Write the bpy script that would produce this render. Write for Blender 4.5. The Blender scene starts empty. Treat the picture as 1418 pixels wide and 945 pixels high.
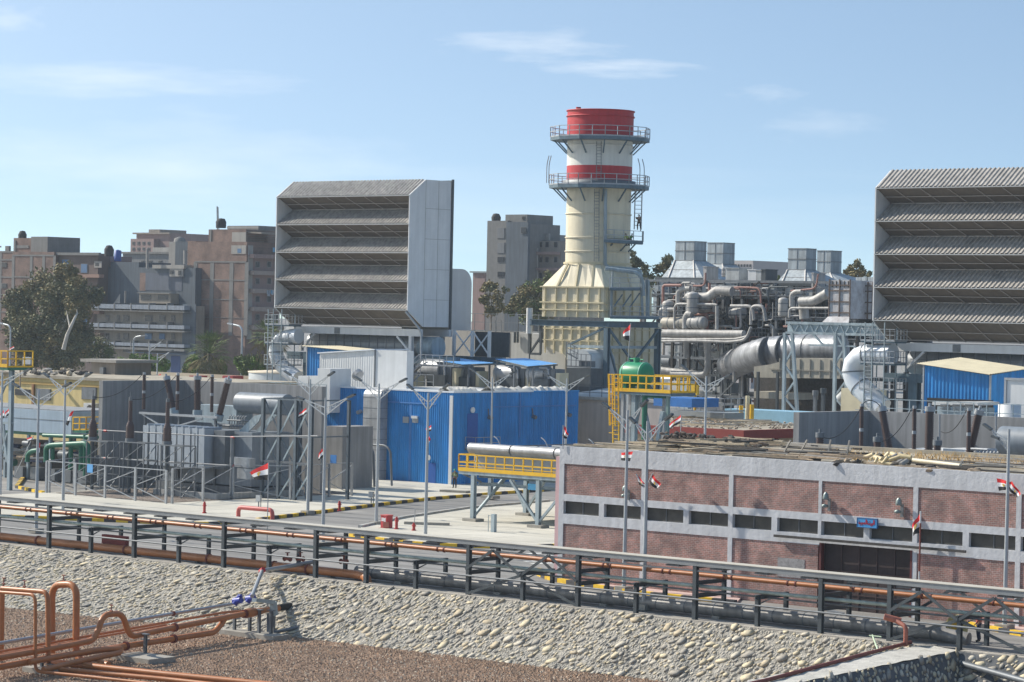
import bpy, math, random
from mathutils import Vector, Matrix, noise
R=math.radians
random.seed(7)
S=bpy.context.scene; COL=S.collection
# ---------------------------------------------------------------- camera, sky, sun, exposure
F=3900.;H=16.7;RHO=R(1.2);DEL=R(.624);TH=R(-41)
cd_=bpy.data.cameras.new('camera'); cam=bpy.data.objects.new('camera',cd_); COL.objects.link(cam)
cd_.sensor_width=36; cd_.lens=F/1418*36; cd_.clip_start=1; cd_.clip_end=6000
cam.matrix_world=Matrix.Translation((0,0,H))@Matrix.Rotation(R(90)-DEL,4,'X')@Matrix.Rotation(RHO,4,'Z')
S.camera=cam
SUN_EL=R(38); SX,SY=-.90,.43          # towards the sun
W=bpy.data.worlds.new('World'); S.world=W; W.use_nodes=True
nt=W.node_tree; nt.nodes.clear()
wo=nt.nodes.new('ShaderNodeOutputWorld'); bg=nt.nodes.new('ShaderNodeBackground')
sky=nt.nodes.new('ShaderNodeTexSky'); sky.sky_type='NISHITA'; sky.sun_disc=False
sky.sun_elevation=SUN_EL; sky.sun_rotation=math.atan2(SX,SY)
sky.air_density=1.3; sky.dust_density=2.0; sky.ozone_density=1.5; sky.altitude=0
bg.inputs[1].default_value=.15
# thin cirrus streaks in the sky, by view direction
tc=nt.nodes.new('ShaderNodeTexCoord'); 
def cloud(az,el,wa,we,seed,amt):
    mp=nt.nodes.new('ShaderNodeMapping'); mp.vector_type='POINT'
    mp.inputs['Location'].default_value=(-math.sin(az)/wa,0,-el/we); mp.inputs['Scale'].default_value=(1/wa,0.0001,1/we)
    nt.links.new(tc.outputs['Generated'],mp.inputs[0])
    # warp by noise so that the streak has a ragged edge
    nz=nt.nodes.new('ShaderNodeTexNoise'); nz.inputs['Scale'].default_value=1.7; nz.inputs['Detail'].default_value=9; nz.inputs['Roughness'].default_value=.58
    m2=nt.nodes.new('ShaderNodeMapping'); m2.inputs['Location'].default_value=(seed,seed*2,seed); 
    nt.links.new(mp.outputs[0],m2.inputs[0]); nt.links.new(m2.outputs[0],nz.inputs['Vector'])
    ln=nt.nodes.new('ShaderNodeVectorMath'); ln.operation='LENGTH'; nt.links.new(mp.outputs[0],ln.inputs[0])
    a=nt.nodes.new('ShaderNodeMath'); a.operation='MULTIPLY'; a.inputs[1].default_value=2.2; nt.links.new(nz.outputs['Fac'],a.inputs[0])
    b=nt.nodes.new('ShaderNodeMath'); b.operation='SUBTRACT'; nt.links.new(a.outputs[0],b.inputs[0]); nt.links.new(ln.outputs['Value'],b.inputs[1])
    r=nt.nodes.new('ShaderNodeMapRange'); r.inputs['From Min'].default_value=.1; r.inputs['From Max'].default_value=1.3; r.inputs['To Max'].default_value=amt
    nt.links.new(b.outputs[0],r.inputs['Value']); return r.outputs[0]
# look up the sky a little above the true direction: the band just over the horizon is hidden by town dust in the photograph
smp=nt.nodes.new('ShaderNodeMapping'); smp.inputs['Location'].default_value=(0,0,.14); smp.inputs['Scale'].default_value=(1,1,4.6)
snm=nt.nodes.new('ShaderNodeVectorMath'); snm.operation='NORMALIZE'; nt.links.new(tc.outputs['Generated'],smp.inputs[0]); nt.links.new(smp.outputs[0],snm.inputs[0]); nt.links.new(snm.outputs[0],sky.inputs[0])
tint=nt.nodes.new('ShaderNodeMix'); tint.data_type='RGBA'; tint.blend_type='MULTIPLY'; tint.inputs[0].default_value=1; tint.inputs[7].default_value=(.95,1.005,.96,1); nt.links.new(sky.outputs[0],tint.inputs[6])
last=tint.outputs[2]
def dirpx(px,py): return (px-709)/F, (430+.021*(px-709)-py)/F
for (px,py,w,h,sd,am) in [(150,112,230,30,1.,.24),(10,36,60,20,2.,.18),(725,64,130,22,3.3,.27),(845,95,125,16,4.1,.27),(1055,132,50,13,5.2,.14),(1130,175,90,22,6.,.12),(230,230,330,70,7.7,.22),(700,300,900,70,9.,.12)]:
    az,el=dirpx(px,py)
    c=cloud(az,el,w/F,h/F,sd,am)
    mx=nt.nodes.new('ShaderNodeMix'); mx.data_type='RGBA'; nt.links.new(c,mx.inputs[0]); nt.links.new(last,mx.inputs[6]); mx.inputs[7].default_value=(7.0,6.9,6.7,1)
    last=mx.outputs[2]
nt.links.new(last,bg.inputs[0]); nt.links.new(bg.outputs[0],wo.inputs[0])
sd_=bpy.data.lights.new('sun','SUN'); sd_.energy=4.3; sd_.angle=R(.53); sd_.color=(1,.93,.82)
sun=bpy.data.objects.new('sun',sd_); COL.objects.link(sun)
n_=math.hypot(SX,SY); sv=Vector((SX/n_*math.cos(SUN_EL),SY/n_*math.cos(SUN_EL),math.sin(SUN_EL)))
sun.rotation_euler=sv.to_track_quat('Z','Y').to_euler(); sun.location=(0,0,60)
S.view_settings.view_transform='Standard'; S.view_settings.look='None'; S.view_settings.exposure=0.45; S.view_settings.gamma=1
S.cycles.max_bounces=5; S.cycles.diffuse_bounces=3; S.cycles.glossy_bounces=2; S.cycles.volume_bounces=0
S.cycles.volume_step_rate=10

# ---------------------------------------------------------------- plant grid: u along the facades, v away from the viewer, z up
def ray(px,py):
    a=px-709.;b=472.5-py;c,s=math.cos(RHO),math.sin(RHO)
    a,b=(a*c-b*s)/F,(a*s+b*c)/F; k,l=math.cos(DEL),math.sin(DEL)
    y=k+b*l; z=-l+b*k; c,s=math.cos(TH),math.sin(TH)
    return a*c+y*s,-a*s+y*c,z
def G(px,py,z=0):
    r=ray(px,py);t=(z-H)/r[2];return Vector((r[0]*t,r[1]*t,z))
def V(px,py,v):
    r=ray(px,py);t=v/r[1];return Vector((r[0]*t,v,H+r[2]*t))
def U(px,py,u):
    r=ray(px,py);t=u/r[0];return Vector((u,r[1]*t,H+r[2]*t))
def D(px,py,d):      # point at view distance d
    r=ray(px,py);c,s=math.cos(TH),math.sin(TH);t=d/(r[0]*-0+ (r[0]*math.sin(TH)+r[1]*math.cos(TH)));return Vector((r[0]*t,r[1]*t,H+r[2]*t))
MROT=Matrix.Rotation(TH,4,'Z')
def world(p): return MROT@Vector(p)

# ---------------------------------------------------------------- materials
MATS={}
def mat(name,col,rough=.65,metal=0,var=.12,scale=.8,streak=0,bump=0,bscale=20,spec=.5):
    if name in MATS: return MATS[name]
    m=bpy.data.materials.new(name); m.use_nodes=True; t=m.node_tree; N=t.nodes; L=t.links
    b=N['Principled BSDF']; b.inputs['Roughness'].default_value=rough; b.inputs['Metallic'].default_value=metal
    b.inputs['Specular IOR Level'].default_value=spec
    tc=N.new('ShaderNodeTexCoord'); co=tc.outputs['Object']
    n=N.new('ShaderNodeTexNoise'); n.inputs['Scale'].default_value=scale; n.inputs['Detail'].default_value=5; n.inputs['Roughness'].default_value=.65
    L.new(co,n.inputs['Vector'])
    mr=N.new('ShaderNodeMapRange'); mr.inputs['From Min'].default_value=.3; mr.inputs['From Max'].default_value=.7
    mr.inputs['To Min'].default_value=1-var; mr.inputs['To Max'].default_value=1+var
    L.new(n.outputs['Fac'],mr.inputs['Value']); fac=mr.outputs[0]
    if streak:
        mp=N.new('ShaderNodeMapping'); mp.inputs['Scale'].default_value=(1.6,1.6,.12); L.new(co,mp.inputs[0])
        n2=N.new('ShaderNodeTexNoise'); n2.inputs['Scale'].default_value=1.5; n2.inputs['Detail'].default_value=6; L.new(mp.outputs[0],n2.inputs['Vector'])
        m2=N.new('ShaderNodeMapRange'); m2.inputs['From Min'].default_value=.35; m2.inputs['From Max'].default_value=.65
        m2.inputs['To Min'].default_value=1-streak; m2.inputs['To Max'].default_value=1+streak*.4; L.new(n2.outputs['Fac'],m2.inputs['Value'])
        mm=N.new('ShaderNodeMath'); mm.operation='MULTIPLY'; L.new(fac,mm.inputs[0]); L.new(m2.outputs[0],mm.inputs[1]); fac=mm.outputs[0]
    vm=N.new('ShaderNodeVectorMath'); vm.operation='SCALE'; vm.inputs[0].default_value=col; L.new(fac,vm.inputs['Scale'])
    L.new(vm.outputs[0],b.inputs['Base Color'])
    if bump:
        nb=N.new('ShaderNodeTexNoise'); nb.inputs['Scale'].default_value=bscale; nb.inputs['Detail'].default_value=4; L.new(co,nb.inputs['Vector'])
        bp=N.new('ShaderNodeBump'); bp.inputs['Strength'].default_value=bump; bp.inputs['Distance'].default_value=.05; L.new(nb.outputs['Fac'],bp.inputs['Height']); L.new(bp.outputs[0],b.inputs['Normal'])
    MATS[name]=m; return m
def ramp(N,stops):
    r=N.new('ShaderNodeValToRGB'); e=r.color_ramp.elements
    while len(e)<len(stops): e.new(.5)
    for i,(p,c) in enumerate(stops): e[i].position=p; e[i].color=(*c,1)
    return r
galv=mat('galvanised',(.36,.38,.40),.45,.5,.12,3)
galvd=mat('dull_steel',(.17,.185,.20),.55,.3,.15,2,.15)
dsteel=mat('dark_steel',(.075,.09,.10),.55,.2,.15,2,.15)
bsteel=mat('blue_steel',(.11,.17,.21),.6,.1,.12,1,.2)
lbsteel=mat('pale_blue_steel',(.33,.40,.43),.6,.1,.12,1,.25)
white=mat('white_paint',(.66,.67,.67),.5,0,.06,.6,.06)
cream=mat('cream_paint',(.74,.67,.50),.6,0,.06,.35,.1)
offw=mat('stack_white',(.74,.73,.66),.6,0,.05,.4,.08)
red=mat('stack_red',(.50,.02,.03),.55,0,.1,.5,.1)
blue=mat('blue_sheet',(.016,.24,.60),.55,0,.14,.3,.22)
blued=mat('blue_door',(.01,.09,.36),.5,0,.1,1)
lblue=mat('pale_blue_sheet',(.16,.42,.78),.45,0,.06,.6)
yellow=mat('yellow_paint',(.78,.45,.012),.5,0,.08,2)
orange=mat('orange_pipe',(.42,.15,.045),.42,0,.14,1.4,0,.05,8)
conc=mat('concrete',(.42,.41,.385),.9,0,.16,.35,.2,.15,6)
wallc=mat('grey_concrete',(.27,.27,.27),.9,0,.12,.3,.2,.15,6)
slabm=mat('pale_concrete',(.58,.55,.47),.9,0,.13,.12,0,.1,6)
foot=mat('footing',(.33,.31,.27),.9,0,.2,2)
plaster=mat('white_plaster',(.57,.58,.60),.9,0,.08,.7,.12,.5,5)
alum=mat('insulation_cladding',(.42,.425,.43),.5,.45,.18,1.2,.15)
dark=mat('dark_void',(.02,.02,.022),.8,0,.2,1)
porc=mat('brown_porcelain',(.075,.045,.042),.35,0,.15,3)
green=mat('green_pipe',(.012,.14,.085),.45,0,.12,1.5)
green2=mat('green_tank',(.015,.26,.12),.4,0,.06,1)
hyd=mat('hydrant_red',(.42,.03,.03),.45,0,.12,4)
rust=mat('rusty_red',(.20,.05,.035),.7,0,.25,3)
wood=mat('old_wood',(.34,.26,.18),.9,0,.35,3)
dkdeb=mat('dark_debris',(.06,.055,.05),.9,0,.4,5)
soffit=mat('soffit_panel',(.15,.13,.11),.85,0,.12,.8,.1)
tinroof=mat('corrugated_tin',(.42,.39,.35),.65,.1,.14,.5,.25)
asph=mat('asphalt',(.20,.195,.185),.92,0,.2,.15,0,.2,14)
skin=mat('skin',(.35,.19,.12),.6)
black=mat('black_cloth',(.012,.012,.014),.8)
fred=mat('flag_red',(.75,.02,.02),.7,0,.05)
fwhite=mat('flag_white',(.82,.82,.82),.7,0,.03)
gold=mat('flag_gold',(.65,.42,.06),.6)
hivis=mat('hivis_vest',(.45,.55,.12),.7)
horange=mat('orange_vest',(.85,.16,.02),.7)
navy=mat('navy_cloth',(.02,.03,.07),.8)
blk=mat('kerb_black',(.05,.05,.055),.8,0,.2,2)
ylw=mat('kerb_yellow',(.72,.46,.02),.7,0,.2,2)
wln=mat('road_white',(.65,.65,.62),.8,0,.25,1.5)

_t=slabm.node_tree; _N=_t.nodes; _L=_t.links; _B=_N['Principled BSDF']; _src=_B.inputs['Base Color'].links[0].from_socket
_tc=_N.new('ShaderNodeTexCoord'); _bt=_N.new('ShaderNodeTexBrick'); _bt.offset=0; _bt.inputs['Scale'].default_value=1; _bt.inputs['Brick Width'].default_value=4.5; _bt.inputs['Row Height'].default_value=4.5; _bt.inputs['Mortar Size'].default_value=.035
_bt.inputs['Color1'].default_value=(1,1,1,1); _bt.inputs['Color2'].default_value=(.9,.9,.89,1); _bt.inputs['Mortar'].default_value=(.5,.48,.45,1); _L.new(_tc.outputs['Object'],_bt.inputs['Vector'])
_n=_N.new('ShaderNodeTexNoise'); _n.inputs['Scale'].default_value=.22; _n.inputs['Detail'].default_value=8; _n.inputs['Roughness'].default_value=.7; _L.new(_tc.outputs['Object'],_n.inputs['Vector'])
_r=_N.new('ShaderNodeMapRange'); _r.inputs['From Min'].default_value=.34; _r.inputs['From Max'].default_value=.48; _r.inputs['To Min'].default_value=.72; _r.inputs['To Max'].default_value=1; _L.new(_n.outputs['Fac'],_r.inputs['Value'])
_m1=_N.new('ShaderNodeMix'); _m1.data_type='RGBA'; _m1.blend_type='MULTIPLY'; _m1.inputs[0].default_value=1; _L.new(_src,_m1.inputs[6]); _L.new(_bt.outputs['Color'],_m1.inputs[7])
_m2=_N.new('ShaderNodeVectorMath'); _m2.operation='SCALE'; _L.new(_m1.outputs[2],_m2.inputs[0]); _L.new(_r.outputs[0],_m2.inputs['Scale']); _L.new(_m2.outputs[0],_B.inputs['Base Color'])
# ---------------------------------------------------------------- mesh builder
class M:
    def __init__(s): s.v=[];s.f=[];s.mi=[];s.cur=0;s.sm=[];s.g=[];s.gid=0;s.hold=False
    def add(s,vs,fs,sm=False):
        o=len(s.v); s.v+= [tuple(p) for p in vs]
        if not s.hold: s.gid+=1
        s.g+=[s.gid]*len(vs)
        for f in fs: s.f.append(tuple(i+o for i in f)); s.mi.append(s.cur); s.sm.append(sm)
        return s
    def box(s,u0,u1,v0,v1,z0,z1):
        return s.add([(u0,v0,z0),(u1,v0,z0),(u1,v1,z0),(u0,v1,z0),(u0,v0,z1),(u1,v0,z1),(u1,v1,z1),(u0,v1,z1)],
            [(0,3,2,1),(4,5,6,7),(0,1,5,4),(1,2,6,5),(2,3,7,6),(3,0,4,7)])
    def bar(s,p,q,w=.1,h=None,up=None):
        h=h or w; p=Vector(p);q=Vector(q);d=(q-p)
        if d.length<1e-5: return s
        d.normalize(); up=Vector(up) if up else (Vector((0,0,1)) if abs(d.z)<.9 else Vector((0,1,0)))
        x=d.cross(up).normalized()*w/2; y=x.cross(d).normalized()*h/2
        vs=[p-x-y,p+x-y,p+x+y,p-x+y,q-x-y,q+x-y,q+x+y,q-x+y]
        return s.add(vs,[(0,1,2,3),(7,6,5,4),(0,4,5,1),(1,5,6,2),(2,6,7,3),(3,7,4,0)])
    def ib(s,p,q,w=.2,h=.2,t=.02,up=None):
        p=Vector(p);q=Vector(q);d=(q-p).normalized(); up=Vector(up) if up else (Vector((0,0,1)) if abs(d.z)<.9 else Vector((0,1,0)))
        x=d.cross(up).normalized(); y=x.cross(d).normalized(); o=y*(h/2-t/2)
        s.bar(p+o,q+o,w,t,up); k=s.hold; s.hold=True; s.bar(p-o,q-o,w,t,up); s.bar(p,q,t,h-2*t-.004,up); s.hold=k; return s
    def tube(s,pts,r,n=10,caps=True,bend=0,radii=None):
        P=[Vector(p) for p in pts]
        if bend and len(P)>2:
            Q=[P[0]]
            for i in range(1,len(P)-1):
                a=(P[i-1]-P[i]);b=(P[i+1]-P[i]);t=min(bend,a.length*.49,b.length*.49)
                a=P[i]+a.normalized()*t;b=P[i]+b.normalized()*t
                for k in range(6):
                    w=k/5.; Q.append(a*(1-w)**2+P[i]*2*w*(1-w)+b*w*w)
            P=Q+[P[-1]]
        T=[]
        for i in range(len(P)):
            d=(P[min(i+1,len(P)-1)]-P[max(i-1,0)]); T.append(d.normalized())
        x=T[0].orthogonal().normalized(); vs=[];fs=[]
        for i,p in enumerate(P):
            x=(x-T[i]*x.dot(T[i])).normalized(); y=T[i].cross(x); rr=radii[i] if radii else r
            for k in range(n):
                a=2*math.pi*k/n; vs.append(p+(x*math.cos(a)+y*math.sin(a))*rr)
        for i in range(len(P)-1):
            for k in range(n): fs.append((i*n+k,i*n+(k+1)%n,(i+1)*n+(k+1)%n,(i+1)*n+k))
        s.add(vs,fs,True)
        if caps:
            h=s.hold; s.hold=True; s.add(vs[:n],[tuple(range(n))[::-1]]); s.add(vs[-n:],[tuple(range(n))]); s.hold=h
        return s
    def lathe(s,c,prof,n=32,a0=0,a1=2*math.pi,sm=True):
        c=Vector(c);vs=[];full=abs(a1-a0-2*math.pi)<1e-4; m=n if full else n+1
        for r,z in prof:
            for k in range(m):
                a=a0+(a1-a0)*k/n; vs.append((c.x+r*math.cos(a),c.y+r*math.sin(a),c.z+z))
        fs=[]
        for i in range(len(prof)-1):
            for k in range(n): fs.append((i*m+k,i*m+(k+1)%m,(i+1)*m+(k+1)%m,(i+1)*m+k))
        return s.add(vs,fs,sm)
    def poly(s,pts,ext):
        n=len(pts); e=Vector(ext); P=[Vector(p) for p in pts]; vs=P+[p+e for p in P]
        return s.add(vs,[tuple(range(n))[::-1],tuple(range(n,2*n))]+[(i,(i+1)%n,(i+1)%n+n,i+n) for i in range(n)])
    def quad(s,a,b,c,d): return s.add([a,b,c,d],[(0,1,2,3)])
    def corr(s,A,B,C,Dd,n,dep,frac=.5):   # corrugated sheet: ribs run A->D, spaced A->B
        A,B,C,Dd=map(Vector,(A,B,C,Dd)); nn=(B-A).cross(Dd-A).normalized()*dep; vs=[];k=0
        prof=[(0,0),(frac*.35,1),(frac,1),(frac*1.35,0)]
        for i in range(n):
            for (o,h) in prof:
                t=min((i+o)/n,1); vs+= [A.lerp(B,t)+nn*h, Dd.lerp(C,t)+nn*h]
        vs+=[B,C]
        return s.add(vs,[(2*i,2*i+2,2*i+3,2*i+1) for i in range(len(vs)//2-1)])
    def rail(s,pts,h=1.1,w=.045,sp=1.5,mid=True,kick=True):
        P=[Vector(p) for p in pts]
        for a,b in zip(P,P[1:]):
            L=(b-a).length; n=max(1,round(L/sp))
            for i in range(n+1):
                q=a.lerp(b,i/n); s.bar(q,q+Vector((0,0,h)),w)
            for z in ([h,h*.52] if mid else [h]): s.bar(a+Vector((0,0,z)),b+Vector((0,0,z)),w)
            if kick: s.bar(a+Vector((0,0,.07)),b+Vector((0,0,.07)),.02,.14)
        return s
    def ladder(s,p,q,w=.45,axis=(1,0,0),cage=True,t=.05,step=.33):
        p=Vector(p);q=Vector(q);a=Vector(axis).normalized()*w/2; L=(q-p).length
        s.bar(p-a,q-a,t);s.bar(p+a,q+a,t)
        n=int(L/step)
        for i in range(1,n): 
            c=p.lerp(q,i/n); s.bar(c-a,c+a,t*.7)
        return s
    def each(s,name,mats,parent,per=1):
        ids=sorted(set(s.g)); out=[]
        gi={g:i//per for i,g in enumerate(ids)}; sub={}
        vm=[0]*len(s.v)
        for i,(p,g) in enumerate(zip(s.v,s.g)):
            m=sub.setdefault(gi[g],M()); vm[i]=len(m.v); m.v.append(p); m.g.append(0)
        for f,mi,sm in zip(s.f,s.mi,s.sm):
            m=sub[gi[s.g[f[0]]]]; m.f.append(tuple(vm[i] for i in f)); m.mi.append(mi); m.sm.append(sm)
        return [m.build(name,mats,parent) for m in sub.values()]
    def build(s,name,mats,parent=None,base=None,link=True):
        if base is None: base=parent['_b'] if parent is not None and '_b' in parent.keys() else (0,0,0)
        b=Vector(base)
        me=bpy.data.meshes.new(name); me.from_pydata([(p[0]-b.x,p[1]-b.y,p[2]-b.z) for p in s.v],[],s.f)
        if not isinstance(mats,(list,tuple)): mats=[mats]
        for m in mats: me.materials.append(m)
        me.polygons.foreach_set('material_index',s.mi); me.polygons.foreach_set('use_smooth',s.sm); me.update()
        o=bpy.data.objects.new(name,me); COL.objects.link(o)
        o['_b']=tuple(b)
        if parent is not None: o.parent=parent
        else: o.location=MROT@b; o.rotation_euler=(0,0,TH)
        return o
def tag(o,label=None,cat=None,group=None,kind=None):
    if label: o['label']=label
    if cat: o['category']=cat
    if group: o['group']=group
    if kind: o['kind']=kind
    return o
def thing(name,label,cat,base=(0,0,0),group=None,rot=0,parent=None):
    """Empty at the thing's base; parts are given in grid coordinates and stored relative to it."""
    o=bpy.data.objects.new(name,None); COL.objects.link(o); o.empty_display_size=.3
    if parent is not None:
        pb=Vector(parent['_b']); o.parent=parent; o.location=Vector(base)-pb
    else: o.location=MROT@Vector(base); o.rotation_euler=(0,0,TH+rot)
    o['_b']=tuple(base); tag(o,label,cat,group); return o
def solo(m,name,mats,label,cat,group=None,base=None):
    if base is None:
        n=len(m.v); base=(sum(p[0] for p in m.v)/n,sum(p[1] for p in m.v)/n,min(p[2] for p in m.v))
    return tag(m.build(name,mats,None,base),label,cat,group)
def struct(m,name,mats): return tag(m.build(name,mats),kind='structure')
def kids(o): return [c for c in bpy.data.objects if c.parent==o]
def dup(root,loc,label,rotz=None,group=None,keep=None):
    def cp(o,par):
        c=o.copy(); COL.objects.link(c); 
        if par is not None: c.parent=par
        for k in kids_map.get(o.name,[]): cp(k,c)
        return c
    kids_map={}
    for o in bpy.data.objects:
        if o.parent is not None: kids_map.setdefault(o.parent.name,[]).append(o)
    r=cp(root,None); r.location=MROT@Vector(loc)
    if rotz is not None: r.rotation_euler=(0,0,TH+rotz)
    r['label']=label; r['_b']=tuple(loc)
    if group: r['group']=group
    return r
# ================================================================ ground
def node_mat(name,rough=.9):
    m=bpy.data.materials.new(name); m.use_nodes=True; MATS[name]=m; t=m.node_tree
    t.nodes['Principled BSDF'].inputs['Roughness'].default_value=rough
    tc=t.nodes.new('ShaderNodeTexCoord'); return m,t.nodes,t.links,t.nodes['Principled BSDF'],tc.outputs['Object']
# asphalt with dust, tyre darkening and cracks
m,N,L,B,co=node_mat('road_asphalt')
n1=N.new('ShaderNodeTexNoise'); n1.inputs['Scale'].default_value=.09; n1.inputs['Detail'].default_value=8; n1.inputs['Roughness'].default_value=.6; L.new(co,n1.inputs['Vector'])
r1=ramp(N,[(.35,(.20,.195,.185)),(.55,(.25,.24,.225)),(.68,(.34,.32,.29))]); L.new(n1.outputs['Fac'],r1.inputs[0])
mp=N.new('ShaderNodeMapping'); mp.inputs['Scale'].default_value=(.03,.5,1); L.new(co,mp.inputs[0])
n2=N.new('ShaderNodeTexNoise'); n2.inputs['Scale'].default_value=1.6; n2.inputs['Detail'].default_value=5; L.new(mp.outputs[0],n2.inputs['Vector'])
r2=ramp(N,[(.4,(.78,.78,.78)),(.6,(1.08,1.08,1.08))]); L.new(n2.outputs['Fac'],r2.inputs[0])
mx=N.new('ShaderNodeMix'); mx.data_type='RGBA'; mx.blend_type='MULTIPLY'; mx.inputs[0].default_value=1; L.new(r1.outputs[0],mx.inputs[6]); L.new(r2.outputs[0],mx.inputs[7]); L.new(mx.outputs[2],B.inputs['Base Color'])
n3=N.new('ShaderNodeTexNoise'); n3.inputs['Scale'].default_value=12; L.new(co,n3.inputs['Vector']); bp=N.new('ShaderNodeBump'); bp.inputs['Strength'].default_value=.25; bp.inputs['Distance'].default_value=.03; L.new(n3.outputs['Fac'],bp.inputs['Height']); L.new(bp.outputs[0],B.inputs['Normal'])
road=m
# reddish gravel
def gravel(name,c1,c2,c3,sc):
    m,N,L,B,co=node_mat(name)
    vo=N.new('ShaderNodeTexVoronoi'); vo.inputs['Scale'].default_value=sc; L.new(co,vo.inputs['Vector'])
    sp=N.new('ShaderNodeSeparateColor'); L.new(vo.outputs['Color'],sp.inputs[0])
    r=ramp(N,[(.0,c1),(.45,c2),(.93,c2),(1,c3)]); L.new(sp.outputs[0],r.inputs[0])
    n=N.new('ShaderNodeTexNoise'); n.inputs['Scale'].default_value=.35; n.inputs['Detail'].default_value=6; L.new(co,n.inputs['Vector'])
    q=ramp(N,[(.35,(.75,.75,.75)),(.65,(1.15,1.12,1.1))]); L.new(n.outputs['Fac'],q.inputs[0])
    mx=N.new('ShaderNodeMix'); mx.data_type='RGBA'; mx.blend_type='MULTIPLY'; mx.inputs[0].default_value=1; L.new(r.outputs[0],mx.inputs[6]); L.new(q.outputs[0],mx.inputs[7]); L.new(mx.outputs[2],B.inputs['Base Color'])
    bp=N.new('ShaderNodeBump'); bp.inputs['Strength'].default_value=1; bp.inputs['Distance'].default_value=.12; bp.invert=True; L.new(vo.outputs['Distance'],bp.inputs['Height']); L.new(bp.outputs[0],B.inputs['Normal'])
    return m
grav=gravel('red_gravel',(.10,.06,.04),(.25,.165,.11),(.48,.38,.28),7)
grav2=gravel('grey_gravel',(.14,.11,.09),(.27,.22,.18),(.42,.38,.33),9)
g=M().box(-2600,900,123.0,3200,-6,0); struct(g,'ground',road)
g=M().box(-2600,900,-300,123.0,-6,-3); struct(g,'gravel_ground',grav)
# paved slabs, a kerb height above the road
def P(px,py): p=G(px,py); return (p.x,p.y)
def slab(name,pts,z=.14,m=slabm,z0=-.3):
    b=M().poly([(x,y,z0) for x,y in pts],(0,0,z-z0)); return struct(b,name,m)
left_front=[P(-120,712),P(0,717),P(130,722),P(230,726.5),P(290,727.5),P(345,724),P(385,718)]
side_left=[P(450,710),P(520,701),P(600,692),P(700,684),P(760,680)]
slab('pavement_left',left_front+side_left+[(-172,240),(-300,240),(-205,215),(-189.6,190),(-189.6,146)])
rs=[P(760,697),P(650,706.5),P(560,720),P(500,733)]
rf=[P(487,743),P(512,747),P(548,752),P(588,755.7),P(635,758),P(680,759.5),P(731,759.5),P(800,757)]
slab('pavement_right',rf+[(-112,175),(-112,240),(-160.5,240)]+rs)
rb=[P(747,792),P(748,797),P(759,802),P(776,806.5),P(826,815),P(884,823.5),P(925,828),P(989,834),P(1020,837)]
pink=mat('pink_paving',(.55,.40,.36),.9,0,.12,2)
slab('apron_left',rb+[(-98.,133.7),(-113,133.7)],.12,pink)
# building apron right of the door
slab('apron_right',[P(1340,868),P(1418,882),(-60,131),(-60,134.5),(-84.5,134.5)],.12,pink)
def kerb(name,pts,w=.34,z=.25,cols=(ylw,blk),step=1.05,z1=.0,label=None):
    b=M(); i=0
    for a,c in zip(pts,pts[1:]):
        a=Vector((*a,0));c=Vector((*c,0)); L_=(c-a).length; n=max(1,round(L_/step))
        for k in range(n):
            p=a.lerp(c,k/n);q=a.lerp(c,(k+1)/n); b.cur=i%len(cols); i+=1
            b.bar(p+Vector((0,0,z/2)),q+Vector((0,0,z/2)),w,z)
    o=b.build(name,list(cols)); tag(o,kind='structure'); return o
kerb('kerb_left_front',[(x,y-.1) for x,y in left_front])
kerb('kerb_left_side',[(x+.1,y) for x,y in [left_front[-1]]+side_left])
kerb('kerb_right_front',[(x,y-.1) for x,y in rf])
kerb('kerb_apron_left',[(x,y-.1) for x,y in rb])
kerb('kerb_right_plain',[(x-.1,y) for x,y in rs],cols=(conc,),z=.3)
kerb('kerb_apron',[P(1341,867.5),P(1417,881.5)])
kerb('kerb_back_left',[(-215,176),(-197,160),(-189.7,157)])
# painted hatching on the road in front of the pavement
b=M()
for k in range(5):
    a=G(700+k*9,768+k*3.2);c=G(762+k*3,766+k*3.4); b.bar(a+Vector((0,0,.004)),c+Vector((0,0,.004)),.5,.006)
for k in range(3):
    a=G(1050+k*75,884+k*8.,); 
struct(b,'road_marking',wln)
# gravel bed inside the transformer yards
slab('yard_gravel',[(-188.5,157.4),(-174.4,157.4),(-174.4,180),(-190,180)],.17,grav2)

# ================================================================ rubble faced banks
random.seed(3)
m,N,L,B,co=node_mat('mortar')
vo=N.new('ShaderNodeTexVoronoi'); vo.inputs['Scale'].default_value=5; vo.feature='DISTANCE_TO_EDGE'; L.new(co,vo.inputs['Vector'])
n=N.new('ShaderNodeTexNoise'); n.inputs['Scale'].default_value=3; n.inputs['Detail'].default_value=8; L.new(co,n.inputs['Vector'])
r=ramp(N,[(.32,(.16,.148,.125)),(.46,(.33,.31,.265)),(.66,(.43,.40,.345))]); L.new(n.outputs['Fac'],r.inputs[0]); L.new(r.outputs[0],B.inputs['Base Color'])
ad=N.new('ShaderNodeMath'); ad.operation='ADD'; L.new(vo.outputs['Distance'],ad.inputs[0]); L.new(n.outputs['Fac'],ad.inputs[1])
bp=N.new('ShaderNodeBump'); bp.inputs['Strength'].default_value=1; bp.inputs['Distance'].default_value=.15; L.new(ad.outputs[0],bp.inputs['Height']); L.new(bp.outputs[0],B.inputs['Normal']); mortar=m
stone_m=[mat('stone_%s'%n,c,.85,0,.2,6,0,.4,12) for n,c in (('cream',(.56,.485,.335)),('buff',(.45,.38,.265)),('grey',(.33,.305,.26)),('pale',(.52,.475,.385)))]
import bmesh
_b=bmesh.new(); bmesh.ops.create_icosphere(_b,subdivisions=1,radius=1); ICO=[v.co.copy() for v in _b.verts]; ICF=[tuple(v.index for v in f.verts) for f in _b.faces]; _b.free()
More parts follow.
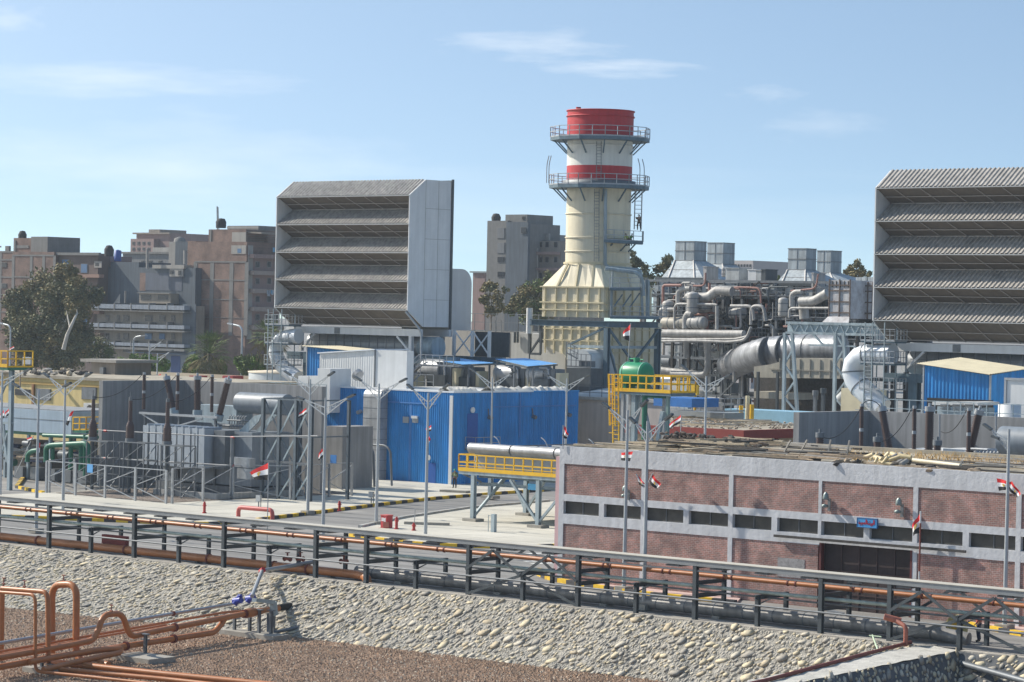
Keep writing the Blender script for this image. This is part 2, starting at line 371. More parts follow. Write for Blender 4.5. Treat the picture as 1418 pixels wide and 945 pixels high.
_b=bmesh.new(); bmesh.ops.create_icosphere(_b,subdivisions=2,radius=1); ICO2=[v.co.copy() for v in _b.verts]; ICF2=[tuple(v.index for v in f.verts) for f in _b.faces]; _b.free()
def blob(mb,c,sx,sy,sz,rot=None,jit=.18,ico=0,sm=True):
    rot=rot or Matrix.Identity(3); vs=[]
    for p in (ICO2 if ico else ICO):
        k=1+random.uniform(-jit,jit); q=rot@Vector((p.x*sx*k,p.y*sy*k,p.z*sz*k)); vs.append((c[0]+q.x,c[1]+q.y,c[2]+q.z))
    mb.add(vs,ICF2 if ico else ICF,sm)
def bank(parent,A,B_,C,D_,nu,nv,seedo,stones=True,density=6.5,sd=(.12,.30),mort=None):
    """sloped face A-B top edge, D-C foot; stones bedded in mortar"""
    A,B_,C,D_=map(Vector,(A,B_,C,D_)); mb=M(); nn=(B_-A).cross(D_-A).normalized()
    if nn.z<0: nn=-nn
    vs=[]
    for j in range(nv+1):
        for i in range(nu+1):
            p=A.lerp(B_,i/nu).lerp(D_.lerp(C,i/nu),j/nv); w=noise.noise(p*.45+Vector((seedo,0,0)))*.16+noise.noise(p*1.7)*.07
            if j==0: w*=.3
            vs.append(p+nn*w)
    mb.add(vs,[(j*(nu+1)+i,j*(nu+1)+i+1,(j+1)*(nu+1)+i+1,(j+1)*(nu+1)+i) for j in range(nv) for i in range(nu)],True)
    mb.build('mortar',mort or mortar,parent)
    if stones:
        st=M(); area=((B_-A).length+(C-D_).length)/2*((D_-A).length+(C-B_).length)/2; x=(B_-A).normalized(); y=nn.cross(x); placed=[]; cell={}
        for k in range(int(area*density*5)):
            s=sd[0]*.8+(sd[1]*1.25-sd[0]*.8)*random.random()**1.9; a=random.random(); b=random.random()
            p=A.lerp(B_,a).lerp(D_.lerp(C,a),b); key=(int((p-A).dot(x)/.45),int((p-A).dot(y)/.45)); ok=True
            for dx in (-1,0,1):
                for dy in (-1,0,1):
                    for (q,sq) in cell.get((key[0]+dx,key[1]+dy),()):
                        if (p-q).length<(s+sq)*.80: ok=False;break
            if not ok: continue
            cell.setdefault(key,[]).append((p,s))
            w=noise.noise(p*.45+Vector((seedo,0,0)))*.16+noise.noise(p*1.7)*.07
            an=random.gauss(.75,.35); e=random.uniform(.42,.75); X=x*math.cos(an)+y*math.sin(an); Y=nn.cross(X)
            rot=Matrix((X,Y,nn)).transposed(); st.cur=random.choices((0,1,2,3),(4,3,4,3))[0]
            blob(st,p+nn*w,s*1.25,s*e*1.3,random.uniform(.03,.085),rot,.26)
        st.build('embedded_stones',stone_m,parent)
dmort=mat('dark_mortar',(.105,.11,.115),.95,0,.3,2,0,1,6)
b1=thing('retaining_bank','long sunlit retaining bank faced with cream rubble stones in grey mortar below the pipe rack','stone bank',(-118,120,-3))
bank(b1,(-172,122.1,0),(-118,122.1,0),(-118,118.1,-3.05),(-172,110.5,-3.05),170,20,0.)
bank(b1,(-118,122.1,0),(-77.6,122.1,0),(-76.5,119.8,-3.05),(-118,118.1,-3.05),130,20,0.)
M().box(-172,-77.7,122.1,123.05,-.6,.05).build('coping',mat('coping',(.40,.37,.32),.9,0,.25,.7,0,.8,7),b1)
b2=thing('dike_bank','stone dike at the lower right with a pale crest and a dark shaded face','stone bank',(-76,110,-3))
dA=(-78.6,123,.02);dB=(-74.1,92,.02);dC=(-72.5,92,.02);dD=(-75.8,121.9,.02)
mb=M(); n=40;vs=[]
for i in range(n+1):
    for j in range(4):
        p=Vector(dA).lerp(Vector(dB),i/n).lerp(Vector(dD).lerp(Vector(dC),i/n),j/3); vs.append(p+Vector((0,0,noise.noise(p*1.3)*.07)))
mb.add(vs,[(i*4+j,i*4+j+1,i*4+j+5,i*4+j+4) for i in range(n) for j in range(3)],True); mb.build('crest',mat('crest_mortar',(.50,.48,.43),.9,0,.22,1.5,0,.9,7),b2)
bank(b2,(-74.1,92,0),(-78.6,123,0),(-81.5,119.5,-3.05),(-77.4,92,-3.05),90,14,3.,True,8)
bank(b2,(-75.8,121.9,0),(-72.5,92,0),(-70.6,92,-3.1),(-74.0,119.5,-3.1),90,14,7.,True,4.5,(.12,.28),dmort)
b3=thing('back_bank','shaded stone bank beyond the dike at the right edge below the road','stone bank',(-70,120,-3))
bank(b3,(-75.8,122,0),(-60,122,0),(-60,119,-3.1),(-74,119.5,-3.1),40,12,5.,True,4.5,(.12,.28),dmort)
M().box(-75.7,-60,122,123.05,-.6,.04).build('coping',MATS['coping'],b3)
# outfall pipe in the shaded bank
solo(M().tube([(-75.2,121.5,-.55),(-69,119.4,-.95)],.16,10),'drain_pipe',galvd,'grey drain pipe poking out of the shaded stone bank at the right edge','pipe')
# rusty pipe along the dike, its riser with a valve
q=[(-78.9,122.4,.12),(-77.6,116.2,.12),(-75.0,104.5,.12),(-73.6,96,.12)]
t=thing('dike_pipe','rusty red pipe along the crest of the stone dike with a riser at its end','pipe',(-76,110,0))
M().tube(q,.10,8).build('pipe',rust,t)
M().tube([(-78.7,121.6,0),(-78.7,121.6,1.0),(-79.4,121.7,1.25)],.12,8,bend=.2).tube([(-79.2,121.9,1.22),(-79.9,121.4,1.42)],.17,8).build('riser',mat('riser',(.36,.12,.08),.6,0,.2,3),t)
solo(M().tube([G(1208,888)+Vector((0,0,.3)),G(1221,909)+Vector((0,0,-.2))],.05,6).tube([G(1208,889)+Vector((-.2,0,.3)),G(1209,889)+Vector((.5,0,.3))],.04,6),'marker_stake',mat('pale_green',(.45,.55,.40),.7),'short pale green stake leaning on the stone bank near its right end','stake')
# loose pebbles on the pit floor and at the bank foot
pb=M(); random.seed(11)
for k in range(30000):
    px=random.uniform(-10,1010);py=random.uniform(840,950); p=G(px,py,-3)
    ft=110.5+(p.x+172)/54*7.6 if p.x<-118 else 118.1+(p.x+118)/41*1.7
    if p.y>ft+.2 or p.y<90: continue
    s=random.uniform(.05,.115); pb.cur=random.choices((0,1,2),(5,4,1))[0]
    a=random.random()*6.28; rot=Matrix.Rotation(a,3,'Z'); vs=[]
    for v in ((1,0,0),(0,.8,0),(-1,0,0),(0,-.8,0),(0.1,.1,.7)): q=rot@Vector(v)*s; vs.append((p.x+q.x,p.y+q.y,-3.0+q.z*random.uniform(.8,1.3)+.0))
    pb.add(vs,[(0,1,4),(1,2,4),(2,3,4),(3,0,4)])
tag(pb.build('loose_gravel',[mat('pebble_red',(.34,.215,.135),.9),mat('pebble_brown',(.23,.155,.105),.9),mat('pebble_pale',(.50,.41,.31),.9)]),'loose reddish pebbles scattered over the gravel floor below the stone bank','gravel',kind='stuff')

# ================================================================ pipe rack
tall=[-156,-147.4,-138.8,-130.3,-122.1,-117.8,-109.5,-101.2,-92.9,-84.6,-80.3,-71.9,-63.5]
short=[-143.1,-134.5,-126.2,-113.7,-105.3,-97.0,-88.7,-76.1]
rk=thing('pipe_rack','long low grey steel pipe rack crossing the whole picture above the stone bank','pipe rack',(-112,123.5,0))
rk_w=2.6
for u in tall:
    M().ib((u,122.55,-.05),(u,122.55,3.0),.24,.26,.05,(0,1,0)).box(u-.2,u+.2,122.35,122.75,-.04,.03).build('post',dsteel,rk)
    M().ib((u,122.55+rk_w,-.0),(u,122.55+rk_w,2.95),.2,.22,.04,(0,1,0)).build('post',dsteel,rk)
    mb=M(); mb.ib((u,122.68,2.05),(u,125.04,2.05),.16,.22,.03); mb.ib((u,122.68,1.35),(u,125.04,1.35),.16,.24,.03); mb.bar((u,122.7,2.9),(u,125.0,2.9),.12,.12); mb.build('cross_beam',dsteel,rk)
for u in short:
    M().ib((u,122.55,-.05),(u,122.55,1.75),.22,.24,.05,(0,1,0)).build('post',dsteel,rk)
    M().ib((u,125.15,0),(u,125.15,1.75),.2,.22,.04,(0,1,0)).build('post',dsteel,rk)
    M().ib((u,122.3,1.62),(u,125.3,1.62),.18,.24,.03).bar((u,122.7,1.25),(u+.75,122.7,1.6),.06).build('cross_beam',dsteel,rk)
# cable tray with a cover, and its hangers
mb=M(); mb.box(-172,-60,122.4,123.3,2.98,3.24); mb.build('cable_tray',mat('tray_side',(.27,.29,.30),.5,.3,.15,1),rk)
M().box(-172,-60,122.36,123.34,3.243,3.27).build('tray_cover',mat('tray_cover',(.50,.47,.40),.7,.05,.12,.5),rk)
mb=M(); mb.bar((-172,122.5,2.72),(-60,122.5,2.72),.09,.09); mb.bar((-172,124.9,2.85),(-60,124.9,2.85),.12,.12); mb.each('longitudinal_beam',galvd,rk)
mb=M()
for u in [x+.0 for x in range(-170,-62,3)]: mb.box(u,u+.9,122.6,123.6,2.84,2.93)
mb.each('tray_bracket',galvd,rk)
def xb(a,b,v,z0,z1,w=.12):
    mid=(a+b)/2; mb=M()
    mb.bar((a,v,z0+.7),(mid-.2,v,z1),w,.03,(0,1,0)); mb.bar((a+(mid-a)*.9,v+.04,z1),(mid+.0,v+.04,z0+1.5),w,.03,(0,1,0))
    mb.bar((a+.1,v,1.9),(mid,v,.3),w,.03,(0,1,0))
    mb.bar((b,v,z0+.7),(mid+.2,v,z1),w,.03,(0,1,0)); mb.bar((b-(b-mid)*.9,v+.04,z1),(mid,v+.04,z0+1.5),w,.03,(0,1,0))
    mb.bar((mid-.6,v,z0+.0),(mid-4,v,z0+1.6),w,.03,(0,1,0))
    return mb
def brace(pts,v=122.42):
    mb=M()
    for (a,za,b,zb) in pts: mb.bar((a,v,za),(b,v,zb),.16,.04,(0,1,0)); v+=.045
    mb.build('diagonal_brace',dsteel,rk)
for (a,c) in ((-109.5,-101.2),(-80.3,-71.9)):
    mid=(a+c)/2; q=(c-a)/4
    brace([(a,1.55,a+q,2.8),(a+q,2.8,mid,1.5),(mid,1.5,c-q,2.8),(c-q,2.8,c,1.5),(mid,1.5,a+.1,.15),(mid,1.5,c,.1)],122.25)
    brace([(a,1.55,a+q,2.8),(a+q,2.8,mid,1.5),(mid,1.5,c-q,2.8),(c-q,2.8,c,1.5)],125.35)
# the pipes it carries, each a thing
def rpipe(name,v,z,r,m,label,u0=-172,u1=-60,n=8,flanges=0,cat='pipe'):
    if not flanges:
        return solo(M().tube([(u0,v,z),(u1,v,z)],r,n),name,m,label,cat,'pipes on the pipe rack')
    t=thing(name,label,cat,((u0+u1)/2,v,z),'pipes on the pipe rack')
    M().tube([(u0,v,z),(u1,v,z)],r,n).build('pipe',m,t)
    mb=M(); u=u0+3
    while u<u1:
        mb.tube([(u-.3,v,z),(u-.22,v,z)],r*1.3,n).tube([(u+.22,v,z),(u+.3,v,z)],r*1.3,n); u+=flanges
    mb.each('clamp',m if m is not orange else rust,t,2); return t
rpipe('orange_pipe',124.5,2.3,.13,orange,'slim orange pipe along the rear upper level of the rack',flanges=4.27)
palegreen=mat('weathered_green',(.33,.40,.36),.6,.1,.35,1.2)
rpipe('conduit_pipe',122.9,1.86,.10,palegreen,'weathered pale green pipe along the middle level of the rack')
rpipe('thin_pipe',123.3,1.55,.05,galvd,'thin dark pipe just under the pale green pipe of the rack')
rpipe('thin_pipe',122.35,1.18,.055,galvd,'lowest thin grey pipe along the front of the rack')
rpipe('thin_pipe',124.0,1.7,.06,galvd,'thin grey pipe behind the pale green pipe of the rack')
# big bore pipes near the ground behind the posts
t=thing('large_orange_pipe','thick orange pipe low behind the left rack posts ending in a downward elbow','pipe',(-140,124,0))
e=G(483,812); 
M().tube([(-172,123.75,.35),(-119.5,123.75,.35),(-118.4,123.3,.3),(-118.3,123.2,-.5)],.27,14,bend=.7).build('pipe',orange,t)
mb=M(); [mb.tube([(u,123.75,.35),(u+.12,123.75,.35)],.33,14) for u in (-160,-150,-141,-133,-127,-124)]; mb.each('collar',rust,t)
mb=M(); [mb.box(u,u+.2,123.5,124,0,.12) for u in range(-170,-120,6)]; mb.each('saddle',dsteel,t)
t=thing('large_grey_pipe','thick grey insulated pipe on the ground behind the rack in the right half','pipe',(-98,125,0))
M().tube([(-120.5,124.6,.45),(-79.0,124.6,.45),(-77,124.9,.25)],.37,16,bend=.8).build('pipe',mat('weathered_cladding',(.30,.29,.275),.55,.35,.18,.9,.25),t)
mb=M(); [mb.tube([(u,124.6,.45),(u+.05,124.6,.45)],.385,16) for u in range(-119,-78,2)]; mb.each('cladding_band',galvd,t)
mb=M(); [mb.box(u,u+.5,124.2,125,0,.14) for u in range(-117,-80,8)]; mb.each('saddle',foot,t)
# little valves hanging in the rack
def valve(u,v,z,m,label,s=1.,group='small red valves in the pipe rack'):
    t=thing('valve',label,'valve',(u,v,z),group)
    M().tube([(u-.22*s,v,z),(u+.22*s,v,z)],.10*s,8).tube([(u-.25*s,v,z),(u-.2*s,v,z)],.16*s,8).tube([(u+.2*s,v,z),(u+.25*s,v,z)],.16*s,8).tube([(u,v,z),(u,v,z+.35*s)],.05*s,6).build('body',m,t)
    M().tube([(u,v,z+.33*s),(u,v,z+.36*s)],.15*s,10).build('handwheel',m,t)
for k,(px,py) in enumerate([(398,774),(416,774),(476,778)]):
    p=V(px,py,123.4); valve(p.x,p.y,p.z,rust,['small dark red valve left of centre hanging in the rack','second dark red valve hanging in the rack beside the first','dark red valve in the rack right of the bank walkway pipe'][k],1.1)
solo(M().box(-143.6,-141.2,123.9,124.2,.55,1.2),'notice_board',mat('dull_red',(.20,.025,.025),.7,0,.15,2),'dark red rectangular board behind the rack at the far left','board')

# ================================================================ orange piping in the pit
og='orange pipes in the gravel pit'
pu=-121.6
def A(px,py,u=pu):
    r=ray(px,py); c=-92.24+(u-pu); t_=c/(r[0]+.245*r[1]); return Vector((r[0]*t_,r[1]*t_,H+r[2]*t_))
def opipe(name,pts,r,label,coll=(),m=orange,bend=.45,parts=()):
    t=thing(name,label,'pipe',tuple(pts[len(pts)//2]),og)
    M().tube(pts,r,14,bend=bend).build('pipe',m,t)
    if coll:
        mb=M()
        for i,f in coll:
            a=Vector(pts[i]);b_=Vector(pts[i+1]);c=a.lerp(b_,f);d=(b_-a).normalized()*.04; mb.tube([c-d*2,c-d*1],r*1.5,14).tube([c+d,c+d*2],r*1.5,14)
        mb.each('flange',rust,t,2)
    return t
# main line with a hump, straight into the bank
t=opipe('orange_main_pipe',[A(-60,921),A(0,911),A(98,893.5),A(131,886.5),A(143,851.5),A(169,849.5),A(180,882.5),A(206,876),A(342,849.5),A(395,840.5)],.17,'upper thick orange pipe with a hump running to the foot of the stone bank',[(7,.25),(7,.97)],bend=.55)
M().tube([A(340,850),A(352,848)],.27,14).tube([A(349,848),A(362,846.5)],.2,14).build('tee',orange,t)
M().tube([A(386,842),A(402,839.5)],.21,14).build('black_sleeve',black,t)
M().tube([A(401,840),A(419,837)],.20,14).build('grey_sleeve',galv,t)
opipe('orange_second_pipe',[A(-60,934),A(0,924),A(70,911),A(239,885),A(297,876),A(307,864),A(312,856)],.17,'lower thick orange pipe joining the humped pipe before the bank',[(3,.02),(2,.6)],bend=.4)
opipe('orange_thin_pipe',[A(-20,906,-123),A(230,862,-123),A(312,848,-123),A(345,846,-123)],.075,'thin orange pipe behind the humped orange pipe')
opipe('orange_thin_pipe',[A(-20,910,-122.6),A(150,880,-122.6),A(230,865.5,-122.6)],.06,'thinnest orange pipe squeezed beside the humped orange pipe')
opipe('grey_steel_pipe',[A(-30,896,-123.8),A(230,851.6,-123.8),A(322,836.5,-123.8)],.10,'bare grey pipe running to the blue valves left of the bank',[(1,.1)],galv)
opipe('orange_loop_pipe',[A(60,928,-120.9),A(110,916,-120.9),A(166,904,-120.9),A(168,898,-121.0),A(136,900,-121.3),A(84,909,-121.3),A(40,917,-121.3)],.16,'short orange pipe doubling back on itself over the gravel',bend=.35)
# pipes toward lower right with risers
def Bv(px,py,v): return V(px,py,v)
def Gz(px,py): return G(px,py,-2.75)
r1=Gz(67,926).y; r2=Gz(49,930).y; r3=Gz(105,913).y; v0=r1
opipe('orange_riser_pipe',[Bv(3,815,r1),Bv(66,820,r1),Gz(67,926),Gz(120,930.5),Gz(230,941),Gz(420,962)],.13,'square orange riser pipe second from the left at the lower left',bend=.45)
opipe('orange_riser_pipe',[Bv(-30,818,r2),Bv(49,824,r2),Gz(49,930),Gz(110,936),Gz(300,957)],.09,'slim leftmost orange riser pipe bending at its top to the left edge',bend=.4)
opipe('orange_riser_pipe',[Bv(72,905,r3),Bv(72,810,r3),Bv(106,809,r3),Gz(105,913),Gz(150,921)],.19,'tall thick orange arch pipe rising above the gravel',bend=.75)
opipe('orange_ground_pipe',[Gz(72,917),Gz(230,934),Gz(420,953)],.17,'thick orange pipe lying on the gravel toward the lower right',bend=.1)
opipe('orange_riser_pipe',[Bv(3,815,r1+.9),Bv(1.5,905,r1+.9),Bv(-6,912,r1+.9)],.15,'orange pipe standing at the very left edge',bend=.1)
# vent stubs on the pipe tops
for k,(px,py,v) in enumerate([(88,807,r3),(34,815,r1),(5,811,r1),(154,848.5,None)]):
    p=Bv(px,py,v) if v else A(px,py); t=thing('vent_cock',['small rusty vent cock on top of the tall orange arch','small rusty vent cock on the square orange riser','small rusty vent cock at the far left riser','small rusty vent cock on the orange hump'][k],'valve',tuple(p),og)
    M().tube([p-Vector((0,0,.1)),p+Vector((0,0,.42))],.03,6).build('stem',rust,t); M().tube([p+Vector((-.14,0,.40)),p+Vector((.14,0,.40))],.035,6).tube([p+Vector((-.1,0,.1)),p+Vector((.1,0,.1))],.05,6).build('handle',rust,t)
# supports on concrete pads
def support(px,py,u,hs,label,w=1.2,l=2.6):
    p=G(px,py,-3); t=thing('pipe_support',label,'pipe support',(p.x,p.y,-3),'pipe supports on pads')
    M().box(p.x-w,p.x+w,p.y-l/2,p.y+l/2,-3.1,-2.72).build('pad',foot,t)
    for du,dv,h in hs: M().ib((p.x+du,p.y+dv,-2.72),(p.x+du,p.y+dv,-2.72+h),.16,.16,.03,(0,1,0)).box(p.x+du-.25,p.x+du+.25,p.y+dv-.12,p.y+dv+.12,-2.72+h,-2.66+h).build('leg',galvd,t)
    return t
support(199,915,pu,[(-.9,.9,1.0),(-1.6,1.5,.6)],'pipe support on a concrete pad in the middle of the gravel',1.5,2.0)
support(352,882,pu,[(-1.6,-.1,1.2),(-.6,0.2,1.2),(.5,-.1,1.35),(1.2,.2,1.35)],'pipe support on a long concrete pad at the foot of the stone bank',2.3,1.4)
support(60,932,pu,[(-.5,.3,.2),(.6,0,.2)],'pipe support on a pad at the base of the orange risers',1.0,1.2)
# blue valves with grey duct rising over the bank
for k,(px,py) in enumerate([(329,832),(347,829)]):
    p=A(px,py,-122.6); t=thing('blue_valve',['left blue valve at the head of the grey pipe','right blue valve below the slanting grey pipe'][k],'valve',tuple(p),'blue valves at the bank foot')
    M().tube([p+Vector((-.15,-.1,-.22)),p+Vector((.15,.1,.30))],.17,10).tube([p+Vector((-.3,0,-.05)),p+Vector((.3,0,.05))],.2,10).build('body',mat('valve_blue',(.02,.04,.32),.4),t)
    M().tube([p+Vector((0,0,.2)),p+Vector((.3,0,.33))],.09,8).build('actuator',mat('valve_blue',(.02,.04,.32)),t)
p=A(349,826,-122.0);q=V(363,790.5,120.9);w=V(437,778,124.5)
t=thing('grey_conduit_pipe','slanting grey pipe with a red joint climbing from the blue valves over the bank','pipe',tuple(p))
M().tube([p,q],.12,10).tube([q,w],.13,10).build('pipe',galv,t); M().tube([q-Vector((.14,0,.1)),q+Vector((.14,0,.1))],.17,10).build('joint',red,t)
p=A(352,831,-121.2);q=A(378,834,-121.0)
t=thing('cable_duct','grey angled cable duct dropping beside the orange pipe at the stone bank','duct',tuple(p))
M().bar(p,q,.35,.22).bar(q,A(380,852,-121.),.35,.3).build('duct',lbsteel,t); M().bar(A(380,851,-121),A(379,876,-121),.12).bar(A(375,850,-121),A(374,875,-121),.1).tube([A(379,876,-121),A(413,869,-119.9)],.11,8).build('drop_pipe',galvd,t)
mb=M(); mb.bar(G(371,882,-3),A(371,850,-121.5),.14)
t=solo(mb,'support_post',galvd,'slim steel post beside the cable duct at the stone bank','post')
# ================================================================ brick workshop
m,N,L,B,co=node_mat('brickwork')
mp=N.new('ShaderNodeMapping'); mp.inputs['Rotation'].default_value=(R(90),0,0); L.new(co,mp.inputs[0])
bt=N.new('ShaderNodeTexBrick'); bt.inputs['Scale'].default_value=3.0; bt.inputs['Mortar Size'].default_value=.028; bt.inputs['Brick Width'].default_value=.85; bt.inputs['Row Height'].default_value=.32
bt.inputs['Color1'].default_value=(.34,.175,.145,1); bt.inputs['Color2'].default_value=(.235,.15,.135,1); bt.inputs['Mortar'].default_value=(.45,.40,.37,1); bt.inputs['Mortar Smooth'].default_value=.3
L.new(mp.outputs[0],bt.inputs['Vector'])
n=N.new('ShaderNodeTexNoise'); n.inputs['Scale'].default_value=1.1; n.inputs['Detail'].default_value=9; n.inputs['Roughness'].default_value=.7; L.new(co,n.inputs['Vector'])
r=ramp(N,[(.36,(.68,.66,.68)),(.5,(1,1,1)),(.62,(1.45,1.35,1.35))]); L.new(n.outputs['Fac'],r.inputs[0])
mx=N.new('ShaderNodeMix'); mx.data_type='RGBA'; mx.blend_type='MULTIPLY'; mx.inputs[0].default_value=1; L.new(bt.outputs['Color'],mx.inputs[6]); L.new(r.outputs[0],mx.inputs[7]); L.new(mx.outputs[2],B.inputs['Base Color'])
bp=N.new('ShaderNodeBump'); bp.inputs['Strength'].default_value=.8; bp.inputs['Distance'].default_value=.04; bp.invert=True; L.new(bt.outputs['Fac'],bp.inputs['Height']); L.new(bp.outputs[0],B.inputs['Normal']); brick=m
roofm=mat('dusty_roof',(.36,.32,.25),.95,0,.25,.5,0,.5,4)
glassd=mat('dusty_glass',(.055,.05,.042),.6,0,.35,1.2)
cols_u=[-111.75,-105.3,-98.75,-92.4,-85.95,-79.35,-72.9,-66.4]
BZ=8.37; vF=133.5
ws=thing('brick_workshop','long red brick workshop with pale plaster bands and a wide dark door','building',(-89,134,0))
uL,uR=-111.95,-66.2
mb=M(); mb.box(uL,uR,vF,vF+.3,7.3,BZ); mb.box(uL,uR,vF,vF+.3,5.0,5.42)
DU0,DU1=-92.35,-86.1
mb.box(uL,DU0,vF,vF+.3,3.6,4.2); mb.box(DU1,uR,vF,vF+.3,3.6,4.2); mb.box(DU0,DU1,vF,vF+.3,3.75,4.2)
for i,u in enumerate(cols_u):
    w=.22 if i else .28
    if -92.6<u<-92.2: mb.box(u-w/2,u+w/2,vF-.003,vF+.3,3.6,7.3)
    else: mb.box(u-w/2-.05,u+w/2+.05,vF-.003,vF+.3,0,7.3)
    if i<len(cols_u)-1:
        c=(u+cols_u[i+1])/2; mb.box(c-.2,c+.2,vF-.002,vF+.3,4.2,5.0)
mb.build('plaster_frame',plaster,ws)
mb=M()
for i in range(len(cols_u)-1):
    a=cols_u[i]+.1;c=cols_u[i+1]-.1
    mb.box(a,c,vF+.05,vF+.28,5.42,7.3)
    if not(-92.6<cols_u[i]<-92.2): mb.box(a,c,vF+.05,vF+.28,0,3.6)
mb.each('brick_panel',brick,ws)
M().box(uL+.1,uR-.1,vF+.5,151,0,8.05).box(uL+.02,DU0,vF+.3,vF+.5,0,8.05).box(DU1,uR,vF+.3,vF+.5,0,8.05).box(DU0,DU1,vF+.3,vF+.5,3.76,8.05).build('rear_walls',plaster,ws)
M().box(uL,uR,vF+.31,151.2,8.05,8.18).build('roof_slab',roofm,ws)
M().box(uL,uR,151.0,151.3,8.05,8.45).box(uL,uL+.25,vF+.31,151.0,8.05,8.4).build('parapet',roofm,ws)
for i in range(len(cols_u)-1):
    a=cols_u[i]+.17;c=cols_u[i+1]-.17; mid=(cols_u[i]+cols_u[i+1])/2
    for (x,y) in ((a,mid-.2),(mid+.2,c)):
        w=M().box(x,y,vF+.24,vF+.298,4.2,5.0).build('window',glassd,ws)
        M().box((x+y)/2-.02,(x+y)/2+.02,vF+.2,vF+.238,4.22,4.98).box(x+.01,y-.01,vF+.2,vF+.238,4.205,4.235).build('window_frame',galvd,ws)
dr=M().box(DU0+.1,DU1-.1,vF+.35,vF+.42,0,3.75); door_m=mat('dark_door',(.035,.02,.02),.75,0,.35,1.2,.3)
d=dr.build('sliding_door',door_m,ws)
mb=M()
for k in range(1,5): mb.bar((DU0+.1+k*1.2,vF+.33,0),(DU0+.1+k*1.2,vF+.33,3.7),.06,.04,(0,1,0))
for z in (.9,2.2): mb.bar((DU0+.1,vF+.33,z),(DU1-.1,vF+.33,z),.05,.05)
mb.build('door_ribs',mat('door_rib',(.05,.025,.025),.7,0,.3,2),ws)
M().box(DU0-.02,DU0+.12,vF-.02,vF+.3,0,3.75).box(DU1-.12,DU1+.02,vF-.02,vF+.3,0,3.75).each('door_frame',mat('door_frame_red',(.10,.02,.02),.7,0,.2,2),ws)
p=V(1072,742,133.3);q=V(1337,768,133.3); M().bar(p,(q.x,q.y,p.z),.14,.14).build('door_track',dkdeb,ws)
M().box(uL-.32,uL-.02,vF+.05,vF+.35,0,7.7).build('pink_downpipe',mat('pink_pipe',(.62,.40,.40),.6,0,.08,1),ws)
M().box(-95.3,-93.4,vF+.02,vF+.045,1.6,2.7).build('patched_bricks',mat('patch',(.30,.29,.29),.9,0,.3,5,0,.4,20),ws)
# wall lamps
def walllamp(px,py,label,s=1.):
    p=V(px,py,vF-.2); t=thing('wall_lamp',label,'wall lamp',tuple(p),'lamps on the brick front')
    M().box(p.x-.10,p.x+.10,vF-.06,vF-.004,p.z-.62*s,p.z+.1).tube([(p.x,vF-.03,p.z),(p.x-.1,vF-.35,p.z+.1)],.03,6).build('bracket',galvd,t)
    mb=M(); mb.lathe((p.x-.03,vF-.34,p.z+.05),[(.05,.42*s),(.15,.3*s),(.19,.05),(.17,0)],10); mb.lathe((p.x-.12,vF-.3,p.z-.4*s),[(.02,.2),(.2,.12),(.17,0),(.02,-.03)],10); mb.each('lamp_head',mat('lamp_grey',(.22,.27,.26),.4,.3,.2,4),t)
walllamp(1146,693,'twin headed wall lamp left of the blue sign on the brick wall'); walllamp(1247,701,'twin headed wall lamp right of the blue sign on the brick wall'); walllamp(868,681,'small wall lamp half hidden by the left lamp post on the brick wall',.8)
# blue sign with red writing
p0=V(1187.5,718,133.3);p1=V(1214,733,133.3); zt=p0.z+.02;zb=p1.z+.06
sg=thing('blue_sign','light blue sign with dark red writing above the wide workshop door','sign',((p0.x+p1.x)/2,133.3,zb))
M().box(p0.x,p1.x,133.28,133.4,zb,zt).build('board',mat('sign_blue',(.05,.30,.62),.5,0,.18,2),sg)
M().box(p0.x-.03,p0.x,133.26,133.42,zb-.03,zt+.03).box(p1.x,p1.x+.03,133.26,133.42,zb-.03,zt+.03).box(p0.x,p1.x,133.26,133.42,zb-.03,zb).box(p0.x,p1.x,133.26,133.42,zt,zt+.03).build('border',mat('sign_border',(.03,.12,.30),.5),sg)
# lettering: the Arabic words of the sign drawn right to left as strokes (x from left 0..10, y up)
import itertools
st=[]  # strokes
def dot(x,y): st.append([(x-.08,y),(x+.08,y)])
X=9.7
st.append([(9.6,0),(9.6,1.7)])                                    # alif
st.append([(9.15,1.8),(9.15,.05),(8.75,0)])                        # lam
st.append([(8.75,.0),(8.75,.45),(8.45,.5),(8.45,-.1),(8.05,-.55)]) # waw
st.append([(7.8,.5),(7.75,-.1),(7.3,-.55)])                        # reh
st.append([(7.1,.5),(7.05,0),(6.8,0),(6.8,.4),(6.8,0),(6.5,0),(6.5,.4),(6.5,0),(6.1,0)]); dot(6.7,.95);dot(6.95,.95);dot(6.82,1.2)  # sheen
st.append([(6.1,0),(5.9,.1),(5.75,.5),(5.45,.45),(5.45,.05),(5.75,.05)]); dot(5.5,1.0);dot(5.75,1.0)  # teh marbuta
st.append([(5.0,0),(5.0,1.7)])                                    # alif
st.append([(4.55,1.8),(4.55,0),(4.1,0)])                           # lam
st.append([(4.1,0),(3.75,.1),(3.95,.55),(3.6,.55),(3.5,0),(3.2,0)]) # ain
st.append([(3.2,0),(3.1,.4),(2.85,.4),(2.8,0),(2.6,0)])             # meem
st.append([(2.6,0),(2.55,.45),(2.25,.45),(2.25,-.1),(1.9,-.55)])    # waw
st.append([(1.75,0),(1.7,.4),(1.45,.4),(1.4,0),(1.1,0)])            # meem
st.append([(1.1,0),(1.05,.4),(.95,0),(.7,0)]); dot(.95,-.45);dot(1.15,-.45) # yeh
st.append([(.7,0),(.6,.5),(.3,.45),(.3,.05),(.6,.05)]); dot(.35,1.0);dot(.6,1.0) # teh marbuta
mb=M(); mb.hold=True; wS=(p1.x-p0.x)*.86/10; x0=p0.x+(p1.x-p0.x)*.06; zc=(zt+zb)/2-.07
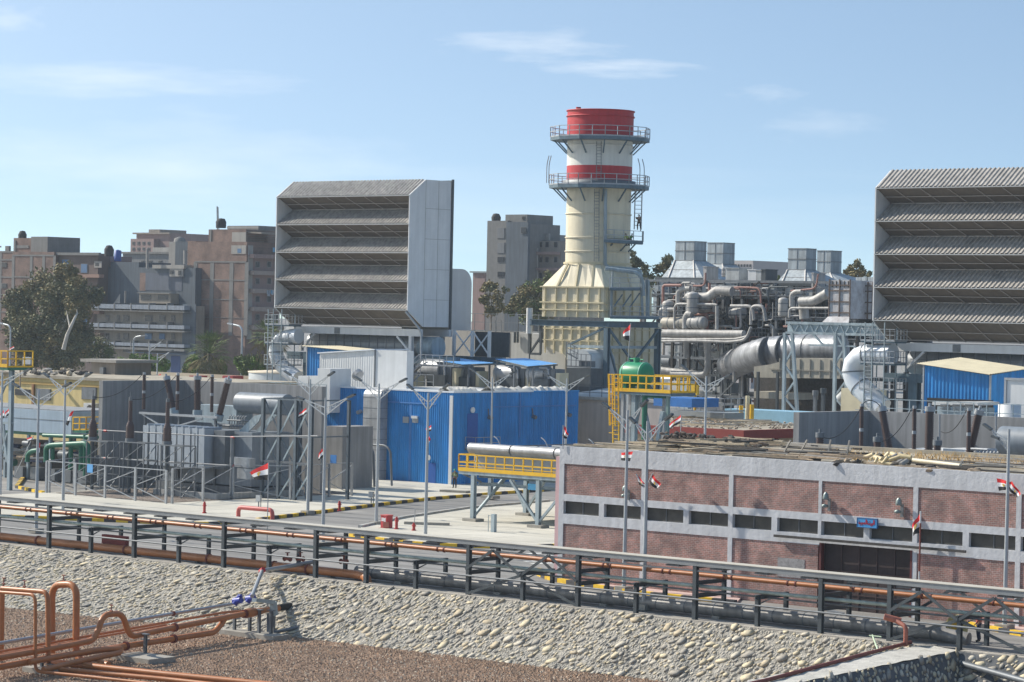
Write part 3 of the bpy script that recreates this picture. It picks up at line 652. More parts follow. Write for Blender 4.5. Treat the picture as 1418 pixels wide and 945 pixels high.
for s_ in st:
    for a,c in zip(s_,s_[1:]): mb.bar((x0+a[0]*wS,133.268,zc+a[1]*.15),(x0+c[0]*wS,133.268,zc+c[1]*.15),.012,.05,(0,0,1) if abs(a[0]-c[0])>abs(a[1]-c[1])*.5 else (1,0,0))
mb.build('lettering',mat('sign_red',(.32,.01,.05),.6),sg)
# roof clutter on the workshop: boards, sheets, pipes
random.seed(21)
bg_='timber and scrap on the workshop roof'
plank=[mat('plank_pale',(.42,.35,.25),.9,0,.25,3),wood,mat('plank_grey',(.33,.31,.28),.9,0,.3,3),dkdeb]
def pile(name,label,cat,px0,px1,py0,py1,n,lmin,lmax,mats,dirs=(0,),h=.35,z0=8.19,group=bg_,th=.06,lim=(-111.5,-66.5,134.0,150.7)):
    c=G((px0+px1)/2,(py0+py1)/2,z0); t=thing(name,label,cat,(c.x,c.y,z0),group)
    for k in range(n):
        p=G(random.uniform(px0,px1),random.uniform(py0,py1),z0+.05); a=random.choice(dirs)+random.gauss(0,.12); l=random.uniform(lmin,lmax)/2
        z=z0+.06+random.random()*h; d=Vector((math.cos(a)*l,math.sin(a)*l,random.uniform(-.06,.06)))
        q=Vector((min(max(p.x,lim[0]+abs(d.x)),lim[1]-abs(d.x)),min(max(p.y,lim[2]+abs(d.y)),lim[3]-abs(d.y)),z)); mb=M(); mb.bar(q-d,q+d,random.uniform(.12,.35),th*random.uniform(.7,2)); mb.build('board',random.choice(mats),t)
    return t
pile('timber_stack','loose pale boards strewn over the left part of the workshop roof','boards',800,960,606,626,34,2,6,plank[:2],(0,.1))
pile('timber_stack','weathered frames and planks stacked in the middle of the workshop roof','boards',880,1060,616,632,34,2,5,plank,(0,1.5),.45)
pile('timber_stack','grey and brown beams near the front edge right of the stack','boards',1020,1180,622,640,26,3,7,plank[1:],(0,.05),.3)
pile('timber_stack','long pale battens lying on the right part of the workshop roof','boards',1180,1420,634,654,24,4,9,plank,(0,),.15)
# heap of dark crates
def heap(name,label,cat,px0,px1,py0,py1,n,s,mats,z0=8.19,hh=.5,group=bg_,vmax=150.5):
    c=G((px0+px1)/2,(py0+py1)/2,z0); mb=M(); mb.hold=True
    for k in range(n):
        p=G(random.uniform(px0,px1),random.uniform(py0,py1),z0); mb.cur=random.randrange(len(mats)); q=(p.x,min(p.y,vmax),z0+random.random()*hh)
        blob(mb,q,s*random.uniform(.5,1.4),s*random.uniform(.5,1.4),s*random.uniform(.3,.8),Matrix.Rotation(random.random()*6,3,'Z'),.35,sm=False)
    return solo(mb,name,mats,label,cat,group)
heap('scrap_heap','dark jagged scrap heap at the back of the workshop roof','scrap heap',985,1062,606,624,60,.22,[dkdeb,mat('scrap_brown',(.12,.09,.07),.9,0,.4,5)])
heap('scrap_heap','small dark scrap heap behind the loose boards on the workshop roof','scrap heap',958,978,607,611,30,.24,[dkdeb,MATS['scrap_brown']])
# cut pipe offcuts, cream, on the right part of the roof
t=thing('pipe_offcuts','heap of cream and dark cut pipe pieces on the workshop roof below the bushings','pipe offcuts',tuple(G(1235,640,8.19)),bg_)
crp=mat('cream_pvc',(.62,.50,.28),.5,0,.2,3)
for k in range(26):
    p=G(random.uniform(1195,1262),random.uniform(638,650),8.2); a=random.random()*3.1; l=random.uniform(.3,.9); d=Vector((math.cos(a)*l,math.sin(a)*l*.6,random.uniform(-.1,.4))); q=Vector((p.x,max(p.y,134.8),8.4+random.random()*.35)); r_=random.uniform(.08,.17)
    M().tube([q-d*.5,q+d*.5],r_,8).build('offcut',random.choice([crp,crp,dkdeb,plank[2]]),t)
for k,(px,py) in enumerate([(1130,640),(1165,645),(1190,646),(1290,653),(1350,657)]):
    heap('scrap_lump',['low scrap lump on the roof left of the door sign','dark round scrap on the workshop roof edge','scrap lump beside the cream pipe offcuts','black machine part on the roof edge right of the offcuts','rusty bent part near the right lamp post on the roof'][k],'scrap',px-8,px+8,py-2,py+1,9,.24,[dkdeb,wood],8.19,.25)
solo(M().tube([G(1256,641,8.3)+Vector((0,0,.2)),G(1330,648,8.3)+Vector((0,0,.12))],.12,8),'loose_pipe',mat('pale_pipe',(.62,.56,.42),.5),'long pale pipe lying on the workshop roof above the door','pipe')
for k,(px,py) in enumerate([(1083,632),(1106,631),(1146,633),(1172,634)]):
    p=G(px,py,8.19); t=solo(M().bar(p,p+Vector((.75,-.2,1.0)) if k<2 else p+Vector((.2,0,1.05)),.09),'roof_prop',plank[2],['leftmost slanting prop standing on the workshop roof','second slanting prop standing on the workshop roof','third upright prop standing on the workshop roof','fourth upright prop standing on the workshop roof'][k],'prop','props on the workshop roof')
b=M(); random.seed(4)
for k in range(900):
    px=random.uniform(1130,1418); p=G(px,random.uniform(627,640)+(px-1180)*.03,8.19); a=random.random()*6; s=random.uniform(.1,.4)
    if p.y>150.8 or p.y<140: continue
    b.add([(p.x-.04,p.y,8.18),(p.x+.04,p.y,8.18),(p.x+math.cos(a)*.2,p.y+math.sin(a)*.2,8.18+s)],[(0,1,2)])
tag(b.build('dry_grass',mat('dry_grass',(.42,.28,.12),.9,0,.3,2)),'dry brown weeds growing along the rear edge of the workshop roof','grass',kind='stuff')

# ================================================================ blue turbine building
bh=thing('blue_building','blue corrugated metal building with a white roof edge and a corner facing the viewer','building',(-186,206,0))
bu0,bu1,bv0,bv1,bz=-195.2,-178.5,197.1,215.6,8.8
M().corr((bu0,bv0,.1),(bu1,bv0,.1),(bu1,bv0,bz),(bu0,bv0,bz),62,.06).build('front_wall',blue,bh)
M().corr((bu1,bv0,.1),(bu1,bv1,.1),(bu1,bv1,bz),(bu1,bv0,bz),70,.06).build('side_wall',blue,bh)
M().box(bu0+.1,bu1-.1,bv0+.1,bv1-.1,bz-.4,bz-.05).build('roof',mat('light_roof',(.55,.56,.55),.8,0,.15,.4),bh)
M().box(bu0-.1,bu1+.12,bv0-.12,bv0+.1,bz-.02,bz+.14).box(bu1-.1,bu1+.12,bv0+.1,bv0+11.5,bz-.02,bz+.14).build('roof_trim',mat('trim_white',(.72,.76,.80),.5),bh)
M().box(bu1-.1,bu1+.12,bv0+11.52,bv1,bz-.02,bz+.1).build('roof_trim',blue,bh)
def onfront(name,px0,py0,px1,py1,m,th=.06,parent=bh,v=bv0,lab=None):
    a=V(px0,py0,v-.1);c=V(px1,py1,v-.1); o=M().box(a.x,c.x,v-.07-th,v-.07,c.z,a.z).build(name,m,parent)
    if lab: o['label']=lab
    return o
def onside(name,px0,py0,px1,py1,m,th=.06,parent=bh,u=bu1):
    a=U(px0,py0,u+.1);c=U(px1,py1,u+.1); return M().box(u+.07,u+.07+th,a.y,c.y,c.z,a.z).build(name,m,parent)
onfront('vent',558,577,566,586,galv); onfront('vent',571,577,579,586,galv); onfront('vent_hood',571,576,579,580,white,.2)
onfront('door',593,641,602.5,675,blued,.03); onside('door',647.5,573,661,621,blued,.03); onfront('downpipe',623.5,548,625,672,white,.1)
onfront('trunking',524,557,604,559,mat('blue_trunk',(.05,.2,.5),.5),.06); onfront('panel_joint',567,560,568,670,mat('blue_trunk',(0,0,0)),.02)
onside('trunking',684,564.5,798,561,MATS['blue_trunk'],.05); onside('panel_joint',720,545,720.7,606,MATS['blue_trunk'],.02)
for k,(px,py) in enumerate([(654,568)]): 
    p=U(px,py,bu1+.2); M().tube([p,p+Vector((.12,0,0))],.28,12).build('round_lamp',white,bh)
p=V(594,634,bv0-.2); M().tube([p,p+Vector((0,-.12,0))],.26,12).build('round_lamp',white,bh)
for (px,py) in [(676,575),(737,574),(785,571)]:
    p=U(px,py,bu1+.1); M().bar(p+Vector((0,0,.6)),p+Vector((.1,0,-.2)),.08).tube([p+Vector((.1,0,-.2)),p+Vector((.5,0,-.3))],.2,8).build('floodlight',galvd,bh)
p=V(500,570,bv0-.1); M().tube([p,p+Vector((0,-.5,-.1))],.2,8).build('floodlight',galv,bh)
# side stair landing at the upper door
t=thing('door_landing','small steel landing with railing outside the upper side door','landing',tuple(U(654,621,bu1)))
z=U(654,621,bu1+.1).z; a=U(642,621,bu1).y;c=U(676,621,bu1).y
M().box(bu1+.13,bu1+1.5,a,c,z-.12,z).build('deck',galvd,t); M().rail([(bu1+.2,a,z),(bu1+1.5,a,z),(bu1+1.5,c,z)],1.1,.05,1.2).build('railing',galv,t)
# twin silver ducts in front of the wall
t=thing('silver_duct','pair of upright silver insulated ducts against the blue front wall','duct',tuple(V(514,668,bv0-1)))
for (x0,x1) in ((503.5,512.5),(514,524.5)):
    a=V(x0,537,bv0-1.2);c=V(x1,668,bv0-1.2)
    mb=M(); mb.box(a.x,c.x,bv0-1.2,bv0-.2,.1,a.z-.8)
    pr=[]; 
    for k in range(7): an=k/6*math.pi/2; pr.append((a.x,bv0-.2-math.cos(an)*1.0,a.z-.8+math.sin(an)*.8))
    mb.poly(pr+[(a.x,bv0-.2,a.z-.8)],(c.x-a.x,0,0)); mb.build('duct',alum,t)
for z in range(1,9): 
    a=V(503.5,537,bv0-1.2);c=V(524.5,668,bv0-1.2); M().box(a.x-.01,c.x+.01,bv0-1.22,bv0-.2,z,z+.04).build('seam',galvd,t)
# dark cantilever frame by the ducts
t=thing('entrance_gantry','dark grey pipe gantry arching down beside the silver ducts','gantry',tuple(G(520,672)))
a=V(452,615,188);
M().tube([a,V(508,618,188),V(517,625,188),V(519,690,188)],.13,8,bend=.5).tube([a+Vector((0,2.5,0)),V(508,618,188)+Vector((0,2.5,0)),V(515,625,188)+Vector((0,2.5,0)),V(517,683,188)+Vector((0,2.5,0))],.11,8,bend=.5).build('gantry_frame',galvd,t)
a=V(451,590,183);c=V(473,672,183)
solo(M().box(a.x,c.x,183,187,0,a.z),'concrete_block',wallc,'grey concrete block behind the right end of the left firewall','block')
# white ducts beside the blue wall top left
a=V(454,513,197);c=V(470,572,197)
t=thing('white_duct','bulky white air ducts bending over the left end of the blue building','duct',tuple(c))
M().box(a.x,c.x,195.6,198.5,V(460,572,196).z,a.z+.2).build('drop',white,t); M().tube([(c.x,199.3,a.z-.3),V(497,521,199.3)],.6,12).build('horizontal_duct',alum,t)
for k,(x0,x1) in enumerate(((423,436),(439,452))):
    p=V(x0,522,198);q=V(x1,540,198); o=M().tube([(p.x,199,p.z),(p.x,197.6,p.z),(p.x,197.4,q.z-3)],1,14,bend=.9) if 0 else M().box(p.x,q.x,197,199.5,q.z-3,p.z+.1); o.build('white_box',white,t)
# big white box and blue shed behind
def shed(name,label,pxl,pxr,v,depth,z0,ztl,ztr,m,roofm_,ribs=24,trim=None,cat='shed',slope_side=0,over=.5):
    a=V(pxl,480,v).x;c=V(pxr,480,v).x; t=thing(name,label,cat,((a+c)/2,v+depth/2,z0))
    M().corr((a,v,z0),(c,v,z0),(c,v,ztr),(a,v,ztl),ribs,.05).build('front_wall',m,t)
    M().corr((c,v,z0),(c,v+depth,z0),(c,v+depth,ztr+slope_side),(c,v,ztr),int(ribs*.6),.05).build('side_wall',m,t)
    A_=(a-over,v-over,ztl+.12);B_=(c+over*.4,v-over,ztr+.06);C_=(c+over*.4,v+depth+.3,ztr+.06+slope_side);D2=(a-over,v+depth+.3,ztl+.12+slope_side)
    M().corr(D2,A_,B_,C_,int(depth*3),.05).add([A_,B_,C_,D2],[(0,1,2,3)]).build('roof',roofm_,t)
    if trim: M().box(a-.12,a+.02,v-.08,v+.06,z0,ztl).box(c-.02,c+.12,v-.1,v+.04,z0,ztr).build('corner_trim',trim,t)
    return t
cr_roof=mat('cream_roof',(.62,.55,.38),.7,0,.12,.6)
z1=V(443,490,203).z
t=thing('white_enclosure','large white metal enclosure standing behind the blue front building','enclosure',tuple(V(500,520,203)))
a=V(443,490,203);b_=V(520,485,203);c=V(563.5,487,203); wr=.0
M().corr((a.x,203,8),(b_.x,203,8),(b_.x,203,b_.z),(a.x,203,a.z),24,.02).build('left_face',white,t)
M().box(b_.x,c.x,203.02,204,8,b_.z).build('right_face',white,t); M().poly([(a.x-.2,202.8,a.z),(b_.x,202.8,b_.z),(b_.x,202.8,b_.z+.12),(a.x-.2,202.8,a.z+.12)],(0,5,0)).build('roof_edge',mat('trim_white',(0,0,0)),t)
M().box(b_.x-.1,b_.x+.03,202.93,203.0,8,b_.z+.1).build('corner_trim',galvd,t)
shed('blue_shed','small blue shed with a cream lean-to roof half hidden behind the white enclosure',426,520,208,5,8.2,V(426,481,208).z,V(500,489,208).z,blue,cr_roof,26,galv)
# ================================================================ transformer yards
def firewall(label,u0,u1,v0,v1,z,t_=.45,base=0):
    t=thing('firewall',label,'fire wall',((u0+u1)/2,v1,base))
    M().box(u0,u0+t_,v0,v1,base,z).build('side_wall',wallc,t); M().box(u0+t_+.003,u1,v1-t_,v1+.003,base,z).build('back_wall',wallc,t)
    return t
firewall('tall grey concrete fire wall around the left transformer',-194.3,-175.9,167.0,177.4,9.6,.5,.1)
firewall('tall grey concrete fire wall behind the right transformer beyond the brick workshop',-120.6,-90,170.6,180.3,9.62,.5,0)
def insul(mb,p,q,r,n=22,seg=10):
    """ribbed porcelain column from p to q"""
    p=Vector(p);q=Vector(q); P=[];rr=[]
    for k in range(n*2+1):
        P.append(p.lerp(q,k/(n*2))); rr.append(r*(1.18 if k%2 else .82))
    mb.tube(P,r,seg,radii=rr)
def bushing(p,q,r,label,group,cap=galv,base=True,kind='bushing'):
    p=Vector(p);q=Vector(q); d=(q-p).normalized(); t=thing(kind,label,kind,tuple(p),group)
    mb=M(); insul(mb,p,q,r,max(8,int((q-p).length/.13))); mb.build('porcelain',porc,t)
    M().tube([q,q+d*.35],r*1.25,10).tube([q+d*.35,q+d*.6],r*.35,6).build('cap',cap,t)
    if base: M().tube([p-d*.55,p],r*1.5,12).build('flange_base',lbsteel,t)
    return t
def arrester(px,pyb,pyt,v,label,group):
    p=V(px,pyb,v);q=V(px+.9,pyt,v); t=thing('surge_arrester',label,'surge arrester',tuple(p),group)
    m=p.lerp(q,.5); mb=M(); insul(mb,p,m-Vector((0,0,.12)),.15,14,8); mb.build('porcelain',porc,t); mb=M(); insul(mb,m+Vector((0,0,.12)),q,.15,14,8); mb.build('porcelain',porc,t)
    M().tube([m-Vector((0,0,.12)),m+Vector((0,0,.12))],.17,8).tube([q,q+Vector((0,0,.2))],.14,8).each('joint',galv,t)
    M().bar(q+Vector((-.55,0,-.25)),q+Vector((.55,0,-.25)),.05).build('grading_bar',galv,t)
    return t
# --- left yard
for k,(px,a,b) in enumerate([(199,567,519),(245.5,568,520),(293,571,522)]): arrester(px,a,b,168.5,['leftmost','middle','rightmost'][k]+' slender surge arrester before the left fire wall','surge arresters of the left yard')
t=thing('arrester_beam','pale steel beam carrying the surge arresters of the left yard','beam',tuple(V(245,573,168.5)))
a=V(194,572,168.5);b=V(302,576,168.5); M().bar(a,(b.x,b.y,a.z),.3,.2).bar(a+Vector((.3,0,-.1)),(a.x+3.5,168.5,a.z-1.3),.12).bar((a.x+3.5,168.5,a.z-1.3),(b.x-2,168.5,a.z-.2),.12).build('beam',galv,t)
for u in (a.x+.6,(a.x+b.x)/2,b.x-.4): M().ib((u,168.6,.1),(u,168.6,a.z-.1),.2,.2,.03,(0,1,0)).build('column',galvd,t)
hv='high voltage bushings of the left transformer'
bushing(V(240,566,170),V(231.5,527,170),.26,'left bushing of the left transformer leaning to the left',hv); bushing(V(273.5,568,169.5),V(273.5,526,169.5),.28,'upright middle bushing of the left transformer',hv); bushing(V(304,574,169),V(315,530,169),.27,'right bushing of the left transformer leaning to the right',hv)
# cable sealing ends on lattice stands
def lattice(t,u,v,z0,z1,w,d,m=galvd,s=.09,nb=3):
    for (x,y) in ((u-w/2,v-d/2),(u+w/2,v-d/2),(u-w/2,v+d/2),(u+w/2,v+d/2)): M().bar((x,y,z0),(x,y,z1),s).build('leg',m,t)
    mb=M()
    for k in range(nb):
        a=z0+(z1-z0)*k/nb;b=z0+(z1-z0)*(k+1)/nb
        mb.bar((u-w/2,v-d/2,a),(u+w/2,v-d/2,b),s*.7); mb.bar((u-w/2,v-d/2,b),(u+w/2,v-d/2,b),s*.8); mb.bar((u+w/2,v-d/2,a),(u+w/2,v+d/2,b),s*.7); mb.bar((u+w/2,v-d/2,b),(u+w/2,v+d/2,b),s*.8); mb.bar((u-w/2,v+d/2,b),(u+w/2,v+d/2,b),s*.7)
    mb.build('bracing',m,t)
for k,(px,yb,yt) in enumerate([(128.5,605,553),(180,607,555),(231.5,611,557)]):
    p=V(px,yb,162.5);q=V(px+1,yt,162.5)
    t=thing('cable_termination','%s brown cable termination on its lattice stand in the left yard'%['leftmost','middle','rightmost'][k],'cable termination',(p.x,162.5,.15),'cable terminations of the left yard')
    mb=M(); L_=(q-p); P=[];rr=[]
    for i in range(41): f=i/40; P.append(p+L_*f); rr.append((.36 if f<.32 else .36-(f-.32)*1.2 if f<.45 else .20-.04*f)*(1.1 if i%2 else .9))
    mb.tube(P,1,12,radii=rr); mb.build('porcelain',porc,t)
    M().tube([q,q+Vector((0,0,.3))],.16,8).tube([q,q+Vector((0,0,.8))],.03,6).build('cap',galvd,t); M().tube([p-Vector((0,0,.3)),p],.42,12).build('flange_base',galvd,t)
    lattice(t,p.x+1.1,162.8,.15,p.z-.35,2.6,1.6); M().tube([(p.x,162.5,.2),p-Vector((0,0,.3))],.16,8).build('cable_riser',dsteel,t); M().bar((p.x-1,162.1,p.z-.33),(p.x+2.6,162.1,p.z-.33),.3,.08).build('platform',galvd,t)
# transformer itself
TL=thing('transformer','large grey power transformer with pale radiators in the left fenced yard','transformer',(-183,170,.15))
a=V(205,588,167.2);b=V(292,590,167.2); n=9; z0=V(250,646,167.2).z; z1=a.z-.05; w=(b.x-a.x)/n
radm=mat('radiator_grey',(.40,.45,.50),.5,.05,.06,1,.1)
for k in range(n):
    x=a.x+k*w; mb=M(); mb.hold=True
    mb.box(x+.03,x+w*.82,166.6,166.68,z0,z1)
    for j in range(5): mb.box(x+w*.1+j*w*.14,x+w*.1+j*w*.14+.04,166.69,168.6,z0,z1)
    mb.tube([(x+w*.4,166.8,z1+.06),(x+w*.4,169,z1+.06)],.08,6); mb.build('radiator',radm,TL)
a2=V(292,590,167.2);b2=V(336,610,167.2)
M().box(a.x+.4,b2.x-.4,168.7,173.2,1.0,z1-.2).build('tank',mat('tank_grey',(.23,.26,.29),.5,.05,.1,1,.15),TL)
M().box(b.x+.1,b.x+1.5,167.5,168.6,z0,z1-.1).box(a.x-.2,b2.x,168.4,173.6,.15,.9).build('base',galvd,TL)
c0=V(333,556,172.7);c1=V(393,552,172.7); r_=.93
mb=M(); mb.tube([(c0.x,172.7,c0.z-.1),(c1.x+.5,172.7,c0.z-.1)],r_,20); mb.build('conservator',MATS['tank_grey'],TL)
M().tube([(c0.x-.06,172.7,c0.z-.1),(c0.x-.01,172.7,c0.z-.1)],.55,16).build('end_cover',galv,TL)
M().poly([V(322,610,169.4),V(327,601,169.4),V(352,576,169.4),V(362,574,169.4),V(358,584,169.4),V(336,606,169.4)],(0,.12,0)).poly([V(340,612,170.9),V(376,574,170.9),V(383,575,170.9),V(350,610,170.9)],(0,.12,0)).each('strut',lbsteel,TL)
M().poly([V(289,580,169.2),V(294,580,169.2),V(311,602,169.2),V(304,603,169.2)],(0,.12,0)).build('strut',lbsteel,TL)
mb=M(); c=V(276,560,172.5); e=V(333,575,172.5); mb.box(c.x,e.x,172,174,V(280,585,172).z,c.z); mb.build('cover_box',lbsteel,TL)
mb=M()
for k in range(7): x=V(318+k*3.5,570,170).x; mb.tube([(x,170,z1),(x,170,z1+1.0),(x+.25,170,z1+1.15)],.06,6)
mb.each('oil_pipe',galv,TL); M().tube([(V(300,583,169.7).x,169.7,z1+.2),(V(350,583,169.7).x,169.7,z1+.25)],.1,8).tube([(V(315,575,169.8).x,169.8,z1+.7),(V(348,575,169.8).x,169.8,z1+.75)],.07,8).build('manifold',galvd,TL)
for (x0,y0,x1,y1) in ((323,633,350,648),(333,648,352,664)):
    p=V(x0,y0,166.2);q=V(x1,y1,166.2); M().box(p.x,q.x,165.8,166.5,q.z,p.z).build('control_cabinet',galv,TL)
# fire water ring around it
t=thing('spray_pipework','thin galvanised spray pipes ringing the left transformer','spray pipes',(-184,166,.15))
for (x0,y0,x1,y1) in ((136,596,322,605.5),(136,634,321,645),(322,605,440,604)):
    p=V(x0,y0,165.3);q=V(x1,y1,165.3); M().tube([p,q],.055,8).build('spray_pipe',mat('spray_grey',(.26,.27,.28),.6,.1,.1,2),t)
for (px,y) in ((322,606),(322,645),(146,597),(146,635)):
    p=V(px,y,165.3); M().tube([p+Vector((-.18,0,0)),p+Vector((.18,0,0))],.11,8).build('red_coupling',hyd,t)
p=V(322,606,165.3); M().tube([p,(p.x,p.y,.15)],.16,8).build('riser',galvd,t)
for px in (158,205,245,270): p=V(px,600,165.3); M().tube([(p.x,p.y,.15),p],.05,6).build('riser',galvd,t)
# tall braced steel frame
t=thing('braced_stand','tall braced blue grey steel frame at the right side of the left transformer','steel frame',(-169,164,.15))
us=[V(px,560,169.0).x for px in (365,387.5,410.5,432)]; zt=V(387,553,169.0).z; zm=V(387,603,169.0).z; zl=V(387,640,169.0).z
for u in us: M().ib((u,169.0,.15),(u,169.0,zt),.28,.28,.04,(0,1,0)).build('column',mat('frame_steel',(.13,.16,.185),.55,.2,.12,2,.1),t)
for u in (us[0],us[3]): M().ib((u,173.5,.15),(u,173.5,zt),.25,.25,.04,(0,1,0)).build('column',MATS['frame_steel'],t)
for z,s in ((zt,.12),(zm,.2),(zl,.18)):
    M().bar((us[0],169.0,z),(us[3],169.0,z),s,s).build('beam',MATS['frame_steel'] if s<.15 else galvd,t)
for a,b in zip(us,us[1:]):
    for z0_,z1_ in ((zm,zt),(zl-.6,zm),(.3,zl-.6)):
        M().bar((a,169.0,z0_),(b,169.0,z1_),.16,.05,(0,1,0)).build('diagonal_brace',lbsteel,t)
        M().bar((a,169.12,z1_),(b,169.12,z0_),.12,.05,(0,1,0)).build('diagonal_brace',MATS['frame_steel'],t)
for u in (us[0],us[3]): M().bar((u,169.0,zt),(u,173.5,zt),.12).bar((u,169.0,zm),(u,173.5,zm),.12).build('beam',MATS['frame_steel'],t)
# plinths
solo(M().box(-183,-175,163.6,163.9,.15,.65).box(-183,-182.7,163.9,174,.15,.65).box(-175.3,-175,163.9,174,.15,.65),'oil_pit_kerb',conc,'low concrete kerb around the left transformer pit','kerb')
# yard fence
def yfence(pts,label,h=2.75,m=galv,bay=3.9,sign=None):
    t=thing('yard_fence',label,'fence',(*pts[0],.14))
    P=[Vector((*p,.14)) for p in pts]; first=True
    for a,b in zip(P,P[1:]):
        n=max(1,round((b-a).length/bay))
        for i in range(n+(0 if b is not P[-1] else 1)):
            q=a.lerp(b,i/n); M().bar(q,q+Vector((0,0,h)),.2,.14).build('post',m,t)
        for i in range(n):
            q=a.lerp(b,i/n);w=a.lerp(b,(i+1)/n)
            M().bar(q+Vector((0,0,h*.48)),w+Vector((0,0,h*.92)),.06).bar(q+Vector((0,0,h*.42)),w+Vector((0,0,.12)),.06).build('diagonal_rod',m,t)
        M().bar(a+Vector((0,0,h)),b+Vector((0,0,h)),.08).build('top_rail',m,t)
    return t
fg=yfence([(-189.2,156.9),(-173.9,156.9)],'galvanised steel yard fence with diagonal rods along the pavement front')
fg=yfence([(-173.7,157.4),(-174.8,165.3),(-171.6,169),(-171.9,171.2),(-172.6,177.5)],'galvanised fence with diagonal rods between the big flag and the silver ducts',2.9,galv,4)
yfence([(-189.3,157.3),(-193.6,166.5)],'short galvanised fence return at the far left of the yard',2.75,galv,4.5)
for (px,py,lab) in ((125,649,'small pale blue sign on the left yard fence'),(462,636,'small blue sign on the fence near the silver ducts')):
    p=V(px,py,156.6 if px<200 else 171); 
    solo(M().box(p.x-.35,p.x+.35,p.y-.05,p.y,p.z-.35,p.z+.35),'safety_sign',mat('safety_sign',(.12,.38,.72) if px<200 else (.05,.18,.5),.5,0,.1,3) if px<200 else mat('safety_sign_dark',(.05,.2,.5),.5),lab,'sign')

# --- right yard, seen over the workshop roof
hv='high voltage bushings of the right transformer'
bushing(V(1232,628,172),V(1222,570,172),.27,'left bushing of the right transformer leaning to the left',hv); bushing(V(1286,632,171.5),V(1287.5,570,171.5),.30,'upright middle bushing of the right transformer',hv); bushing(V(1341,634,171),V(1355,574,171),.28,'right bushing of the right transformer leaning to the right',hv)
for k,(px,a,b) in enumerate([(1192.5,628,563),(1265.5,632,566),(1341,634,569)]): arrester(px,a,b,170.2,['leftmost','middle','rightmost'][k]+' slender surge arrester before the right fire wall','surge arresters of the right yard')
for k,(px,a,b) in enumerate([(1135,636,606),(1214.5,640,612),(1297.5,636,617)]):
    p=V(px,a,165);q=V(px+.5,b,165); bushing(p,q,.26,'%s short brown cable termination seen over the workshop roof'%['leftmost','middle','rightmost'][k],'cable terminations of the right yard',galvd,False,'cable_termination')
TR=thing('transformer','grey power transformer with pale covers seen over the workshop roof','transformer',(-108,172,0))
for (x0,x1,y) in ((1272,1310,620),(1320,1365,620)):
    p=V(x0,y,173);q=V(x1,y,173); M().box(p.x,q.x,172.2,175.5,4,p.z-.25).build('cover_box',lbsteel,TR)
    M().poly([(p.x-.15,171.9,p.z-.25),(q.x+.1,171.9,p.z-.25),(q.x+.1,171.9,p.z-.12),(p.x-.15,171.9,p.z-.05)],(0,4,0)).build('cover_lid',mat('dusty_lid',(.60,.60,.58),.6),TR)
p=V(1225,631,171.5);q=V(1400,640,171.5); M().box(p.x,q.x+8,170.5,176,2,q.z).build('tank',MATS['tank_grey'],TR)
c0=V(1397,610,169); M().tube([(c0.x-.5,169,c0.z),(c0.x+6,169,c0.z)],.97,22).build('conservator',MATS['tank_grey'],TR); M().tube([(c0.x-.56,169,c0.z),(c0.x-.5,169,c0.z)],.6,16).build('end_cover',galvd,TR)
mb=M()
for k in range(9): p=V(1350+k*5,628,170.5); mb.tube([(p.x,170.5,6.4),(p.x,170.5,p.z),(p.x+.3,170.4,p.z+.1)],.13,8)
mb.each('oil_pipe',galv,TR); p=V(1345,622,170.8);M().tube([p,(p.x+12,p.y,p.z)],.12,8).build('manifold',galv,TR)
# droppers between terminations and arresters
def wire(a,b,sag,label,r=.03,mm=None):
    a=Vector(a);b=Vector(b); pts=[a.lerp(b,k/14)-Vector((0,0,sag*4*(k/14)*(1-k/14))) for k in range(15)]
    return solo(M().tube(pts,r,5,False),'power_cable',mm or black,label,'cable','sagging cables in the transformer yards')
wire(V(1135,604,165),V(1192,565,170.2),.9,'sagging cable from the leftmost short termination to its surge arrester')
wire(V(1214.5,611,165),V(1262,567,170.2),.7,'sagging cable from the middle short termination to its surge arrester')
wire(V(1192,562,170.2),V(1222,567,172),-.5,'cable arching from the leftmost right yard arrester to the leaning bushing')
wire(V(1303,598,176),V(1338,569,170.2),.6,'black cable hanging before the right fire wall near the rightmost arrester')
wire(V(129,550,162.5),V(198,518,168.5),.7,'sagging cable from the leftmost left yard termination to its arrester')
wire(V(180,553,162.5),V(245,519,168.5),.7,'sagging cable from the middle left yard termination to its arrester')
wire(V(232,556,162.5),V(293,521,168.5),.7,'sagging cable from the rightmost left yard termination to its arrester')
for k,(px,y0,y1) in enumerate([(1301,574,626),(1379,574,622)]):
    solo(M().tube([V(px,y0,179),V(px,y1,179)],.07,6),'wall_conduit',galv,['thin grey conduit down the right fire wall behind the middle bushing','thin grey conduit down the right fire wall near the right edge'][k],'pipe')

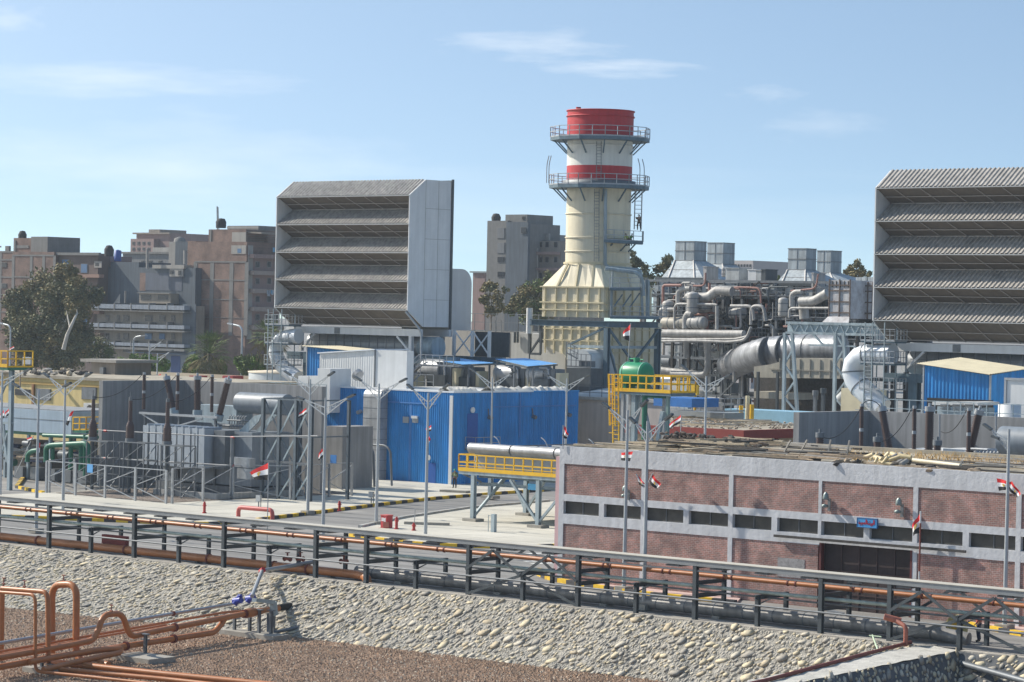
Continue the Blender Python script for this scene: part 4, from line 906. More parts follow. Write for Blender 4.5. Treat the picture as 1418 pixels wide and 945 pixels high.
# ================================================================ air intakes
def intake(ul,label,v0=215.,extra=True):
    """filter house: five lips, zigzag hoods; ul is the left end"""
    t=thing('air_intake',label,'air intake house',(ul+9.85,v0+4,0),'air intake filter houses'); w=19.7; ur=ul+w
    lips=[28.55-3.0*k for k in range(5)]; bk=v0+2.4
    top=30.25; bot=14.75
    # hoods
    for k,z in enumerate(lips):
        up=z+1.62 if k else top
        M().corr((ul+.04,v0,z),(ur-.04,v0,z),(ur-.04,bk,up),(ul+.04,bk,up),42,.10).build('hood_roof',tinroof,t)
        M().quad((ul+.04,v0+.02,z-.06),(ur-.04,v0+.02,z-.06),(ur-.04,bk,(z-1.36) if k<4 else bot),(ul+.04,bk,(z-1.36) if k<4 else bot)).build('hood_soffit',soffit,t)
        M().bar((ul-.05,v0-.05,z-.06),(ur+.05,v0-.05,z-.06),.1,.09).build('hood_lip',mat('lip_grey',(.42,.43,.43),.5,.2,.1,2),t)
        zb=(z-1.36) if k<4 else bot; mb=M()
        for j in range(1,7):
            u=ul+w*(j/7)-.9; d=Vector((0,-.06,-.06)); mb.bar(Vector((u,v0+.1,z-.1))+d,Vector((u+.9,bk-.1,zb))+d,.08,.06)
        mb.bar((ul+.1,(v0+bk)/2-.05,(z-.1+zb)/2-.08),(ur-.1,(v0+bk)/2-.05,(z-.1+zb)/2-.08),.06); mb.bar((ul+.1,bk-.12,zb-.0),(ur-.1,bk-.12,zb-.0),.14,.12)
        mb.each('soffit_brace',mat('brace_tan',(.36,.33,.30),.6,.1,.1,2),t)
    # side walls, hexagonal profile with panel seams
    prof=[(v0-.02,lips[0]+.02),(bk,top),(v0+6.4,top),(v0+6.4,bot),(bk,bot),(v0-.02,lips[4]-.1)]
    for (x,d) in ((ul-.12,.12),(ur,.12)): M().poly([(x,y,z) for y,z in prof],(d,0,0)).build('side_wall',white,t)
    mb=M()
    for z in (27.2,24,20.8,17.6): mb.box(ur+.12,ur+.135,bk,v0+6.3,z,z+.05)
    for y in (bk,v0+4.4): mb.box(ur+.12,ur+.135,y,y+.06,bot,top)
    mb.each('panel_seam',mat('seam_tan',(.40,.40,.38),.7),t)
    M().box(ul,ur,bk+.1,v0+6.4,bot,top-.08).build('filter_box',mat('box_grey',(.30,.30,.30),.7),t)
    M().box(ur+.13,ur+.25,v0+6.4,v0+6.7,bot-.3,top+.2).box(ul-.1,ur+.1,v0+6.45,v0+6.7,bot,top+.1).build('rear_frame',dsteel,t)
    # rounded inlet duct behind
    d0=ur-3.2; zz=V(624,376,v0+8).z
    pr=[(v0+6.7,bot-.3),(v0+6.7,21.0)]+[(v0+8.6+1.6*math.sin(a),19.4+1.6*math.cos(a)) for a in [k/8*math.pi/2 for k in range(9)]]+[(v0+10.2,bot-.3)]
    M().poly([(ur-7,y,z) for y,z in pr],(6.9,0,0)).build('inlet_duct',mat('duct_panel',(.55,.56,.57),.6,.1,.05,.6,.05),t)
    # supports
    zb=bot-.25
    M().box(ul-.1,ur+.3,v0+1.9,v0+2.2,zb-.75,zb).box(ul-.1,ur+.3,v0+6.8,v0+6.3,zb-.75,zb).build('girder',white,t)
    M().box(ul+7.3,ul+8.1,v0+1.85,v0+1.89,zb-.7,zb-.05).build('splice_plate',galvd,t)
    mb=M()
    for u in (ul+2.1,ur-1.2):
        for y in (v0+2.05,v0+6.9): mb.ib((u,y,11.8),(u,y,zb-.75),.4,.4,.06,(0,1,0))
    mb.each('column',white,t,2)
    M().bar((ul+2.4,v0+2.,12.2),(ul+4.2,v0+2.,zb-.8),.2).bar((ur-1.4,v0+2.,12.2),(ur-3.2,v0+2.,zb-.8),.2).each('knee_brace',white,t)
    M().box(ul+.2,ur+5.5,v0+1.7,v0+2.4,10.9,11.7).box(ul+.2,ur+5.5,v0+9,v0+9.6,10.9,11.7).box(ul+.2,ur+5.5,v0+2.4,v0+9,11.0,11.1).build('deck',bsteel,t)
    for u in (ul+3.3,ul+11,ur-1,ur+5):
        for y in (v0+2,v0+9.3): M().ib((u,y,0),(u,y,10.9),.9,.8,.12,(0,1,0)).build('leg',bsteel,t)
    M().bar((ul+3.8,v0+2,8.6),(ul+6.6,v0+2,10.9),.4).bar((ul+10.5,v0+2,8.6),(ul+8,v0+2,10.9),.4).build('leg_brace',bsteel,t)
    # frame under the rear duct
    for u in (ur+.6,ur+3.2,ur+5.6): M().bar((u,v0+6.8,11.7),(u,v0+6.8,bot-.3),.28).build('frame_post',white,t)
    for a_,b_ in ((ur+.6,ur+3.2),(ur+3.2,ur+5.6)): M().bar((a_,v0+6.8,11.8),(b_,v0+6.8,bot-.4),.12).bar((a_,v0+6.9,bot-.4),(b_,v0+6.9,11.8),.12).build('cross_brace',white,t)
    M().box(ur+.7,ur+5.5,v0+10,v0+10.2,11.7,bot-.4).build('louvre_back',dsteel,t)
    p=(ur+.3,v0+3.6,zb-1.9); M().tube([(ur-1.2,v0+4,12.6),(ur+.9,v0+4,12.6)],1.15,20).build('round_flange',lbsteel,t)
    # long horizontal bleed duct
    M().tube([(ul+1.3,v0+4.6,12.7),(ur-1.2,v0+4.6,12.7)],1.05,18).build('horizontal_duct',mat('duct_shade',(.36,.38,.40),.5,.3,.1,1,.1),t)
    mb=M()
    for k in range(14): u=ul+2.5+k*1.25; mb.bar((u,v0+3.2,11.7),(u,v0+3.2,14.2),.07)
    mb.bar((ul+2,v0+3.2,13),(ur-1,v0+3.2,13),.06); mb.each('duct_hanger',galvd,t)
    # drain pipe on the corner
    M().tube([(ur-.1,v0-.1,lips[4]-.2),(ur+1.2,v0+1.0,14.3),(ur+1.3,v0+1.0,9)],.12,8,bend=.5).build('drain_pipe',galv,t)
    return t
IL=V(384,273,215).x; IR=V(1213.7,257,215).x
intake(IL,'left air intake house with five rows of hoods, its white side wall fully in view')
intake(IR,'right air intake house with five rows of hoods, cut by the right picture edge')
def elbow(px,py0,label,u_s,v=215.):
    # white elbow pipe: from horizontal stub down to lower right
    p=V(px[0],py0[0],v); t=thing('elbow_pipe',label,'elbow pipe',tuple(p),'white elbow pipes below the intakes')
    pts=[V(a,b,v) for a,b in zip(px,py0)]
    M().tube(pts,1,18,radii=[u_s]*len(pts)).build('pipe',mat('white_pipe',(.70,.73,.76),.4,.1,.05,1),t)
    for i in (2,5,7):
        if i<len(pts)-1: d=(pts[i+1]-pts[i-1]).normalized()*.06; M().tube([pts[i]-d,pts[i]+d],u_s*1.04,18).build('seam_ring',galvd,t)
elbow((414,404,395,388,383.5,382,384,389,396,405,412),(466,466,468,472,479,488,497,505,512,519,524),'white elbow pipe at the left end of the left intake support',.80)
elbow((1237,1212,1200,1190,1183,1180.5,1184,1191,1200,1212,1222),(491,491,492,496,504,515,526,536,544,556,566),'white elbow pipe at the left end of the right intake support',1.0)
def access(ul,label,v=214.):
    t=thing('access_tower',label,'ladder tower',(ul,v,8),'caged ladder towers of the intakes')
    for du in (.2,1.0,2.3): M().bar((ul+du,v,8),(ul+du,v,16.3),.09).build('post',lbsteel,t)
    for du in (.2,2.3): M().bar((ul+du,v+2,8),(ul+du,v+2,16.3),.09).build('post',lbsteel,t)
    mb=M(); mb.hold=True
    for z in (10.2,12.6,14.6): mb.rail([(ul-.3,v,z),(ul+3.4,v,z),(ul+3.4,v+2,z)],1.1,.05,.5)
    for k in range(24): mb.bar((ul+.2,v,8.3+k*.33),(ul+1.0,v,8.3+k*.33),.04)
    mb.build('railing',galv,t)
    M().box(ul-.3,ul+3.4,v+.05,v+1.9,12.45,12.6).box(ul-.3,ul+3.4,v+.05,v+1.9,14.45,14.6).build('grating',bsteel,t)
access(IL-.2,'caged ladder tower at the left end of the left intake'); access(IR-.4,'caged ladder tower at the left end of the right intake')
# blue shed of the right unit with the tank and fence in front
z_=V(1280,510,207)
shed('blue_shed','blue shed with a cream lean-to roof below the right intake',1281,1372,200,6,7,V(1281,506,200).z,V(1372,520,200).z,blue,cr_roof,18,galv,slope_side=.5)
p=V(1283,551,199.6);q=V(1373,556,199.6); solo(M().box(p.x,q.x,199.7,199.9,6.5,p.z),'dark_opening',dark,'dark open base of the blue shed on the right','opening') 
a=V(1393,524,198);b=V(1440,560,198)
t=thing('white_enclosure','white metal enclosure cut by the right picture edge','enclosure',tuple(b)); M().box(a.x,b.x+6,198,204,7,a.z).build('body',white,t); M().box(a.x-.1,a.x+.1,197.9,198,7,a.z).box(a.x-.1,b.x,197.88,197.99,a.z-.15,a.z+.05).build('edge_trim',galv,t)
p=V(1398,570,192);mb=M(); mb.lathe((p.x,192,4),[(0.9,0),(.9,V(1398,560,192).z-4),(0,V(1398,560,192).z-3.95)],20); solo(mb,'white_drum',white,'white cylindrical drum at the right edge beside the blue shed','drum')
mb=M(); mb.box(V(1298,560,194).x,V(1350,560,194).x,194,197,5,V(1298,563,194).z)
t=thing('cooling_unit','pale blue louvred unit in front of the blue shed base','cooling unit',tuple(V(1320,575,194))); mb.build('casing',lbsteel,t)
for k in range(3):
    p=V(1302+k*17,562,193.9);q=V(1315+k*17,570,193.9); 
    for j in range(4): M().box(p.x,q.x,193.9,193.97,q.z+j*.16,q.z+j*.16+.08).build('louvre',galvd,t)
for k in range(3): p=V(1289+k*22,561,194);q=V(1308+k*22,561,194); M().box(p.x,q.x,194.2,197.5,p.z,p.z+.25).build('dusty_cover',MATS['dusty_lid'],t)
p=V(1225,558,190);q=V(1440,565,190)
t=thing('roof_railing','thin galvanised railing along the top behind the right fire wall','railing',tuple(p)); M().rail([p-Vector((0,0,1.2)),Vector((q.x,q.y,p.z-1.2))],1.5,.06,1.2).build('railing',lbsteel,t)
p=V(372,541,190);t=thing('roof_railing','thin pale railing behind the left fire wall below the elbow pipe','railing',tuple(p)); q=V(452,541,190); M().rail([p-Vector((0,0,.9)),Vector((q.x,q.y,p.z-.9))],1.7,.06,1.0).build('railing',lbsteel,t)
# ================================================================ exhaust stack
SC=D(826,430,310); sc=Vector((SC.x,SC.y,0)); spx=F/310.
def zz(py,px=826,d=310): return D(px,py,d).z
cz=lambda r,py:(r,zz(py))
ST=thing('exhaust_stack','tall cream exhaust stack with red and white bands and two railed platforms','exhaust stack',tuple(sc))
Rr=46/spx
rt,rb=Rr,Rr*.985
Z=lambda py: zz(py)
def ring(name,py1,py0,r,m,n=56): 
    return M().lathe(sc,[(r,Z(py1)),(r,Z(py0))],n).build(name,m,ST)
ring('red_top',192,155,rt,red); ring('white_band',231,192,rt*.985,offw); ring('red_band',251,231,rt*.985,red)
ring('cream_shell',366,251,rt*.972,cream)
M().lathe(sc,[(rt*.9,Z(158)),(rt*.9,Z(192))],40).build('inner_lining',dkdeb,ST)
mb=M()
for py,r,m in ((155.3,1.0,red),(163,1.0,red)):
    M().lathe(sc,[(rt*r,Z(py)),(rt*r+.12,Z(py)),(rt*r+.12,Z(py)+.12),(rt*.9,Z(py)+.12)],56).build('stiffener_ring',m,ST)
for py in (203,259,298,331,350): M().lathe(sc,[(rt*.985,Z(py)),(rt*.985+.06,Z(py)),(rt*.985+.06,Z(py)+.12),(rt*.985,Z(py)+.12)],56).build('stiffener_ring',offw if py<220 else cream,ST)
M().tube([(sc.x-1.2,sc.y-2.4,Z(154)),(sc.x-1.2,sc.y-2.4,Z(150))],.28,8).build('lifting_lug',red,ST)
# platforms, twelve sided
def platform(py,ro,label):
    z=Z(py); n=12; mb=M(); a0=R(15)
    pts=[(sc.x+ro*math.cos(a0+k*2*math.pi/n),sc.y+ro*math.sin(a0+k*2*math.pi/n)) for k in range(n)]
    inn=[(sc.x+rt*1.02*math.cos(a0+k*2*math.pi/n),sc.y+rt*1.02*math.sin(a0+k*2*math.pi/n)) for k in range(n)]
    vs=[(x,y,z) for x,y in pts]+[(x,y,z) for x,y in inn]+[(x,y,z-.35) for x,y in pts]+[(x,y,z-.35) for x,y in inn]
    fs=[]
    for k in range(n):
        j=(k+1)%n; fs+=[(k,j,n+j,n+k),(2*n+k,3*n+k,3*n+j,2*n+j),(k,2*n+k,2*n+j,j)]
    mb.add(vs,fs); o=mb.build('platform_deck',bsteel,ST)
    mb=M(); mb.hold=True
    mb.rail([(x,y,z) for x,y in pts+[pts[0]]],1.15,.07,1.35); mb.build('platform_railing',galv,o)
    for k in range(n):
        a=a0+k*2*math.pi/n; M().bar((sc.x+ro*.93*math.cos(a),sc.y+ro*.93*math.sin(a),z-.3),(sc.x+rt*math.cos(a),sc.y+rt*math.sin(a),z-1.75),.13).build('bracket',bsteel,ST)
    return z,pts
z1,p1_=platform(192,69/spx,'')
z2,p2_=platform(258,69.5/spx,'')
M().lathe(sc,[(rt*1.1,z2+.02),(rt*1.1,z2+.55),(rt*.99,z2+.6)],40).build('sheath_collar',galvd,ST)
# little davit arms on the platforms
for (px,py,s) in ((757,242,1),(760,242,1),(886,245,-1),(892,246,-1)):
    b=D(px,py,306 if s>0 else 306); b=b-Vector((0,0,.9)); M().tube([b,b+Vector((0,0,2.0)),b+Vector((.7*s,-.5*s,2.9))],.05,5,bend=.5).build('davit_arm',galv,ST)
# caged ladders in front of the shell
mb=M(); mb.hold=True
for (a,b,px) in ((196,256,829),(262,362,826)):
    p=D(px,b,306);q=D(px+.5,a,306); ax=Vector((.76,.65,0)); 
    mb.ladder(p,q,.5,ax)
    L_=q-p
    for k in range(int(L_.length/.8)): 
        c=p+L_*(k+.5)/int(L_.length/.8); pr=[c+ax*(.35*math.cos(t_))+Vector((.65,-.76,0))*(.6*math.sin(t_)) for t_ in [x*math.pi/5 for x in range(6)]]
        for i in range(5): mb.bar(pr[i],pr[i+1],.03)
mb.build('caged_ladder',galvd,ST)
M().tube([D(838.5,262,306),D(837.8,366,306),D(842,371,306),D(886,374,307),D(889,392,307)],.19,8,bend=.4).build('vent_pipe',lbsteel,ST)
# free ladder on the right edge with small platform
t=ST
p=D(883,318,308);q=D(884.5,262,308); mb=M(); mb.hold=True; mb.ladder(p,q,.75,(.76,.65,0),t=.09,step=.42); mb.build('ladder',galv,ST)
p=D(836,334,306.5);q=D(890,337,306.5); 
M().bar(p,q,2.2,.3).build('working_platform',bsteel,ST); mb=M(); mb.hold=True; f=Vector((-.66*-1,-.75,0))
mb.rail([p+f*1.0+Vector((0,0,.1)),q+f*1.0+Vector((0,0,.1)),q-f*1.1+Vector((0,0,.1))],1.15,.06,1.0); mb.build('working_railing',galv,ST)
for px in (848,868,880): M().bar(D(px,338,306.5),D(px-10,349,307.5),.12).build('bracket',bsteel,ST)
# transition from round to the boxed casing
fl=D(757,430,305); 
bw=4.35; bd=4.2   # half sizes in u and v
zt_,zb_,zc_=Z(366),Z(398),Z(440)
cu,cv=sc.x+.05,sc.y
mb=M(); n=32; vs=[];
for k in range(n): a=2*math.pi*k/n; vs.append((sc.x+rt*.972*math.cos(a),sc.y+rt*.972*math.sin(a),zt_))
def sq(a): 
    c,s=math.cos(a),math.sin(a); m_=max(abs(c),abs(s)); return c/m_,s/m_
for k in range(n): c,s=sq(2*math.pi*k/n); vs.append((cu+bw*c,cv+bd*s,zb_))
mb.add(vs,[(k,(k+1)%n,n+(k+1)%n,n+k) for k in range(n)]); mb.build('transition_hood',cream,ST)
M().box(cu-bw,cu+bw,cv-bd,cv+bd,zc_,zb_).build('upper_casing',cream,ST)
mb=M()
for k in range(6): u=cu-bw+.5+k*(2*bw-1)/5; mb.bar((u,cv-bd-.1,zc_),(u,cv-bd-.1,zb_),.14,.2,(0,1,0))
for k in range(6): v=cv-bd+.5+k*(2*bd-1)/5; mb.bar((cu+bw+.1,v,zc_),(cu+bw+.1,v,zb_),.14,.2,(1,0,0))
for z in (zc_+.8,zc_+1.6,zb_-.05):
    mb.bar((cu-bw-.2,cv-bd-.15,z),(cu+bw+.2,cv-bd-.15,z),.2,.14); mb.bar((cu+bw+.15,cv-bd-.2,z),(cu+bw+.15,cv+bd+.2,z),.2,.14)
for s,e in (((-.35,-.97),(-.5,-1)),((0.1,-.99),(.1,-1)),((.55,-.83),(.62,-1)),((.95,.1),(1,.1))):
    a=(sc.x+rt*.99*s[0]*1.0,sc.y+rt*.99*s[1],zt_); b=(cu+(bw+.05)*e[0],cv+(bd+.05)*e[1],zb_)
    mb.bar(a,b,.18)
mb.each('stiffener',mat('cream_rib',(.66,.58,.38),.6,0,.08,1),ST)
mb=M(); mb.lathe(sc,[(rt*1.03,zt_-.05),(rt*1.03,zt_+.15)],40); mb.build('junction_ring',MATS['cream_rib'],ST)
# big casing beneath with grid stiffeners and slanted inlet
zs=Z(446); zk=Z(520)
CS=thing('boiler_casing','wide cream boiler casing with a grid of stiffeners below the stack','boiler casing',(cu,cv,0))
cA=V(806,480,cv-4.6).x
pr=[(cu-4.1,zs),(cu+4.1,zs),(cu+4.1,4),(cu+2,4),(cu-.2,Z(505)),(cu-1.2,Z(492)),(cu-4.1,Z(480))]
M().poly([(x,cv-4.1,z) for x,z in pr],(0,10.5,0)).build('casing',cream,CS)
mb=M()
for k in range(7): u=cu-3.8+k*1.25; mb.bar((u,cv-4.2,max(Z(490),4) if u<cu-1 else 8),(u,cv-4.2,zs),.12,.16,(0,1,0))
for k in range(8): v=cv-3.6+k*1.3; mb.bar((cu+4.2,v,6),(cu+4.2,v,zs),.12,.16,(1,0,0))
for k in range(8):
    z=zs-.8-k*1.25; u0=cu-4.1 if z>Z(482) else cu-.4; mb.bar((u0,cv-4.22,z),(cu+4.1,cv-4.22,z),.12,.12); mb.bar((cu+4.22,cv-4.1,z),(cu+4.22,cv+6.3,z),.12,.12)
mb.each('stiffener',MATS['cream_rib'],CS)
# steel frame carrying it
FR=thing('stack_support','blue grey steel frame with diagonal braces carrying the cream stack','steel frame',(cu,cv-6,0))
vf=cv-6.2
def fp(px,py): return V(px,py,vf)
top=fp(745,443).z
uL_,uM,uR_=fp(733,445).x,fp(841,445).x,fp(911,447).x
M().ib((uL_,vf,top-.3),(uM+.3,vf,top-.3),.5,.65,.07).build('main_girder',bsteel,FR)
vR=U(911,447,uM).y
M().ib((uM,vf+.3,top-.3),(uM,vR,top-.3),.5,.65,.07).build('side_girder',bsteel,FR)
M().ib((uM,vf,0),(uM,vf,top-.7),.55,.5,.08,(0,1,0)).build('column',bsteel,FR); M().ib((uM,vR,0),(uM,vR,top-.7),.55,.5,.08,(0,1,0)).build('column',bsteel,FR)
zm_=fp(841,481).z
M().bar((fp(785,481).x,vf,zm_),(uM-.3,vf,zm_),.3,.3).bar((uM,vf+.3,zm_),(uM,vR-.3,zm_),.3,.3).each('beam',lbsteel,FR)
M().bar((uM-.3,vf,top-.7),(fp(787,480).x,vf,zm_+.1),.22).bar((uM,vf+.3,top-.8),(uM,vR-.3,zm_-5),.22).bar((uM+.3,vR-.3,top-.8),(uM+.3,vf+.3,zm_-5),.22).bar((uM+.1,vf+.3,zm_),(uM+.1,(vf+vR)/2,4),.2).each('diagonal_brace',bsteel,FR)
p=fp(734,452);M().tube([(p.x-.1,vf,p.z-.8),(p.x-.1,vf,p.z+2)],.35,12).build('silencer',white,FR)
M().bar((p.x,vf,p.z-.8),(p.x,vf,p.z-3),.3).bar((p.x,vf,p.z-3),(p.x+1.6,vf,p.z-3),.25).bar((p.x+1.6,vf,p.z-3),(p.x+1.6,vf,top-.6),.2).bar((p.x,vf,p.z-3),(p.x+1.5,vf,p.z-1.2),.2).tube([(p.x,vf,p.z-3),(p.x,vf,p.z-8)],.08,6).build('bracket_frame',dsteel,FR)
# stair and platforms at the right side of the stack
PL=thing('stair_tower','grey railed platforms and stairs hugging the right side of the cream stack','stair tower',(uM+2,cv,zc_))
for (x0,y0,x1,y1) in ((844,401,886,401),(845,440,912,441)):
    a=D(x0,y0,304);b=D(x1,y1,304); M().bar(a,b,2,.25).build('platform_deck',bsteel,PL); mb=M(); mb.hold=True; mb.rail([a+Vector((.5,-.6,.1)),b+Vector((.5,-.6,.1)),b+Vector((-.5,2,.1))],1.15,.06,1.0); mb.build('railing',galv,PL)
for (x0,y0,x1,y1,w) in ((848,374,846,440,.2),(887,374,890,440,.2),(897,388,897,440,.3),(850,425,862,408,.15),(862,425,874,408,.15),(872,426,886,406,.15)):
    M().bar(D(x0,y0,304),D(x1,y1,304),w).build('post',lbsteel if w>.15 else bsteel,PL)
a=D(838,372,303.5);b=D(885,378,303.5); M().tube([a,b,D(890,392,303.5),D(891,410,303.5)],.22,8,bend=1).build('handrail_pipe',lbsteel,PL)

# ================================================================ between: walls, machinery with canopies, tanks
vW=238
a=V(640,456,vW);b=V(780,462,vW)
t=thing('plant_wall','pale grey industrial wall with a roof railing left of the stack frame','wall',(a.x,vW,0))
k0=V(708,470,vW).x
M().box(a.x-14,k0,vW+2,vW+9,0,a.z-.2).build('rear_wall',mat('wall_tan',(.36,.34,.31),.8,0,.08,.3,.1),t)
M().poly([(k0,vW,0),(V(783,480,vW).x,vW,0),(V(783,490,vW).x,vW,V(783,472,vW).z),(V(755,466,vW).x,vW,V(755,463,vW).z),(k0,vW,V(708,461,vW).z)],(0,8,0)).build('front_wall',mat('wall_pale',(.45,.45,.43),.7,0,.07,.3,.1),t)
mb=M(); mb.hold=True; mb.rail([(a.x-10,vW+2.2,a.z-.2),(V(700,450,vW).x,vW+2.2,a.z-.2),(b.x,vW+1,V(760,462,vW).z)],2.0,.06,1.6); mb.build('railing',galvd,t)
mb=M(); mb.hold=True; p=V(691,540,vW+1.5);q=V(690,444,vW+1.5); mb.ladder(p,q,.9,(1,0,0),t=.08,step=.5); mb.build('ladder',galvd,t)
for px in (713,717,748,752,762,772): p=V(px,460,vW-.3); M().tube([p,p+Vector((0,0,-1.2))],.14,6).build('wall_light',dsteel,t)
# rounded white duct at the foot of the casing
a=V(786,486,vW-6);b=V(822,520,vW-6); pr=[(a.x,V(786,484,232).z),(V(805,484,232).x,V(805,484,232).z)]+[(V(805,500,232).x+1.4*math.sin(x),V(805,500,232).z+1.25*math.cos(x)) for x in [k/6*math.pi/2 for k in range(7)]]+[(V(822,520,232).x,5),(a.x,5)]
solo(M().poly([(x,232,z) for x,z in pr],(0,4,0)),'curved_duct',mat('duct_pale',(.50,.53,.54),.6),'pale duct with a rounded shoulder in front of the cream casing','duct')
t=thing('service_platform','small railed platform with dark steps in front of the pale rounded duct','platform',tuple(V(795,520,229)))
mb=M(); mb.hold=True; a=V(784,508,229);b=V(818,510,229); mb.rail([a,b],1.4,.06,.7); mb.rail([a+Vector((0,0,1.4)),V(800,498,229)],1.2,.06,.6); mb.build('railing',galvd,t)
M().box(a.x,b.x,229,231,4,a.z-.1).build('machine_base',dsteel,t); M().box(V(800,500,229).x,V(812,500,229).x,229.2,230.5,a.z,V(800,500,229).z).build('motor_box',galvd,t)
# generators under blue canopies on the blue building's rear roof line
def canopy(pts,label,v=219.):
    """pts: four px corners back-left, front-mid, front-right, back-right at shared heights"""
    (x0,y0),(x1,y1),(x2,y2),(x3,y3)=pts
    A_=V(x0,y0,v); B_=V(x1,y1,v-6); C_=V(x2,y2,v-2.0); D_=V(x3,y3,v+2)
    t=thing('blue_canopy',label,'canopy',(B_.x,v,8),'blue sheet canopies behind the blue building')
    M().corr(A_,B_,C_,D_,16,.03).build('roof_sheet',lblue,t)
    mb=M(); mb.hold=True; mb.bar(A_-Vector((0,0,.12)),B_-Vector((0,0,.12)),.1,.14).bar(B_-Vector((0,0,.12)),C_-Vector((0,0,.12)),.1,.14); mb.build('roof_frame',dsteel,t)
    for q in (A_.lerp(B_,.08),A_.lerp(B_,.62),B_.lerp(C_,.2),C_.lerp(D_,.1)): M().bar((q.x,q.y,6),(q.x,q.y,q.z-.1),.16).build('post',galvd,t)
canopy([(583,496.5),(640,505),(684,503),(626,495)],'left blue corrugated canopy over the machinery between the intake and the stack')
canopy([(685,497.5),(730,507.5),(772,504),(728,496.5)],'right blue corrugated canopy over the machinery left of the stack')
mach='machinery under the blue canopies'
def machine(px,py,v,w,h,label,kind='pump_unit'):
    p=V(px,py,v); t=thing(kind,label,'machine',(p.x,v,p.z),mach)
    M().tube([(p.x,v,p.z+h*.62),(p.x+w*.6,v,p.z+h*.62)],h*.36,16).build('drum',alum,t)
    M().box(p.x+w*.62,p.x+w,v-.8,v+.8,p.z,p.z+h*.85).build('gearbox',galvd,t)
    M().box(p.x+w*.3,p.x+w*.9,v-1.3,v-.9,p.z,p.z+h*.45).build('control_box',dsteel,t)
    M().box(p.x-.2,p.x+w+.2,v-1,v+1,p.z-.3,p.z).build('skid',galvd,t)
    M().tube([(p.x+w*.5,v-.9,p.z+h*.9),(p.x+w*.8,v-.9,p.z+h*.9),(p.x+w*.85,v-.9,p.z)],.12,6,bend=.3).tube([(p.x+w*.1,v-.9,p.z),(p.x+w*.1,v-.9,p.z+h)],.06,6).build('piping',galv,t)
    M().box(p.x+w*1.02,p.x+w*1.15,v-.7,v+.7,p.z,p.z+h*.7).build('panel',cr_roof,t); return t
machine(590,536,216,4.2,3.0,'shiny drum shaped machine under the left blue canopy'); machine(628,537,217,3.6,2.6,'smaller drum machine under the right end of the left blue canopy')
machine(690,538,218,4.2,2.5,'machine with a tan end panel under the right blue canopy'); machine(735,539,217,3.8,2.5,'drum machine under the right end of the right blue canopy')
machine(560,540,214,1.8,2.2,'small machine beside the stair behind the blue building')
t=thing('access_stair','grey steel stair with handrails right of the white enclosure','stair',tuple(V(566,535,212)))
mb=M(); mb.hold=True
mb.rail([V(565,520,212),V(580,506,212),V(628,508,212)],1.1,.06,1.0); mb.rail([V(563,538,211.5),V(582,520,211.5)],1.1,.06,1.0); mb.rail([V(566,538,211),V(600,540,211)],1.5,.06,1.2)
mb.build('handrail',galv,t); M().bar(V(565,520,212.5),V(580,506,212.5),1.,.15).bar(V(580,506,212.5),V(640,508,212.5),1.,.15).build('treads',galvd,t)
# dusty gear and parapets on the blue building roof
t=thing('roof_sheeting','crumpled pale sheeting laid along the roof edge of the blue building','sheeting',(-184,200,8.9)); random.seed(5)
tarp=mat('pale_tarp',(.52,.51,.47),.9,0,.2,1)
def sheetrun(a,c,w,h):
    a=Vector(a);c=Vector(c); n=30; m=4; vs=[]; d=(c-a).normalized(); x=Vector((-d.y,d.x,0))*w/2
    for i in range(n+1):
        for j in range(m+1): q=a.lerp(c,i/n)+x*(j/m*2-1); q.z+=h*(1-abs(j/m*2-1)**2)*random.uniform(.5,1.1); vs.append(q)
    return M().add(vs,[(i*(m+1)+j,i*(m+1)+j+1,(i+1)*(m+1)+j+1,(i+1)*(m+1)+j) for i in range(n) for j in range(m)])
sheetrun((-181.,198.5,8.78),(-181.,202.5,8.78),1.8,.45).build('sheet',tarp,t); sheetrun((-180.2,204,8.78),(-180.2,215,8.78),2.2,.55).build('sheet',tarp,t)
# pinkish boundary wall to the right of the blue building
a=V(800,553,222);b=V(930,566,222)
t=thing('boundary_wall','pale pinkish rendered wall between the blue building and the green tank tower','wall',(a.x,222,0))
M().box(a.x-6,b.x+6,222,222.4,0,a.z).build('wall',mat('pink_render',(.50,.44,.40),.8,0,.07,.5,.12),t); M().box(a.x-6,b.x+6,221.8,222.6,a.z,a.z+.3).build('coping',conc,t)
t=thing('storage_tank','low pale tank with a domed lid and dark railing behind the pinkish wall','tank',tuple(V(840,548,228)))
c=V(842,540,231); mb=M(); mb.lathe((c.x,231,0),[(4.5,0),(4.5,c.z-.5),(0,c.z+.2)],36); mb.build('shell',MATS['duct_pale'],t)
mb=M(); mb.hold=True; p=V(800,552,223.5);q=V(850,553,223.5); mb.rail([p,(q.x,q.y,p.z)],1.3,.06,1.6); mb.build('railing',galvd,t)
# grey cabinet platform right of the tower
t=thing('cabinet_platform','grey railed platform with two grey electrical cabinets right of the green tank','platform',tuple(V(960,570,205)))
p=V(925,567,205);q=V(1003,573,205); M().box(p.x,q.x,205,208,p.z-1.5,p.z-.1).build('deck',mat('platform_grey',(.25,.27,.28),.6,.1,.15,1),t)
mb=M(); mb.hold=True; mb.rail([(p.x,205,p.z),(q.x,205,p.z),(q.x,208,p.z)],1.2,.06,.9); mb.build('railing',galv,t)
for (x0,x1,m_) in ((925,940,mat('cabinet_beige',(.48,.46,.43),.6)),(941.5,952.5,mat('cabinet_blue',(.38,.43,.45),.6))):
    a=V(x0,528,206);c=V(x1,562,206); M().box(a.x,c.x,206,207,c.z-.3,a.z).build('cabinet',m_,t)
p=V(963,538,204.5); M().tube([p,p+Vector((0,0,-2))],.12,6).box(p.x-.35,p.x+.35,204.3,204.6,p.z-.6,p.z+.3).build('yellow_post',yellow,t)
